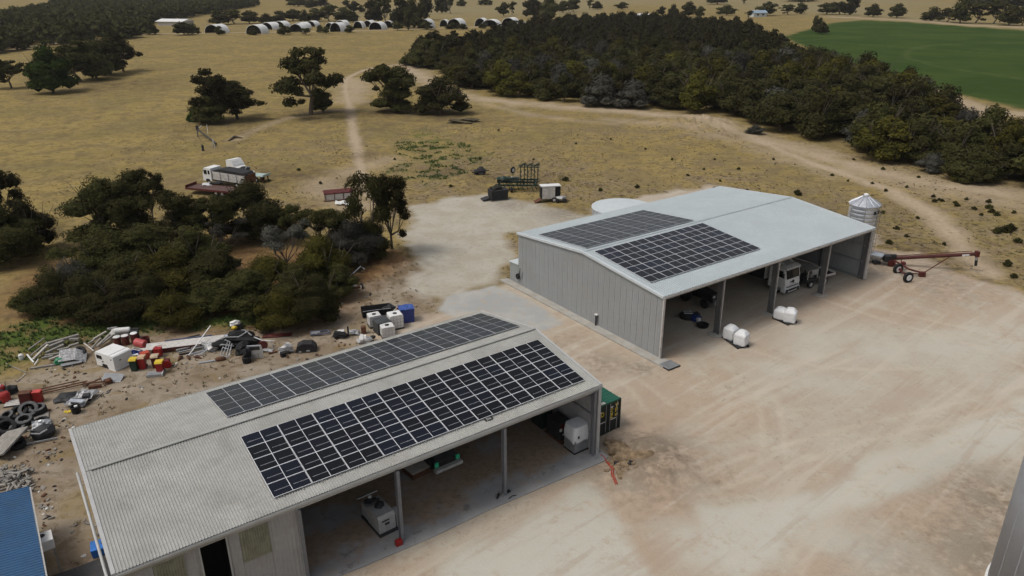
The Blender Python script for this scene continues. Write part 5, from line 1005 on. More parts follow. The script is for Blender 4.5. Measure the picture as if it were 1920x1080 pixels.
# --- trucks and implements in the paddock
ce, L, rz = span((393, 343), (472, 353)); t = thing('tipper_truck', 'old white tip truck with dark load and slatted pale side, in the paddock', 'truck', ce, rz)
cabx = -L / 2
b = MB(); b.prism([(cabx, .7), (cabx + 1.75, .7), (cabx + 1.75, 2.75), (cabx + .35, 2.75), (cabx + .02, 1.75)], 'Y', -1.15, 1.15); part(t, 'cab', b, m_white); part(t, 'side_window', B1((cabx + .62, -1.16, 2.12), (.62, .04, .66)), m_glass); part(t, 'side_window', B1((cabx + 1.32, -1.16, 2.12), (.34, .04, .6)), m_glass); part(t, 'windscreen', B1((cabx + .13, 0, 2.2), (.08, 2.0, .8), rot=rotm(0, .32)), m_glass); part(t, 'wheel_arch', MB().prism([(cabx + .5, .68), (cabx + 1.5, .68), (cabx + 1.3, 1.05), (cabx + .7, 1.05)], 'Y', -1.18, 1.18), m_blk)
bx0, bx1 = cabx + 2.0, L / 2; part(t, 'load', MB().prism([(bx0 + .1, 2.3), (bx1 - .1, 2.2), (bx1 - .4, 2.55), (bx0 + 1.5, 2.75), (bx0 + .3, 2.5)], 'Y', -1.05, 1.15), m_load)
for k in range(3):
    for s_ in (-1, 1): part(t, 'side_board', B1(((bx0 + bx1) / 2, s_ * 1.15, 1.2 + k * .42), (bx1 - bx0, .07, .39), rot=rotm(0, .03)), m_whited if s_ < 0 else m_wood)
for k in range(5): part(t, 'stake', B1((bx0 + .05 + k * (bx1 - bx0 - .1) / 4, -1.22, 1.65), (.07, .06, 1.35)), m_gal)
part(t, 'tailgate', B1((bx1 + .06, 0, 1.6), (.1, 2.3, 1.3)), m_rust); part(t, 'tray_floor', B1(((bx0 + bx1) / 2, 0, .98), (bx1 - bx0, 2.3, .1)), m_dark); part(t, 'chassis', B1((.2, 0, .75), (L - .4, .9, .25)), m_dark)
for x in (cabx + 1.0, bx1 - 1.9, bx1 - .8):
    for s_ in (-1, 1): wheel(t, (x, s_ * .95, .48), .48, .3, 'Y')
ce, L, rz = span((360, 360), (445, 368)); t = thing('flatbed_trailer', 'rusty red flatbed trailer with dark sides in front of the white tip truck', 'trailer', ce, rz)
for k in range(9): part(t, 'deck_plank', B1((-.0, -1.1 + k * .275, .98), (L, .26, .06)), m_twood)
for s_ in (-1, 1): part(t, 'side_rail', B1((0, s_ * 1.27, .9), (L, .08, .28)), m_dred)
part(t, 'headboard', B1((-L / 2 + .05, 0, 1.15), (.1, 2.5, .5)), m_dred); part(t, 'gooseneck', MB().prism([(-L / 2 - .2, .55), (-L / 2 + 1.2, .55), (-L / 2 + 1.2, .84), (-L / 2 - .2, .84)], 'Y', -.5, .5), m_dark)
for x in (1.2, 2.3):
    for s_ in (-1, 1): wheel(t, (x, s_ * .95, .45), .45, .3, 'Y')
solo('bonnet_panel', MB().sheet((0, 0, .1), 1.6, 1.3, rotm(.06, .12), .06, 3), m_offw, 'white bent panel lying on the red flatbed deck', 'panel', G(392, 358, 1.0), .3); solo('canvas_roll', MB().blob((0, 0, .2), (.9, .5, .22), 8, .25, 2), m_load, 'dark bundle lying on the red flatbed behind the white panel', 'bundle', G(408, 357, .98), .3)
ce, L, rz = span((432, 324), (466, 331)); t = thing('cab_wreck', 'white truck cab wreck with exposed engine behind the tip truck', 'wreck', ce, rz)
part(t, 'cab', MB().prism([(-1.6, .7), (.0, .7), (.3, 1.6), (-.5, 2.6), (-1.6, 2.5)], 'Y', -1.1, 1.1), m_white); part(t, 'windscreen', B1((-.05, 0, 2.05), (.06, 1.8, .8), rot=rotm(0, -.7)), m_offw); part(t, 'bonnet', MB().prism([(.0, .7), (1.0, .7), (.9, 1.4), (.2, 1.6)], 'Y', -1.05, .9), m_offw); part(t, 'engine', MB().blob((1.5, 0, 1.1), (.9, .8, .5), 3, .35, 2), m_dark); part(t, 'guard', MB().blob((1.3, -.8, 1.0), (.5, .3, .35), 5, .2, 1), m_whited); part(t, 'engine_pipe', MB().tube([(2.0, -.5, 1.0), (2.3, 0, 1.7), (2.5, .5, 1.5)], .08, 6), m_gal)
for x in (-.6, 1.6):
    for s_ in (-1, 1): wheel(t, (x, s_ * .95, .45), .45, .3, 'Y')
ce, L, rz = span((470, 338), (502, 341)); t = thing('tray_trailer', 'pale mint tray trailer with dark red legs right of the tip truck', 'trailer', ce, rz); mint = mat('pale_mint_paint', (.36, .45, .42), .6, 0, .15, 2, RUST, .3)
part(t, 'tray', MB().prism([(-L / 2, .95), (L / 2, 1.0), (L / 2, 1.3), (L / 2 - .1, 1.3), (L / 2 - .1, 1.08), (-L / 2, 1.04)], 'Y', -1, 1), mint); part(t, 'rear_leg', B1((L / 2 - .4, -.7, .5), (.14, .14, 1.0)), m_dred); part(t, 'rear_leg', B1((L / 2 - .4, .7, .5), (.14, .14, 1.0)), m_dred); part(t, 'drawbar', MB().box((-L / 2 - .3, 0, .8), (.9, .3, .2)), m_rust); part(t, 'tool_box', MB().blob((-L / 2 + .4, .3, 1.3), (.35, .35, .25), 2, .2, 1), m_offw)
for s_ in (-1, 1): wheel(t, (0.1, s_ * .8, .42), .42, .25, 'Y')
ce, L, rz = span((609, 376), (661, 371)); t = thing('feed_trough', 'old pale feed trough with rusty red hood in the paddock above the grove', 'trough', ce, rz)
part(t, 'trough_side', B1((0, -.6, .55), (L, .06, .95)), m_whited); part(t, 'trough_side', B1((0, .6, .55), (L, .06, .95)), m_whited); part(t, 'hood', MB().prism([(-.65, 1.0), (.65, 1.3), (.65, 1.42), (-.65, 1.15)], 'X', -L / 2 - .1, L / 2 + .1), m_dred); part(t, 'base_skid', B1((0, -.5, .06), (L + .4, .6, .12)), m_rust)
for k in range(4): part(t, 'trough_post', B1((-L / 2 + .1 + k * (L - .2) / 3, -.66, .65), (.09, .09, 1.3)), m_rust)
solo('crumpled_sheet', MB().sheet((0, 0, .35), 2.9, 1.4, rotm(.1), .16, 5, 8), m_white, 'white crumpled sheet lying just below the old feed trough', 'sheet', G(648, 383), .15)
t = thing('irrigation_pipe', 'old irrigation pipe on a leaning stand in the left paddock', 'pipe', (0, 0, 0)); a, b_ = G(372, 254, 1.3), G(406, 273, .4); part(t, 'pipe', MB().tube([a, b_], .16, 8), m_dark); part(t, 'stand', MB().tube([G(371, 257), a], .12, 6).box(a + Vector((0, 0, .3)), (.5, .4, .9)), m_dark); part(t, 'support', MB().tube([G(398, 277), G(400, 268, .8)], .08, 5).tube([G(404, 279), G(400, 268, .8)], .08, 5), m_wood); part(t, 'arm', MB().tube([a, G(380, 246, 1.2)], .07, 5), m_offw)
solo('stump', MB().lathe([(.3, 0), (.2, .5), (.28, .9), (.1, 1.2)], 8), m_dark, 'small dark stump below the irrigation pipe', 'stump', G(381, 283)); solo('fallen_log', MB().tube([G(428, 265, .1), G(440, 259, .35), G(455, 260, .15)], [.12, .3, .1], 7), m_bark, 'dark fallen log right of the irrigation pipe', 'log')
solo('pale_pole', MB().tube([G(390, 252), G(389, 236, .0) * .3 + G(390, 252, 2.2) * .7], .06, 5), m_woodb, 'thin pale pole behind the irrigation pipe', 'pole')
# folded cultivator
o0 = G(962, 360); t = thing('cultivator', 'large dark green cultivator with tall folded wings of tines beyond the pale pad', 'farm implement', o0, -.06)
part(t, 'main_frame', MB().box((.6, 0, 1.0), (6.4, .25, .22)).box((.6, 1.4, 1.1), (6.2, .25, .22)).box((.6, 2.8, 1.2), (6.0, .25, .22)).box((-2.2, 1.4, 1.1), (.22, 3, .2)).box((3.4, 1.4, 1.1), (.22, 3, .2)).box((.6, 1.4, 1.1), (.22, 3, .2)), m_dgrn)
rr = random.Random(3)
for k in range(14):
    x = -2.4 + k * .46; y = (k % 3) * 1.4; part(t, 'tine', MB().tube([(x, y, 1.1), (x - .25, y - .35, .75), (x + .05, y - .3, .1)], .06, 5), m_dgrn)
part(t, 'seed_box', MB().box((-.8, 1.0, 1.6), (3.4, 1.1, .7), top=(1, .8)).blob((-1.6, .6, 1.8), (1.0, .6, .35), 4, .3, 2), m_dgrn); part(t, 'hydraulic_hoses', MB().tube([(-2, 0, 1.5), (-1.2, -.2, 2.0), (0, 0, 1.6), (1, -.1, 1.9), (2, .2, 1.5)], .05, 5).tube([(-1.5, .4, 1.6), (-.2, .3, 2.1), (1.4, .5, 1.7)], .05, 5), m_dark); part(t, 'pale_hopper_tops', MB().box((-1.4, .9, 2.0), (.5, .4, .08)).box((-.2, 1.1, 1.99), (.4, .3, .08)), m_whited)
for k in range(6):
    x = 1.1 + k * .52; y = .3 + (k % 2) * 1.2; w_ = MB().tube([(x, y, 1.0), (x + .05, y, 3.9)], .075, 5).build('folded_arm', m_dgrn, t)
    b = MB(); b.tube([(x - .3, y, 3.95), (x + .3, y - .1, 4.05)], .09, 5); b.tube([(x, y, 3.9), (x + .2, y - .3, 4.15), (x + .35, y - .2, 3.95)], .06, 5)
    for z in (1.6, 2.3, 3.0): b.tube([(x, y, z), (x + .22, y - .12, z + .18), (x + .2, y - .25, z - .1)], .045, 4)
    b.build('arm_tines', m_dgrn, w_)
part(t, 'wing_bar', MB().box((2.4, .3, 3.75), (3.2, .1, .12)).box((2.4, 1.5, 3.8), (3.2, .1, .12)).box((2.4, .3, 1.5), (3.2, .1, .12)), m_dgrn)
wheel(t, (-.05, .6, 3.2), .5, .22, 'Y', m_offw).rotation_euler = (0, 0, .9); part(t, 'wheel_arm', MB().tube([(-.1, .7, 1.4), (-.05, .65, 3.2)], .05, 5), m_dgrn)
for x, y in ((-1.8, -.4), (-.2, -.4), (1.5, 3.0), (3.2, 3.0)): wheel(t, (x, y, .45), .45, .3, 'X', m_dark)
t = thing('black_bin', 'black open bin with a load of brush left of the cultivator', 'bin', G(934, 374), .35); part(t, 'bin_body', MB().prism([(-1.25, .12), (1.2, .12), (1.3, 1.55), (-1.35, 1.55)], 'Y', -.9, .9), m_load); part(t, 'brush_load', MB().blob((-.2, .1, 1.65), (1.1, .8, .45), 6, .4, 2), m_leafg); part(t, 'skid', MB().box((0, -.8, .06), (2.9, .1, .12)).box((0, .8, .06), (2.9, .1, .12)), m_wood); part(t, 'ramp', B1((-1.9, .3, .2), (1.1, 1.3, .25), rot=rotm(0, -.25)), m_dark)
t = thing('cage_trailer', 'box trailer with white roof, one pale side and dark open ends on the pale pad', 'trailer', G(1031, 377), .16)
part(t, 'floor', B1((0, 0, .55), (2.8, 1.5, .12)), m_dark); part(t, 'side_panel', B1((-.35, -.76, 1.45), (1.9, .05, 1.75)), m_whited); part(t, 'side_panel_seam', B1((-.35, -.8, 1.45), (.04, .02, 1.7)), m_gal); part(t, 'dark_panel', B1((1.0, -.74, 1.5), (.75, .04, 1.6)), m_blk); part(t, 'end_shade', B1((-1.38, 0, 1.45), (.05, 1.5, 1.75)), m_blk); part(t, 'end_shade', B1((1.38, 0, 1.45), (.05, 1.5, 1.75)), m_blk); part(t, 'rear_panel', B1((0, .75, 1.45), (2.75, .05, 1.75)), m_whited); part(t, 'trailer_roof', B1((0, 0, 2.38), (2.95, 1.65, .1), rot=rotm(-.05)), m_white); part(t, 'loading_ramp', B1((-1.9, -.3, .25), (1.1, 1.2, .06), rot=rotm(0, -.4)), m_rust); part(t, 'drawbar', MB().tube([(1.3, 0, .55), (2.4, -.2, .5)], .09, 6), m_dark)  # black end sheets paint the shade of the open ends
for x in (.45, 1.15): 
    for s_ in (-1, 1): wheel(t, (x, s_ * .82, .38), .38, .22, 'Y')
t2 = thing('quad_bike', 'low dark machine with pale guards at the front of the box trailer', 'machine', G(1051, 379), .1); part(t2, 'body', MB().blob((0, 0, .6), (.8, .45, .35), 3, .25, 2), m_scrap); part(t2, 'frame', MB().box((0, 0, .4), (1.4, .5, .2)), m_dark)
for x in (-.5, .55):
    for s_ in (-1, 1): wheel(t2, (x, s_ * .42, .3), .3, .22, 'Y', m_dark)
solo('rusty_lump', MB().blob((0, 0, .45), (1.3, .8, .55), 6, .4, 2).blob((.3, .2, .9), (.4, .4, .4), 2, .3, 1).tube([(-1.3, 0, .3), (1.5, .3, .6)], .1, 5), m_load, 'dark old machine part alone in the paddock left of the cultivator', 'scrap', G(900, 329)); solo('brush_heap', MB().blob((0, 0, .2), (3.2, 1.6, .55), 9, .5, 3), m_brush, 'grey brown heap of dead brush below the two junction trees', 'brush heap', G(872, 233))

# --- scrap yard along the edge of the grove
def stick(px0, px1, w_, m, name, label, group, z0=.08, z1=.08, cat=None, round_=False):
    a, b_ = G(*px0, z0), G(*px1, z1); b = MB(); d = b_ - a
    if round_: b.tube([a, b_], w_ / 2, 7)
    else:
        L = d.length; rz = math.atan2(d.y, d.x); ry = -math.asin(d.z / L); b.box((a + b_) / 2, (L, w_, w_ * .7), rot=rotm(0, ry, rz))
    return solo(name, b, m, label, cat or name.replace('_', ' ').split()[-1], group=group)
GP = 'timber posts and boards of the left pile'
for i, (a, c_, w_, z0, z1, m, lb) in enumerate([
    ((54, 660), (85.5, 643.6), .12, .2, .5, m_wood, 'thin grey board sticking out at the upper left of the timber pile'), ((57, 671), (91, 651), .12, .15, .5, m_wood, 'grey board just above the white-tipped frame at the left of the timber pile'),
    ((62.6, 678), (92, 656), .2, .2, .5, m_woodb, 'pale thick post slanting at the left end of the timber pile'), ((88, 653), (150.7, 639.5), .3, .4, .6, m_wood, 'longest thick grey post along the top of the timber pile'),
    ((93.6, 658), (121.6, 648), .28, .4, .45, m_wood, 'thick grey post under the longest one in the timber pile'), ((87, 666), (121.6, 654), .26, .2, .4, m_wood, 'rounded grey post in the middle of the timber pile'),
    ((85, 670), (132, 665), .24, .15, .3, m_wood, 'grey post lying flat in the middle of the timber pile'), ((79, 673.6), (101, 671), .2, .1, .2, m_wood, 'short grey post at the lower left of the timber pile'),
    ((93, 677), (119.6, 670), .2, .15, .3, m_woodb, 'pinkish pale board near the green tarp in the timber pile'), ((56.5, 692.5), (105, 685), .2, .06, .1, m_wood, 'long mossy post lying at the front of the timber pile'),
    ((133, 645.6), (150, 645.6), .26, .5, .5, m_wood, 'short thick post at the upper right of the timber pile'), ((135, 663), (151, 658), .3, .3, .4, m_wood, 'short thick post at the right end of the timber pile'),
    ((131, 657), (150, 652), .26, .4, .45, m_wood, 'short grey post between the two at the right of the timber pile'), ((109, 664), (132, 659), .24, .35, .4, m_wood, 'grey post crossing the middle right of the timber pile'),
    ((52, 669), (64, 683), .12, .2, .2, m_white, 'white board across the left end of the timber pile'), ((65, 686), (73, 677), .08, .1, .2, m_offw, 'thin white stick at the left foot of the timber pile'),
    ((30.5, 718), (49, 702), .05, .05, .05, m_woodb, 'thin pale pipe on the ground left of the rusty rails'), ((10, 682), (50, 700), .07, .05, .06, m_wood, 'thin mossy branch-like board in the grass left of the timber pile')]):
    stick(a, c_, w_, m, 'timber_post' if w_ > .15 else 'board', lb, GP, z0, z1)
GP2 = 'posts of the right pile behind the white box'
for a, c_, w_, z0, z1, m, lb in [((167, 648), (200, 632), .18, .2, .5, m_wood, 'long grey post at the left of the pile behind the white box'), ((183, 655), (217, 630), .2, .3, .6, m_wood, 'grey post crossing over the pile behind the white box'), ((177, 643), (202, 633), .16, .4, .6, m_woodb, 'pale post on top of the pile behind the white box'),
                             ((192, 650), (215, 637), .18, .3, .5, m_wood, 'grey post low in the pile right behind the white box'), ((157.5, 645), (176, 661), .08, .1, .2, m_offw, 'thin white bar leaning left of the white box'), ((203, 626), (223, 624), .2, .5, .5, m_wood, 'grey post at the top of the pile beside the white cylinder'), ((172, 655), (190, 642), .14, .1, .4, m_wood, 'short grey post nearest the white box in the right pile'), ((205, 630), (222, 627), .2, .7, .7, m_scrap, 'grey metal post under the white cylinder')]:
    stick(a, c_, w_, m, 'timber_post' if w_ > .12 else 'bar', lb, GP2, z0, z1)
t = thing('bent_sheet', 'bent grey corrugated sheet leaning at the front of the timber pile', 'metal sheet', G(133, 676, .05), .35); b = MB(); b.ribs((-.8, -.75, .35), (1, 0, 0), 1.3, (0, .95, .3), (0, -.3, .95), .12, .025, 0, lambda x: 1.5); b.ribs((.5, -.8, .35), (.85, 0, -.45), .9, (0, .95, .3), (.45, 0, .85), .12, .025, 0, lambda x: 1.4); part(t, 'sheet', b, m_scrap); part(t, 'folded_edge', MB().box((.2, -.95, .14), (1.6, .5, .06), rz=.15), m_gal)
solo('green_tarp', MB().blob((0, 0, .25), (.45, .35, .35), 5, .3, 2), m_grn, 'crumpled green tarp in the timber pile', 'tarp', G(113, 682)); solo('white_drum', MB().lathe([(.19, 0), (.21, .1), (.21, .45), (.12, .52)], 14), m_offw, 'small white plastic drum in the grass left of the timber pile', 'drum', G(41, 674))
def tyre(px, r, w_, tilt=0, rz=0, label='', z=0.0, pale=False):
    t = thing('tyre', label, 'tyre', G(*px, z), rz, 'old tyres scattered in the scrap yard'); b = MB(); b.lathe([(r * .58, 0), (r * .62, -w_ * .05), (r * .93, 0), (r, w_ * .2), (r, w_ * .8), (r * .93, w_), (r * .62, w_ * 1.05), (r * .58, w_), (r * .55, w_ * .6), (r * .55, w_ * .4), (r * .58, 0)], 22, cap=False)
    o = part(t, 'tread', b, m_black); o.rotation_euler = (tilt, 0, 0); o.location = (0, 0, abs(math.sin(tilt)) * r * .9)
    if pale: c = MB(); c.lathe([(r * .6, w_ * 1.06), (r * .9, w_ * 1.01)], 22, cap=False); q_ = part(t, 'sidewall', c, m_dustr); q_.rotation_euler = o.rotation_euler; q_.location = o.location
tyre((150, 668), .62, .35, .5, .3, 'black tyre half buried at the right end of the timber pile'); tyre((73, 775), .62, .5, .1, .2, 'upright-standing wide tyre with pale sidewall at the right of the tyre row', pale=True); tyre((57, 779), .72, .4, .55, .5, 'tyre with a sheet of dust inside, second from the right in the tyre row', pale=True)
tyre((40, 781), .66, .42, .35, .1, 'black tyre third from the right in the tyre row'); tyre((18, 787), .5, .4, .3, -.3, 'small tyre with white hub at the left of the tyre row', pale=True); tyre((49, 799), .6, .45, .2, .4, 'tyre lying over another below the tyre row', .15, True); tyre((36, 808), .58, .35, .2, .0, 'open tyre under the one below the tyre row', 0, True); tyre((80, 796), .52, .42, .0, 0, 'tyre behind the silver engine wreck'); tyre((30, 833), .55, .3, -.3, .5, 'tyre lying by the leaning concrete slab'); tyre((36, 838), .5, .28, .15, .2, 'second tyre lying partly under another by the leaning slab'); tyre((4, 803), .75, .4, .2, 0, 'black tyre cut by the left edge above the leaning slab'); tyre((14, 812), .7, .5, .4, .9, 'black tyre piled right of the one cut by the left edge'); tyre((3, 752), .55, .3, .8, .3, 'tyre standing at the left edge beside the white ribbed sheet')
solo('slat_panel', MB().box((0, 0, .1), (1.6, .9, .05)), m_wood, 'pale thin board between the tyre row and the upright tyre', 'board', G(69, 785), .5)
t = thing('engine_wreck', 'silver and black engine wreck with a pale bar in front', 'engine', G(83, 817), .3); part(t, 'housing', MB().lathe([(.1, 0), (.75, .1), (.8, .45), (.55, .75), (.1, .85)], 18), m_dark); part(t, 'silver_hood', MB().sheet((-.05, .25, .85), 1.2, .7, rotm(.5, .1, .2), .08, 4), m_gal); part(t, 'bar', MB().box((.1, -.95, .12), (1.9, .1, .1), rz=.1), m_gal); part(t, 'pipes', MB().tube([(-.8, -.5, .3), (-.5, -.7, .7), (0, -.75, .6), (.5, -.6, .8)], .06, 6).tube([(-.7, .4, .2), (-.9, 0, .6), (-.4, -.6, .9)], .05, 6), m_scrap)
solo('leaning_slab', MB().box((0, 0, .5), (2.4, 2.6, .12), rot=rotm(.25, -.35, .1)), m_wood, 'big grey slab leaning at the left edge below the tyres', 'slab', G(12, 842), -.35)
t = thing('drum', 'dark red square drum left of the bright red one by the rusty rails', 'drum', G(52, 757), .25); part(t, 'drum_body', B1((0, 0, .5), (.8, .55, 1.0), rot=rotm(0, .04)), m_dred); part(t, 'rim', B1((0, 0, 1.0), (.84, .6, .06)), m_rust)
t = thing('drum', 'bright red square drum with light red lid at the end of the rusty rails', 'drum', G(73, 753), .2); part(t, 'drum_body', B1((0, 0, .45), (.62, .5, .9)), m_red); part(t, 'lid', B1((0, 0, .92), (.66, .54, .05)), mat('light_red_plastic', (.5, .06, .05), .5))
t = thing('barrel', 'red plastic barrel leaning at the left edge', 'barrel', G(12, 753), .2); part(t, 'barrel_body', MB().lathe([(.3, 0), (.38, .15), (.38, .65), (.3, .8), (.1, .84)], 16), m_red); t = thing('barrel', 'red barrel with white cap at the left edge, above the leaning one', 'barrel', G(4, 742)); part(t, 'barrel_body', MB().lathe([(.3, 0), (.36, .15), (.36, .7), (.3, .85)], 16), m_red); part(t, 'cap', MB().lathe([(.12, .85), (.12, .95)], 10), m_white)
solo('scrap_bundle', MB().blob((0, 0, .3), (.5, .4, .4), 3, .35, 2), m_load, 'dark bundle between the red barrels and the green grass', 'bundle', G(20, 738)); t = thing('ribbed_sheet', 'white ribbed trough-like sheet lying left of the dark red drum', 'metal sheet', G(31, 757), .28); b = MB(); b.ribs((-.75, -.42, .1), (0, 1, 0), .85, (1, 0, 0), (0, 0, 1), .28, .06, 0, lambda x: 1.5); part(t, 'sheet', b, m_whited); part(t, 'sheet_edge', B1((0, -.45, .06), (1.5, .03, .12)), m_dark)
for a, c_, lb in [((70, 733), (150, 718), 'uppermost of the three long rusty rails on the ground'), ((70, 738), (165, 719), 'middle of the three long rusty rails on the ground'), ((76, 741), (178, 720), 'lowest of the three long rusty rails on the ground')]: stick(a, c_, .1, m_rust, 'rusty_rail', lb, 'long rusty rails', .1, .25, 'rail')
solo('rusty_scrap', MB().tube([(-1.1, .2, .1), (-.4, -.3, .35), (.5, .1, .25), (1.1, .4, .4)], .07, 5).tube([(-.8, -.4, .1), (.3, .3, .45), (.9, -.3, .1)], .06, 5).box((.2, -.5, .15), (.9, .3, .25), rz=.3).box((.9, .3, .2), (.5, .5, .3), rz=.8), m_rust, 'tangle of rusty frame at the right end of the long rails', 'scrap', G(180, 722)); t = thing('corrugated_sheet', 'grey corrugated sheet propped at the end of the rusty rails', 'metal sheet', G(213, 712, .12), .0); b = MB(); b.ribs((-.85, -.45, .0), (1, 0, -.08), 1.6, (0, .95, .28), (0, -.28, .95), .1, .022, 0, lambda x: 1.0); part(t, 'sheet', b, m_gal); part(t, 'sheet_edge', B1((-.0, -.46, -.05), (1.6, .03, .05)), m_offw)
solo('black_netting', MB().blob((0, 0, .12), (1.1, .8, .3), 7, .3, 2), m_dark, 'flattened heap of dark grey netting left of the crumpled silver panel', 'netting', G(126, 750)); t = thing('crumpled_bodywork', 'crumpled silver vehicle panel lying next to the dark netting', 'vehicle panel', G(156, 752, .2), -.15); part(t, 'panel', MB().sheet((0, 0, .15), 1.5, 2.1, rotm(.12), .13, 8, 8), m_scrap); part(t, 'panel_frame', MB().box((.3, .1, .25), (.5, .5, .2), rz=.4).box((-.2, -.5, .22), (.9, .15, .15), rz=.1), m_dark); part(t, 'pale_sheet', B1((.1, -.75, .28), (1.1, .4, .05), rot=rotm(.1, .05, .1)), m_galb); part(t, 'bumper_bar', MB().tube([(-.75, -1.1, .1), (0, -1.2, .14), (.6, -.95, .2)], .05, 6), m_gal)
t = thing('black_bucket', 'black bucket with a white rag inside below the crumpled panel', 'bucket', G(144, 774)); part(t, 'bucket_body', MB().lathe([(.3, 0), (.38, .6), (.33, .6), (.27, .1)], 16), m_black); part(t, 'rag', B1((.05, -.02, .58), (.22, .2, .08), rz=.5), m_white)
solo('yellow_cover', MB().sheet((0, 0, .06), .5, .3, rotm(.1), .04, 2), m_yel, 'yellowish scrap of plastic left of the black bucket', 'scrap', G(127, 773)); stick((182, 748), (193, 736), .06, m_woodb, 'short_stick', 'short pale stick right of the crumpled silver panel', None, .05, .05, 'stick')
# white box canopy
a, b_, c_ = G(217, 697), G(183, 686), G(244, 679); ux = b_ - a; uy = c_ - a; rz = math.atan2(-ux.y, -ux.x); Lx, Ly = math.hypot(ux.x, ux.y), math.hypot(uy.x, uy.y)
t = thing('vehicle_canopy', 'white box canopy with small window and wheel arch sitting in the scrap yard', 'canopy', (a.x, a.y, a.z), rz)
part(t, 'canopy_shell', MB().prism([(-Lx, .12), (-Lx * .72, .12), (-Lx * .68, .42), (-Lx * .42, .42), (-Lx * .36, .0), (0, .0), (0, 1.3), (-.1, 1.38), (-Lx + .1, 1.38), (-Lx, 1.3)], 'Y', 0, Ly), m_white)
part(t, 'canopy_window', B1((-Lx * .78, -.012, .98), (Lx * .28, .03, .32)), m_glass); part(t, 'vent', MB().lathe([(.06, -.02), (.06, .01)], 10, (-Lx * .12, -.01, 1.05), 'Y'), m_dark); part(t, 'latch', MB().box((-Lx * .62, -.015, .62), (.14, .03, .1)).box((.015, Ly * .35, .85), (.03, .14, .08)), m_dark); part(t, 'roof_seam', B1((-.5, Ly / 2, 1.39), (.05, Ly - .1, .03)), m_flash); part(t, 'sill', MB().tube([(.03, 0, .04), (.03, Ly, .08)], .05, 6), m_offw); part(t, 'wheel_arch', B1((-Lx * .55, .2, .2), (Lx * .24, .3, .38)), m_blk)
# bins, drums and boxes by the canopy
def wheelie(px, rz, body, lid, label, h=1.0, tip=0.0):
    t = thing('wheelie_bin', label, 'bin', G(*px), rz, 'plastic wheelie bins in the scrap yard'); part(t, 'bin_body', B1((0, 0, h / 2), (.46, .54, h), top=(1.22, 1.22)), body); part(t, 'lid', MB().prism([(-.36, h), (.36, h), (.34, h + .1), (-.28, h + .14)], 'X', -.3, .3), lid); part(t, 'handle', MB().tube([(-.25, .36, h + .05), (.25, .36, h + .05)], .03, 6), lid)
    for s_ in (-1, 1): part(t, 'bin_wheel', MB().lathe([(.02, -.03), (.11, -.03), (.11, .03), (.02, .03)], 10, (s_ * .25, .26, .11), 'X'), m_black)
wheelie((302, 699), .2, m_red, m_yel, 'red wheelie bin with bright yellow lid standing on the grey box'); wheelie((269, 690), .15, m_red, mat('cream_plastic', (.55, .36, .22), .5), 'red wheelie bin with cream lid right of the green one'); wheelie((254, 694), .1, m_dgrn, m_yel, 'dark green wheelie bin with yellow lid next to the white canopy'); wheelie((294, 688), .2, m_dred, mat('pale_tan_plastic', (.5, .4, .27), .5), 'dark red wheelie bin with tan lid behind the yellow-lidded red one')
t = thing('grey_box', 'flat grey metal box lying under the yellow-lidded bin', 'box', G(292, 704), .2); part(t, 'box_body', B1((0, 0, .12), (1.3, .7, .24)), m_gal); part(t, 'box_edge', B1((.6, 0, .18), (.06, .74, .2)), m_white)
solo('red_box', MB().box((0, 0, .45), (.62, .5, .6), rz=.1).box((0, 0, .78), (.66, .54, .06), rz=.1).tube([(-.3, .3, .8), (.35, .3, .95)], .03, 5), m_red, 'red open box standing behind the tan-lidded bin', 'box', G(298, 668)); solo('orange_box', MB().box((0, 0, .3), (.7, .6, .6), rz=.5), mat('orange_red_plastic', (.42, .06, .03), .5), 'orange red box behind the cream-lidded bin', 'box', G(273, 672), .2)
t = thing('pump', 'dark red pump with a round flywheel at the right of the bins', 'pump', G(314, 690), .2); part(t, 'pump_body', MB().box((0, .2, .35), (.45, .5, .7)), m_dred); part(t, 'flywheel', MB().lathe([(.15, -.04), (.34, -.04), (.34, .04), (.15, .04)], 16, (.1, -.15, .4), 'Y'), m_red)
for px, lb, r_, h, m2 in (((222, 648), 'dark red drum with pale lid at the left behind the white canopy', .31, .85, m_offw), ((237, 646), 'dark red drum with pale lid in the middle behind the white canopy', .31, .85, m_offw), ((254, 642), 'dark drum with white lid right of the two pale-lidded ones', .31, .9, m_white)):
    t = thing('drum', lb, 'drum', G(*px), 0, 'steel drums behind the white canopy'); part(t, 'drum_body', MB().lathe([(r_, 0), (r_, h * .33), (r_ * 1.04, h * .35), (r_, h * .37), (r_, h * .66), (r_ * 1.04, h * .68), (r_, h * .7), (r_, h)], 18), m_dred); part(t, 'lid', MB().lathe([(r_ * .98, h), (r_ * .98, h + .05), (r_ * .5, h + .08)], 18), m2)
t = thing('drum', 'open dark red drum standing at the right of the drum group', 'drum', G(276, 650), .3, 'steel drums behind the white canopy'); part(t, 'drum_body', MB().lathe([(.31, 0), (.34, .35), (.31, .37), (.34, .9), (.29, .9), (.26, .1)], 18), m_dred)
t = thing('drum', 'faded pinkish red drum lying on its side between the canopy and the open drum', 'drum', G(265, 655), .0, 'steel drums behind the white canopy'); o = part(t, 'drum_body', MB().lathe([(.1, -.52), (.36, -.5), (.38, -.2), (.36, 0), (.38, .2), (.36, .48), (.1, .5)], 18, (0, 0, .6), 'X'), mat('faded_red_plastic', (.42, .07, .07), .5)); o.rotation_euler = (0, .1, -.3)
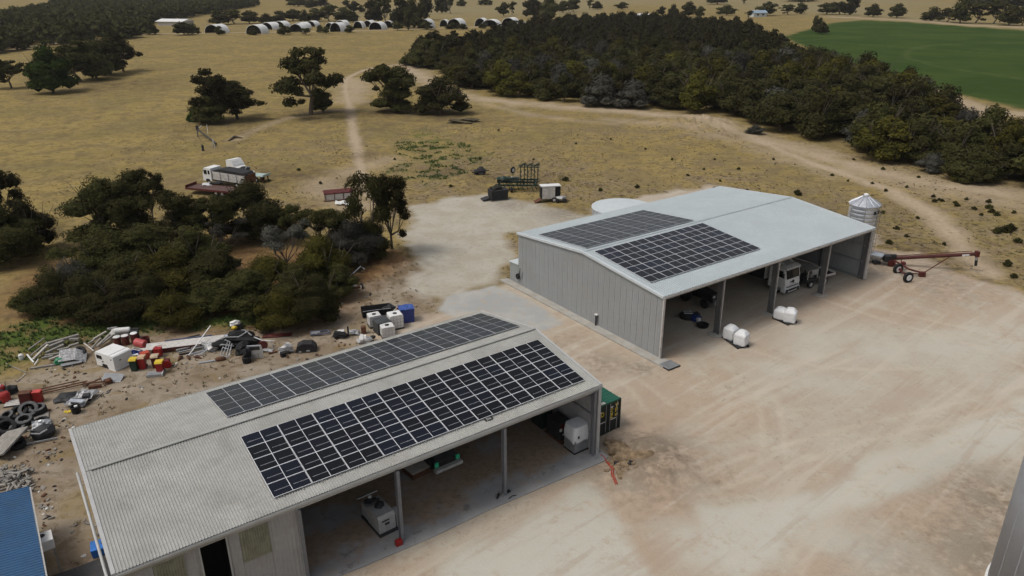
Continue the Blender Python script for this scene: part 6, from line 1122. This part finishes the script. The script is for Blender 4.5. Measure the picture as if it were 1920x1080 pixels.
t = thing('white_cylinder', 'white lying cylinder on top of the pile behind the canopy', 'tank', G(233, 634), .2); part(t, 'cylinder', MB().lathe([(.1, -.7), (.22, -.66), (.26, -.55), (.26, .55), (.22, .66), (.1, .7)], 16, (0, 0, .8), 'X'), m_offw); part(t, 'cradle', B1((0, 0, .28), (1.4, .5, .55)), m_wood); solo('dark_block', MB().box((0, 0, .7), (.7, .4, .3), rz=.2).box((0, .35, .8), (.6, .25, .25)).box((0, .1, .3), (.5, .5, .55)), m_dark, 'dark blocks stacked at the right of the white cylinder', 'blocks', G(254, 636)); solo('grey_cone', MB().lathe([(.5, .1), (.4, .5), (.12, .9)], 14), m_whited, 'pale grey cone lying left of the white cylinder', 'cone', G(216, 634))
t = thing('scrap_tangle', 'tangle of white and blue plastic scrap between the canopy and the bins', 'scrap', G(258, 672), .3); part(t, 'blue_sheet', MB().sheet((0, 0, .5), 1.2, .7, rotm(.3, .3), .12, 3), m_bluep); part(t, 'white_hose', MB().tube([(-.9, .6, .1), (-1.1, .2, .9), (-.6, -.4, .7), (-.2, .3, .9), (.3, .7, .4)], .06, 6), m_offw); part(t, 'grey_sheet', MB().sheet((-.2, .6, .45), 1.1, .8, rotm(-.2, .2, .4), .1, 9), m_scrap); part(t, 'white_lid', B1((-.1, -.45, .55), (.6, .3, .08), rz=.2), m_white)
# long beam and the steel behind the grove edge
ce, L, rz = span((276, 661), (434, 642)); t = thing('long_beam', 'long white steel trough with a blue back edge and red front edge below the grove', 'beam', ce, rz)
part(t, 'top_plate', MB().prism([(-.55, .42), (.45, .6), (.45, .66), (-.55, .48)], 'X', -L / 2, L / 2), m_whited); part(t, 'red_edge', MB().prism([(-.6, .1), (-.56, .1), (-.56, .47), (-.6, .47)], 'X', -L / 2 + .6, L / 2 - .5), m_auger); part(t, 'blue_edge', MB().prism([(.46, .1), (.62, .1), (.62, .72), (.46, .72)], 'X', -L / 2 + 1.5, L / 2 - 1.6), mat('dusty_navy_paint', (.05, .07, .13), .6)); part(t, 'tapered_end', MB().prism([(-.5, .1), (.4, .1), (.2, .4), (-.4, .35)], 'X', -L / 2 - 1.2, -L / 2), m_whited); part(t, 'underside', B1((0, -.05, .22), (L - 1, .8, .3)), m_dark)
GR = 'steel rails bundled in front of the long beam'
for a, c_, w_, z0, z1, m, lb in [((331, 657), (371, 646), .14, .3, .45, m_gal, 'pale steel rail at the top left of the rail bundle'), ((331, 661), (377, 652), .16, .2, .4, m_galb, 'brightest steel rail in the middle of the rail bundle'), ((334, 664), (384, 655), .14, .15, .3, m_gal, 'grey steel rail below the brightest one'), ((341, 645), (377, 640), .12, .5, .7, m_dark, 'dark flat rail resting on the long beam'), ((338, 652), (374, 643), .14, .4, .5, m_gal, 'steel rail under the dark flat one'), ((350, 668), (384, 660), .12, .1, .2, m_galb, 'lowest pale rail at the front of the bundle'), ((336, 666), (366, 662), .14, .08, .15, m_dark, 'short dark rail at the lower left of the bundle'), ((352, 671), (400, 640), .08, .1, 1.6, m_offw, 'long thin pole leaning across the rail bundle onto the beam'), ((360, 658), (392, 650), .12, .3, .45, m_wood, 'greyish rail at the right end of the bundle')]: stick(a, c_, w_, m, 'steel_rail' if w_ > .1 else 'thin_pole', lb, GR, z0, z1)
solo('curved_pipe', MB().tube([G(364, 668, .1), G(378, 666, .15), G(388, 661, .25), G(394, 652, .6)], .07, 6), m_galb, 'curved pale pipe at the right of the rail bundle', 'pipe'); t = thing('exhaust_pipe', 'exhaust pipe with a rusty muffler on the ground in front of the scrap', 'exhaust', (0, 0, 0)); part(t, 'tail_pipe', MB().tube([G(373, 682, .07), G(405, 677, .1)], .07, 7), m_galb); part(t, 'muffler', MB().tube([G(404, 677, .14), G(408, 676.5, .15), G(420, 674.5, .15), G(424, 674, .14)], [.08, .2, .2, .08], 9), m_rust); part(t, 'front_pipe', MB().tube([G(423, 674, .14), G(430, 671, .2), G(434, 664, .5), G(437, 658, .7)], .06, 7), m_scrap)
solo('wire_rack', MB().tube([G(413, 668, .1), G(425, 652, .8)], .04, 5).tube([G(418, 670, .1), G(430, 654, .8)], .04, 5).tube([G(424, 671, .1), G(434, 656, .8)], .04, 5).tube([G(413, 668, .1), G(424, 671, .1)], .04, 5).tube([G(419, 660, .45), G(430, 663, .45)], .04, 5).tube([G(425, 652, .8), G(434, 656, .8)], .04, 5), m_gal, 'grey wire rack leaning right of the rail bundle', 'rack'); solo('crumpled_foil', MB().blob(tuple(G(398, 655, .3)), (.9, .5, .4), 3, .4, 2), m_scrap, 'crumpled grey sheet metal between the rails and the wire rack', 'scrap')
for px, lb, s_ in (((339, 674), 'small rusty fitting on the ground left, below the rail bundle', 1), ((355, 672), 'small rusty fitting at the foot of the leaning pole', 2), ((372, 671), 'small dark fitting below the curved pale pipe', 3)): solo('fitting', MB().tube([(-.3, -.2, .05), (0, .1, .2), (.25, .3, .1)], [.05, .14, .08], 6), m_rust, lb, 'fitting', G(*px), s_ * .7)
t = thing('scrap_heap', 'heap of black scrap with bent frames behind the silver door', 'scrap heap', G(447, 648), .2); part(t, 'heap', MB().blob((0, 0, .4), (1.9, .9, .65), 4, .4, 3), m_blk); part(t, 'bent_frame', MB().tube([(-1.8, -.3, .8), (-.9, -.5, 1.2), (.2, -.3, 1.0), (1.0, .2, 1.3)], .06, 6).tube([(-1.0, .2, 1.1), (.6, .5, 1.3), (1.3, -.2, 1.0)], .05, 6).tube([(-2.0, -.6, .2), (-1.2, -.9, .7), (-.2, -1.0, .5)], .06, 6), m_scrap); part(t, 'plate', MB().sheet((-.7, .1, 1.1), .8, .3, rotm(.2, .1, .3), .05, 2), m_galb); part(t, 'side_lump', MB().blob((.6, -1.2, .4), (.6, 1.2, .45), 9, .35, 2), m_blk)
t = thing('car_door', 'silver car door standing upright by the black drum', 'car door', G(479, 672), .15); part(t, 'door_skin', MB().prism([(-.7, .05), (.68, .05), (.72, .75), (.6, 1.28), (-.55, 1.28), (-.72, .9)], 'Y', -.06, .06), m_galb); part(t, 'door_window', MB().prism([(-.5, .85), (.5, .85), (.48, 1.18), (-.4, 1.18)], 'Y', -.075, -.062), m_dark); part(t, 'door_trim', MB().box((.05, -.075, .5), (.8, .03, .06)).box((-.2, -.075, .32), (.3, .03, .1)).box((.3, -.075, .3), (.08, .03, .3)), m_gal)
solo('black_drum', MB().lathe([(.34, 0), (.36, .5), (.3, .55), (.24, .5)], 16).blob((0, .2, .75), (.34, .3, .5), 3, .25, 2).tube([(-.2, -.2, .6), (.1, -.1, .9)], .04, 5), m_blk, 'black drum with scrap on top left of the silver door', 'drum', G(463, 679)); t = thing('bent_stand', 'bent pale frame with dark red wheel right of the scrap heap', 'frame', G(500, 652), .1); part(t, 'frame', MB().tube([(-1.0, .2, 1.0), (-.3, -.1, .8), (.5, -.2, .75), (.6, -.2, .1)], .05, 6).tube([(.5, -.2, .75), (.8, -.1, .7)], .05, 5), m_offw); part(t, 'red_wheel', MB().lathe([(.1, -.1), (.4, -.1), (.4, .1), (.1, .1)], 14, (-.2, -.3, .42), 'Y'), m_dred); part(t, 'scrap_bits', MB().blob((.1, -.8, .12), (.6, .3, .15), 4, .4, 1), m_scrap)
t = thing('white_engine', 'white and grey engine part on a black bucket beside the door', 'engine', G(537, 662), .4); part(t, 'engine_block', MB().blob((0, 0, .4), (.65, .4, .38), 4, .4, 2), m_scrap); part(t, 'white_cover', MB().blob((.2, .1, .75), (.3, .18, .2), 5, .3, 2).blob((-.15, -.15, .62), (.25, .16, .15), 6, .3, 1), m_white); part(t, 'bucket', MB().lathe([(.22, 0), (.26, .4)], 14, (-.35, -.55, 0)), m_black); stick((504, 664), (520, 660), .14, m_rust, 'rusty_bar', 'short rusty bar left of the white engine part', None, .08, .08, 'bar')
solo('half_tank', MB().prism([(-.9, .05), (.9, .05), (.85, .5), (.55, .8), (-.3, .85), (-.75, .6)], 'Y', -.45, .45).tube([(-.9, -.46, .1), (.9, -.46, .1)], .04, 5), m_load, 'dark brown half-round tank shell lying alone right of the white engine part', 'tank shell', G(575, 657), .15); solo('tank_fittings', MB().box((-.5, -.5, .16), (.2, .06, .1)).box((.2, -.5, .2), (.3, .06, .1)), m_galb, 'two pale brackets on the front of the dark tank shell', 'brackets', G(575, 657), .15)
t = thing('roof_rack', 'bluish grey folded rack on the ground above the dark tank shell', 'rack', G(600, 630), .25); part(t, 'rack_frame', MB().box((0, 0, .2), (1.7, .12, .12)).box((0, .5, .25), (1.7, .12, .12)).box((-.8, .25, .2), (.12, .6, .1)).box((.8, .25, .25), (.12, .6, .1)).box((0, .25, .2), (.12, .6, .1)), mat('blue_grey_paint', (.14, .15, .2), .5)); part(t, 'rack_panel', MB().sheet((-.35, .22, .3), .8, .5, None, .04, 3), m_gal); t = thing('car_bumper', 'black crumpled bumper with a white patch right of the folded rack', 'bumper', G(638, 634), .2); part(t, 'bumper_shell', MB().blob((0, 0, .3), (.8, .45, .32), 7, .3, 2), m_blk); part(t, 'white_patch', MB().sheet((.1, .25, .6), .6, .35, rotm(.3), .04, 3), m_offw); part(t, 'upright', B1((.75, .2, .5), (.14, .14, .95)), m_blk)
t = thing('scrap_pile', 'grey crumpled panels beside a rusty box, below the black trough', 'scrap', G(670, 627), .2); part(t, 'panels', MB().sheet((-.3, 0, .3), 1.1, .7, rotm(.2, .2), .12, 4), m_scrap); part(t, 'rusty_box', B1((.6, .1, .35), (.45, .45, .7)), m_rust); t = thing('scrap_casings', 'white and dark broken casings nearest the near shed roof edge', 'scrap', G(682, 642), .3); part(t, 'white_casing', MB().box((-.2, 0, .4), (.25, .7, .5), rot=rotm(.4, .3)).box((.2, .1, .3), (.25, .6, .4), rot=rotm(.3, -.3)), m_white); part(t, 'dark_casing', MB().blob((.1, 0, .2), (.9, .45, .25), 6, .35, 2), m_scrap); part(t, 'black_end', MB().blob((.9, .2, .3), (.25, .2, .2), 3, .2, 1), m_blk)
def ibc(px, rz, m, label, d=(1.15, 1.0, 1.05), hole=True, mcage=None):
    t = thing('ibc_tank', label, 'tank', G(*px), rz, 'square plastic tanks by the scrap yard'); b = MB(); b.prism([(-d[0] / 2 + .04, .16), (d[0] / 2 - .04, .16), (d[0] / 2, .2), (d[0] / 2, d[2] + .1), (d[0] / 2 - .08, d[2] + .16), (-d[0] / 2 + .08, d[2] + .16), (-d[0] / 2, d[2] + .1), (-d[0] / 2, .2)], 'Y', -d[1] / 2, d[1] / 2); part(t, 'tank_body', b, m); part(t, 'pallet_base', B1((0, 0, .08), (d[0] + .06, d[1] + .06, .14)), m_dark)
    if hole: part(t, 'filler_hole', MB().lathe([(.2, d[2] + .15), (.2, d[2] + .19), (.05, d[2] + .19)], 14), m_blk)
    b = MB()
    for k in range(5):
        x = -d[0] / 2 + d[0] * k / 4; b.tube([(x, -d[1] / 2 - .03, .16), (x, -d[1] / 2 - .03, d[2] + .14)], .014, 4)
    for z in (.4, .75, 1.05): b.tube([(-d[0] / 2, -d[1] / 2 - .03, z), (d[0] / 2, -d[1] / 2 - .03, z)], .014, 4); b.tube([(-d[0] / 2 - .03, -d[1] / 2, z), (-d[0] / 2 - .03, d[1] / 2, z)], .014, 4)
    part(t, 'cage', b, mcage or m_gal)
ibc((703, 611), .45, m_offw, 'white square tank with an open hole at the back left of the tank group'); ibc((718, 622), .55, mat('dark_grey_plastic', (.05, .055, .055), .5), 'dark grey square tank in the middle of the tank group', (1.35, 1.25, 1.05), False, m_dark); ibc((742, 614), .45, m_white, 'tall white square tank beside the blue tub', (1.25, 1.15, 1.3)); ibc((727, 630), .4, m_offw, 'cut-open white square tank nearest the near shed roof', (1.2, 1.1, .95))
t = thing('blue_vat', 'large blue plastic vat with a sagging lid behind the tall white tank', 'vat', G(763, 601), .3); part(t, 'vat_body', MB().prism([(-.62, 0), (.62, 0), (.68, 1.35), (-.68, 1.35)], 'Y', -.6, .6), m_bluep); part(t, 'vat_lid', MB().sheet((0, 0, 1.42), 1.45, 1.3, None, .06, 4), mat('lighter_blue_plastic', (.04, .085, .29), .4))
t = thing('black_trough', 'long black open trough with a pale rim behind the square tanks', 'trough', G(706, 590), .3); part(t, 'trough_shell', MB().prism([(-.6, .1), (.6, .1), (.7, .75), (.6, .75), (.5, .25), (-.5, .25), (-.6, .75), (-.7, .75)], 'X', -1.4, 1.4), m_blk); part(t, 'pale_rim', MB().box((0, -.72, .78), (2.7, .07, .05)).box((.8, -.9, .15), (1.6, .06, .06)), m_gal)
t = thing('old_motor', 'dark old motor with reddish housing between the black trough and blue vat', 'motor', G(738, 586), .2); part(t, 'motor_block', MB().blob((-.4, .1, .4), (.7, .5, .35), 4, .35, 2), m_dark); part(t, 'red_housing', MB().blob((.7, -.2, .3), (.5, .4, .35), 5, .3, 2), m_dred); part(t, 'pale_pulley', MB().lathe([(.05, -.08), (.24, -.08), (.24, .08), (.05, .08)], 12, (.2, -.5, .3), 'Y'), m_woodb)
# old implement with a bent pole by the grove
ce, L, rz = span((626, 560), (680, 549)); t = thing('old_implement', 'old rusty trailed implement with a white wheel at the corner of the grove', 'farm implement', ce, rz); part(t, 'beam', MB().box((-.3, -.2, .45), (L, .14, .2)).box((-.8, .5, .45), (L * .5, .12, .18)), m_rust); part(t, 'deck', MB().box((-L * .28, .2, .55), (L * .4, .9, .1)), mat('pinkish_rust', (.22, .12, .09), .8, 0, .3, 2)); part(t, 'cylinder', MB().lathe([(.08, -.5), (.16, -.45), (.16, .4), (.06, .5)], 10, (.5, .0, .6), 'X'), m_woodb); wheel(t, (L / 2, .1, .35), .35, .16, 'X', m_white)
solo('bent_pole', MB().tube([G(650, 545, .6), G(679, 530, 1.1), G(686, 532, .9)], .05, 6), m_galb, 'thin bright bent pole resting on the old implement', 'pole')
t = thing('quad_motor', 'white and black small engine with a yellow part behind the scrap heap', 'engine', G(443, 618), .2); part(t, 'white_cowl', MB().blob((0, 0, .7), (.5, .35, .28), 2, .3, 2), m_white); part(t, 'yellow_base', MB().blob((-.1, -.25, .35), (.3, .2, .2), 3, .2, 1), m_yel); part(t, 'frame', B1((.2, .1, .25), (.8, .5, .45)), m_dark); stick((465, 618), (484, 618), .14, m_rust, 'rusty_pipe', 'reddish pipe on the ground right of the small white engine', None, .2, .2, 'pipe', True); solo('red_sheet', MB().sheet((0, 0, .08), 2.6, .8, None, .05, 3), m_dred, 'dark red flat sheet under the olive bush at the scrap heap', 'metal sheet', G(520, 630), .15)
# firewood and cut steel heap above the blue roof: lumps one can tell apart only as a mass
b = MB(); rr = random.Random(12)
for k in range(120):
    p = G(rr.uniform(-30, 58), rr.uniform(884, 922)); L = rr.uniform(.3, .8); a = rr.uniform(0, 6.3); d = Vector((math.cos(a) * L, math.sin(a) * L, rr.uniform(-.15, .15))); z = rr.uniform(.05, .5) * (1 - abs(p.x - G(10, 905).x) / 6)
    b.tube([p + Vector((0, 0, max(.05, z))) - d / 2, p + Vector((0, 0, max(.05, z))) + d / 2], rr.uniform(.05, .11), 5)
solo('firewood_heap', b, m_wood, 'heap of split grey firewood behind the blue roof', 'firewood', kind='stuff')
b = MB(); c_ = [(75, 925, 30, 30), (85, 960, 12, 30), (165, 990, 30, 40), (60, 830, 60, 30), (120, 800, 50, 30), (95, 855, 25, 14), (330, 690, 60, 14), (560, 665, 60, 14), (650, 645, 60, 14), (200, 735, 70, 20), (130, 700, 70, 14), (690, 575, 60, 16), (45, 880, 40, 16)]
for k in range(230):
    cx_, cy_, sx_, sy_ = rr.choice(c_); p = G(rr.gauss(cx_, sx_ * .5), rr.gauss(cy_, sy_ * .5)); s_ = rr.uniform(.05, .16)
    if rr.random() < .5: b.mat(rr.choice((0, 0, 1, 2))).box(p + Vector((0, 0, s_ * .3)), (s_ * 2.2, s_, s_ * .6), rot=rotm(rr.uniform(-.3, .3), rr.uniform(-.3, .3), rr.uniform(0, 3)))
    else: b.mat(rr.choice((0, 1, 2, 3))).blob(tuple(p), (s_, s_, s_ * .7), k, .3, 1)
solo('ground_litter', b, [m_wood, m_rust, m_load, m_offw], None, None, kind='stuff')
# --- arched shelters far off
def arch_mb(w_, h, L, wall=.0, th=.18, n=14):
    o_ = MB(); i_ = MB(); 
    def ring(hw, hh, y): return [(-hw * math.cos(math.pi * k / n), y, hh * math.sin(math.pi * k / n) ** .85) for k in range(n + 1)]
    a, b_ = ring(w_ / 2, h, 0), ring(w_ / 2, h, L); c_, d = ring(w_ / 2 - th, h - th, 0), ring(w_ / 2 - th, h - th, L); N_ = n + 1
    o_.add(a + b_, [(k, k + 1, N_ + k + 1, N_ + k) for k in range(n)]); o_.add(a + c_, [(k + 1, k, N_ + k, N_ + k + 1) for k in range(n)]); i_.add(c_ + d, [(k + 1, k, N_ + k, N_ + k + 1) for k in range(n)]); i_.add(d + [(0, L - .02, 0)], [(k, k + 1, N_) for k in range(n)]); return o_, i_
SH = [(398, 62, 46, 31), (476, 64, 47, 30), (500, 56, 42, 26), (523, 52, 40, 23), (555, 61, 45, 26), (561, 54, 42, 24), (582, 50, 39, 20), (618, 56, 43, 17), (629, 61, 43, 24), (638, 51, 38, 21), (671, 54, 40, 18), (689, 51, 38, 19), (704, 57, 42, 26), (727, 53, 39, 21), (742, 49, 37, 15), (795, 54, 36, 26), (832, 51, 37, 16), (851, 53, 35, 28), (900, 50, 34, 21), (918, 51, 37, 31), (953, 51, 33, 28), (978, 52, 41, 18)]
for i, (cx_, by, ty, wpx) in enumerate(SH):
    p = G(cx_, by); s_ = mpp(cx_, by); w_ = wpx * s_ * 1.0; h = (by - ty) * s_ * .86; t = thing('arched_shelter', f'{ORD[i]} white arched shelter from the left in the distant row', 'shelter', p, -.34 + .1 * math.sin(i * 2.1), 'white arched shelters in the distance'); o_, i_ = arch_mb(w_, h, w_ * .8); part(t, 'roof_skin', o_, m_white); part(t, 'inner_shade', i_, m_load)  # inside faces coloured dark to paint the shade under the arch
t = thing('long_white_roof', 'long low building with a bright white arched roof beyond the wood', 'building', G(1178, 44), -.5); o_, i_ = arch_mb(22, 5.5, 30); part(t, 'roof_skin', o_, m_white); part(t, 'inner_shade', i_, m_load)  # same dark colour paints the shade inside this roof
for px, py, w_, lb in ((8, 46, 9, 'small white-roofed shed at the left edge in the distant forest'), (50, 22, 8, 'tiny pale roof in the upper left of the distant forest'), (330, 48, 20, 'long pale building at the right end of the distant forest')):
    t = thing('small_house', lb, 'house', G(px, py), -.3); part(t, 'wall', B1((0, 0, 1.4), (w_, w_ * .6, 2.8)), m_whited); part(t, 'roof', MB().prism([(-w_ * .35, 2.7), (w_ * .35, 2.7), (0, 4.2)], 'X', -w_ * .55, w_ * .55), m_white)
t = thing('farm_house', 'small pale blue-grey farmhouse among trees in the far row above the crop', 'house', G(1421, 31), .2); part(t, 'wall', B1((0, 0, 1.5), (11, 7, 3.0)), m_flashB); part(t, 'roof', MB().prism([(-4.2, 3.0), (4.2, 3.0), (0, 4.8)], 'X', -6, 6), mat('pale_blue_roof', (.25, .33, .4), .5)); part(t, 'window', B1((-2, -3.52, 1.7), (1.6, .06, 1.2)), m_glass); part(t, 'window', B1((2.4, -3.52, 1.7), (1.6, .06, 1.2)), m_glass)

# ------------------------------------------------------------------ the air: thin even haze round everything
HZ = bpy.data.materials.new('air_haze'); HZ.use_nodes = True; ht = HZ.node_tree; ht.nodes.remove(ht.nodes['Principled BSDF'])
hv = ht.nodes.new('ShaderNodeVolumePrincipled'); hv.inputs['Color'].default_value = (.90, .88, .85, 1); hv.inputs['Density'].default_value = .00008; hv.inputs['Anisotropy'].default_value = .2
ht.links.new(hv.outputs[0], ht.nodes['Material Output'].inputs['Volume'])
b = MB(); b.box((0, 3200, 15.5), (8400, 6900, 38)); tag(b.build('haze', HZ), kind='stuff')
S.cycles.volume_bounces = 0
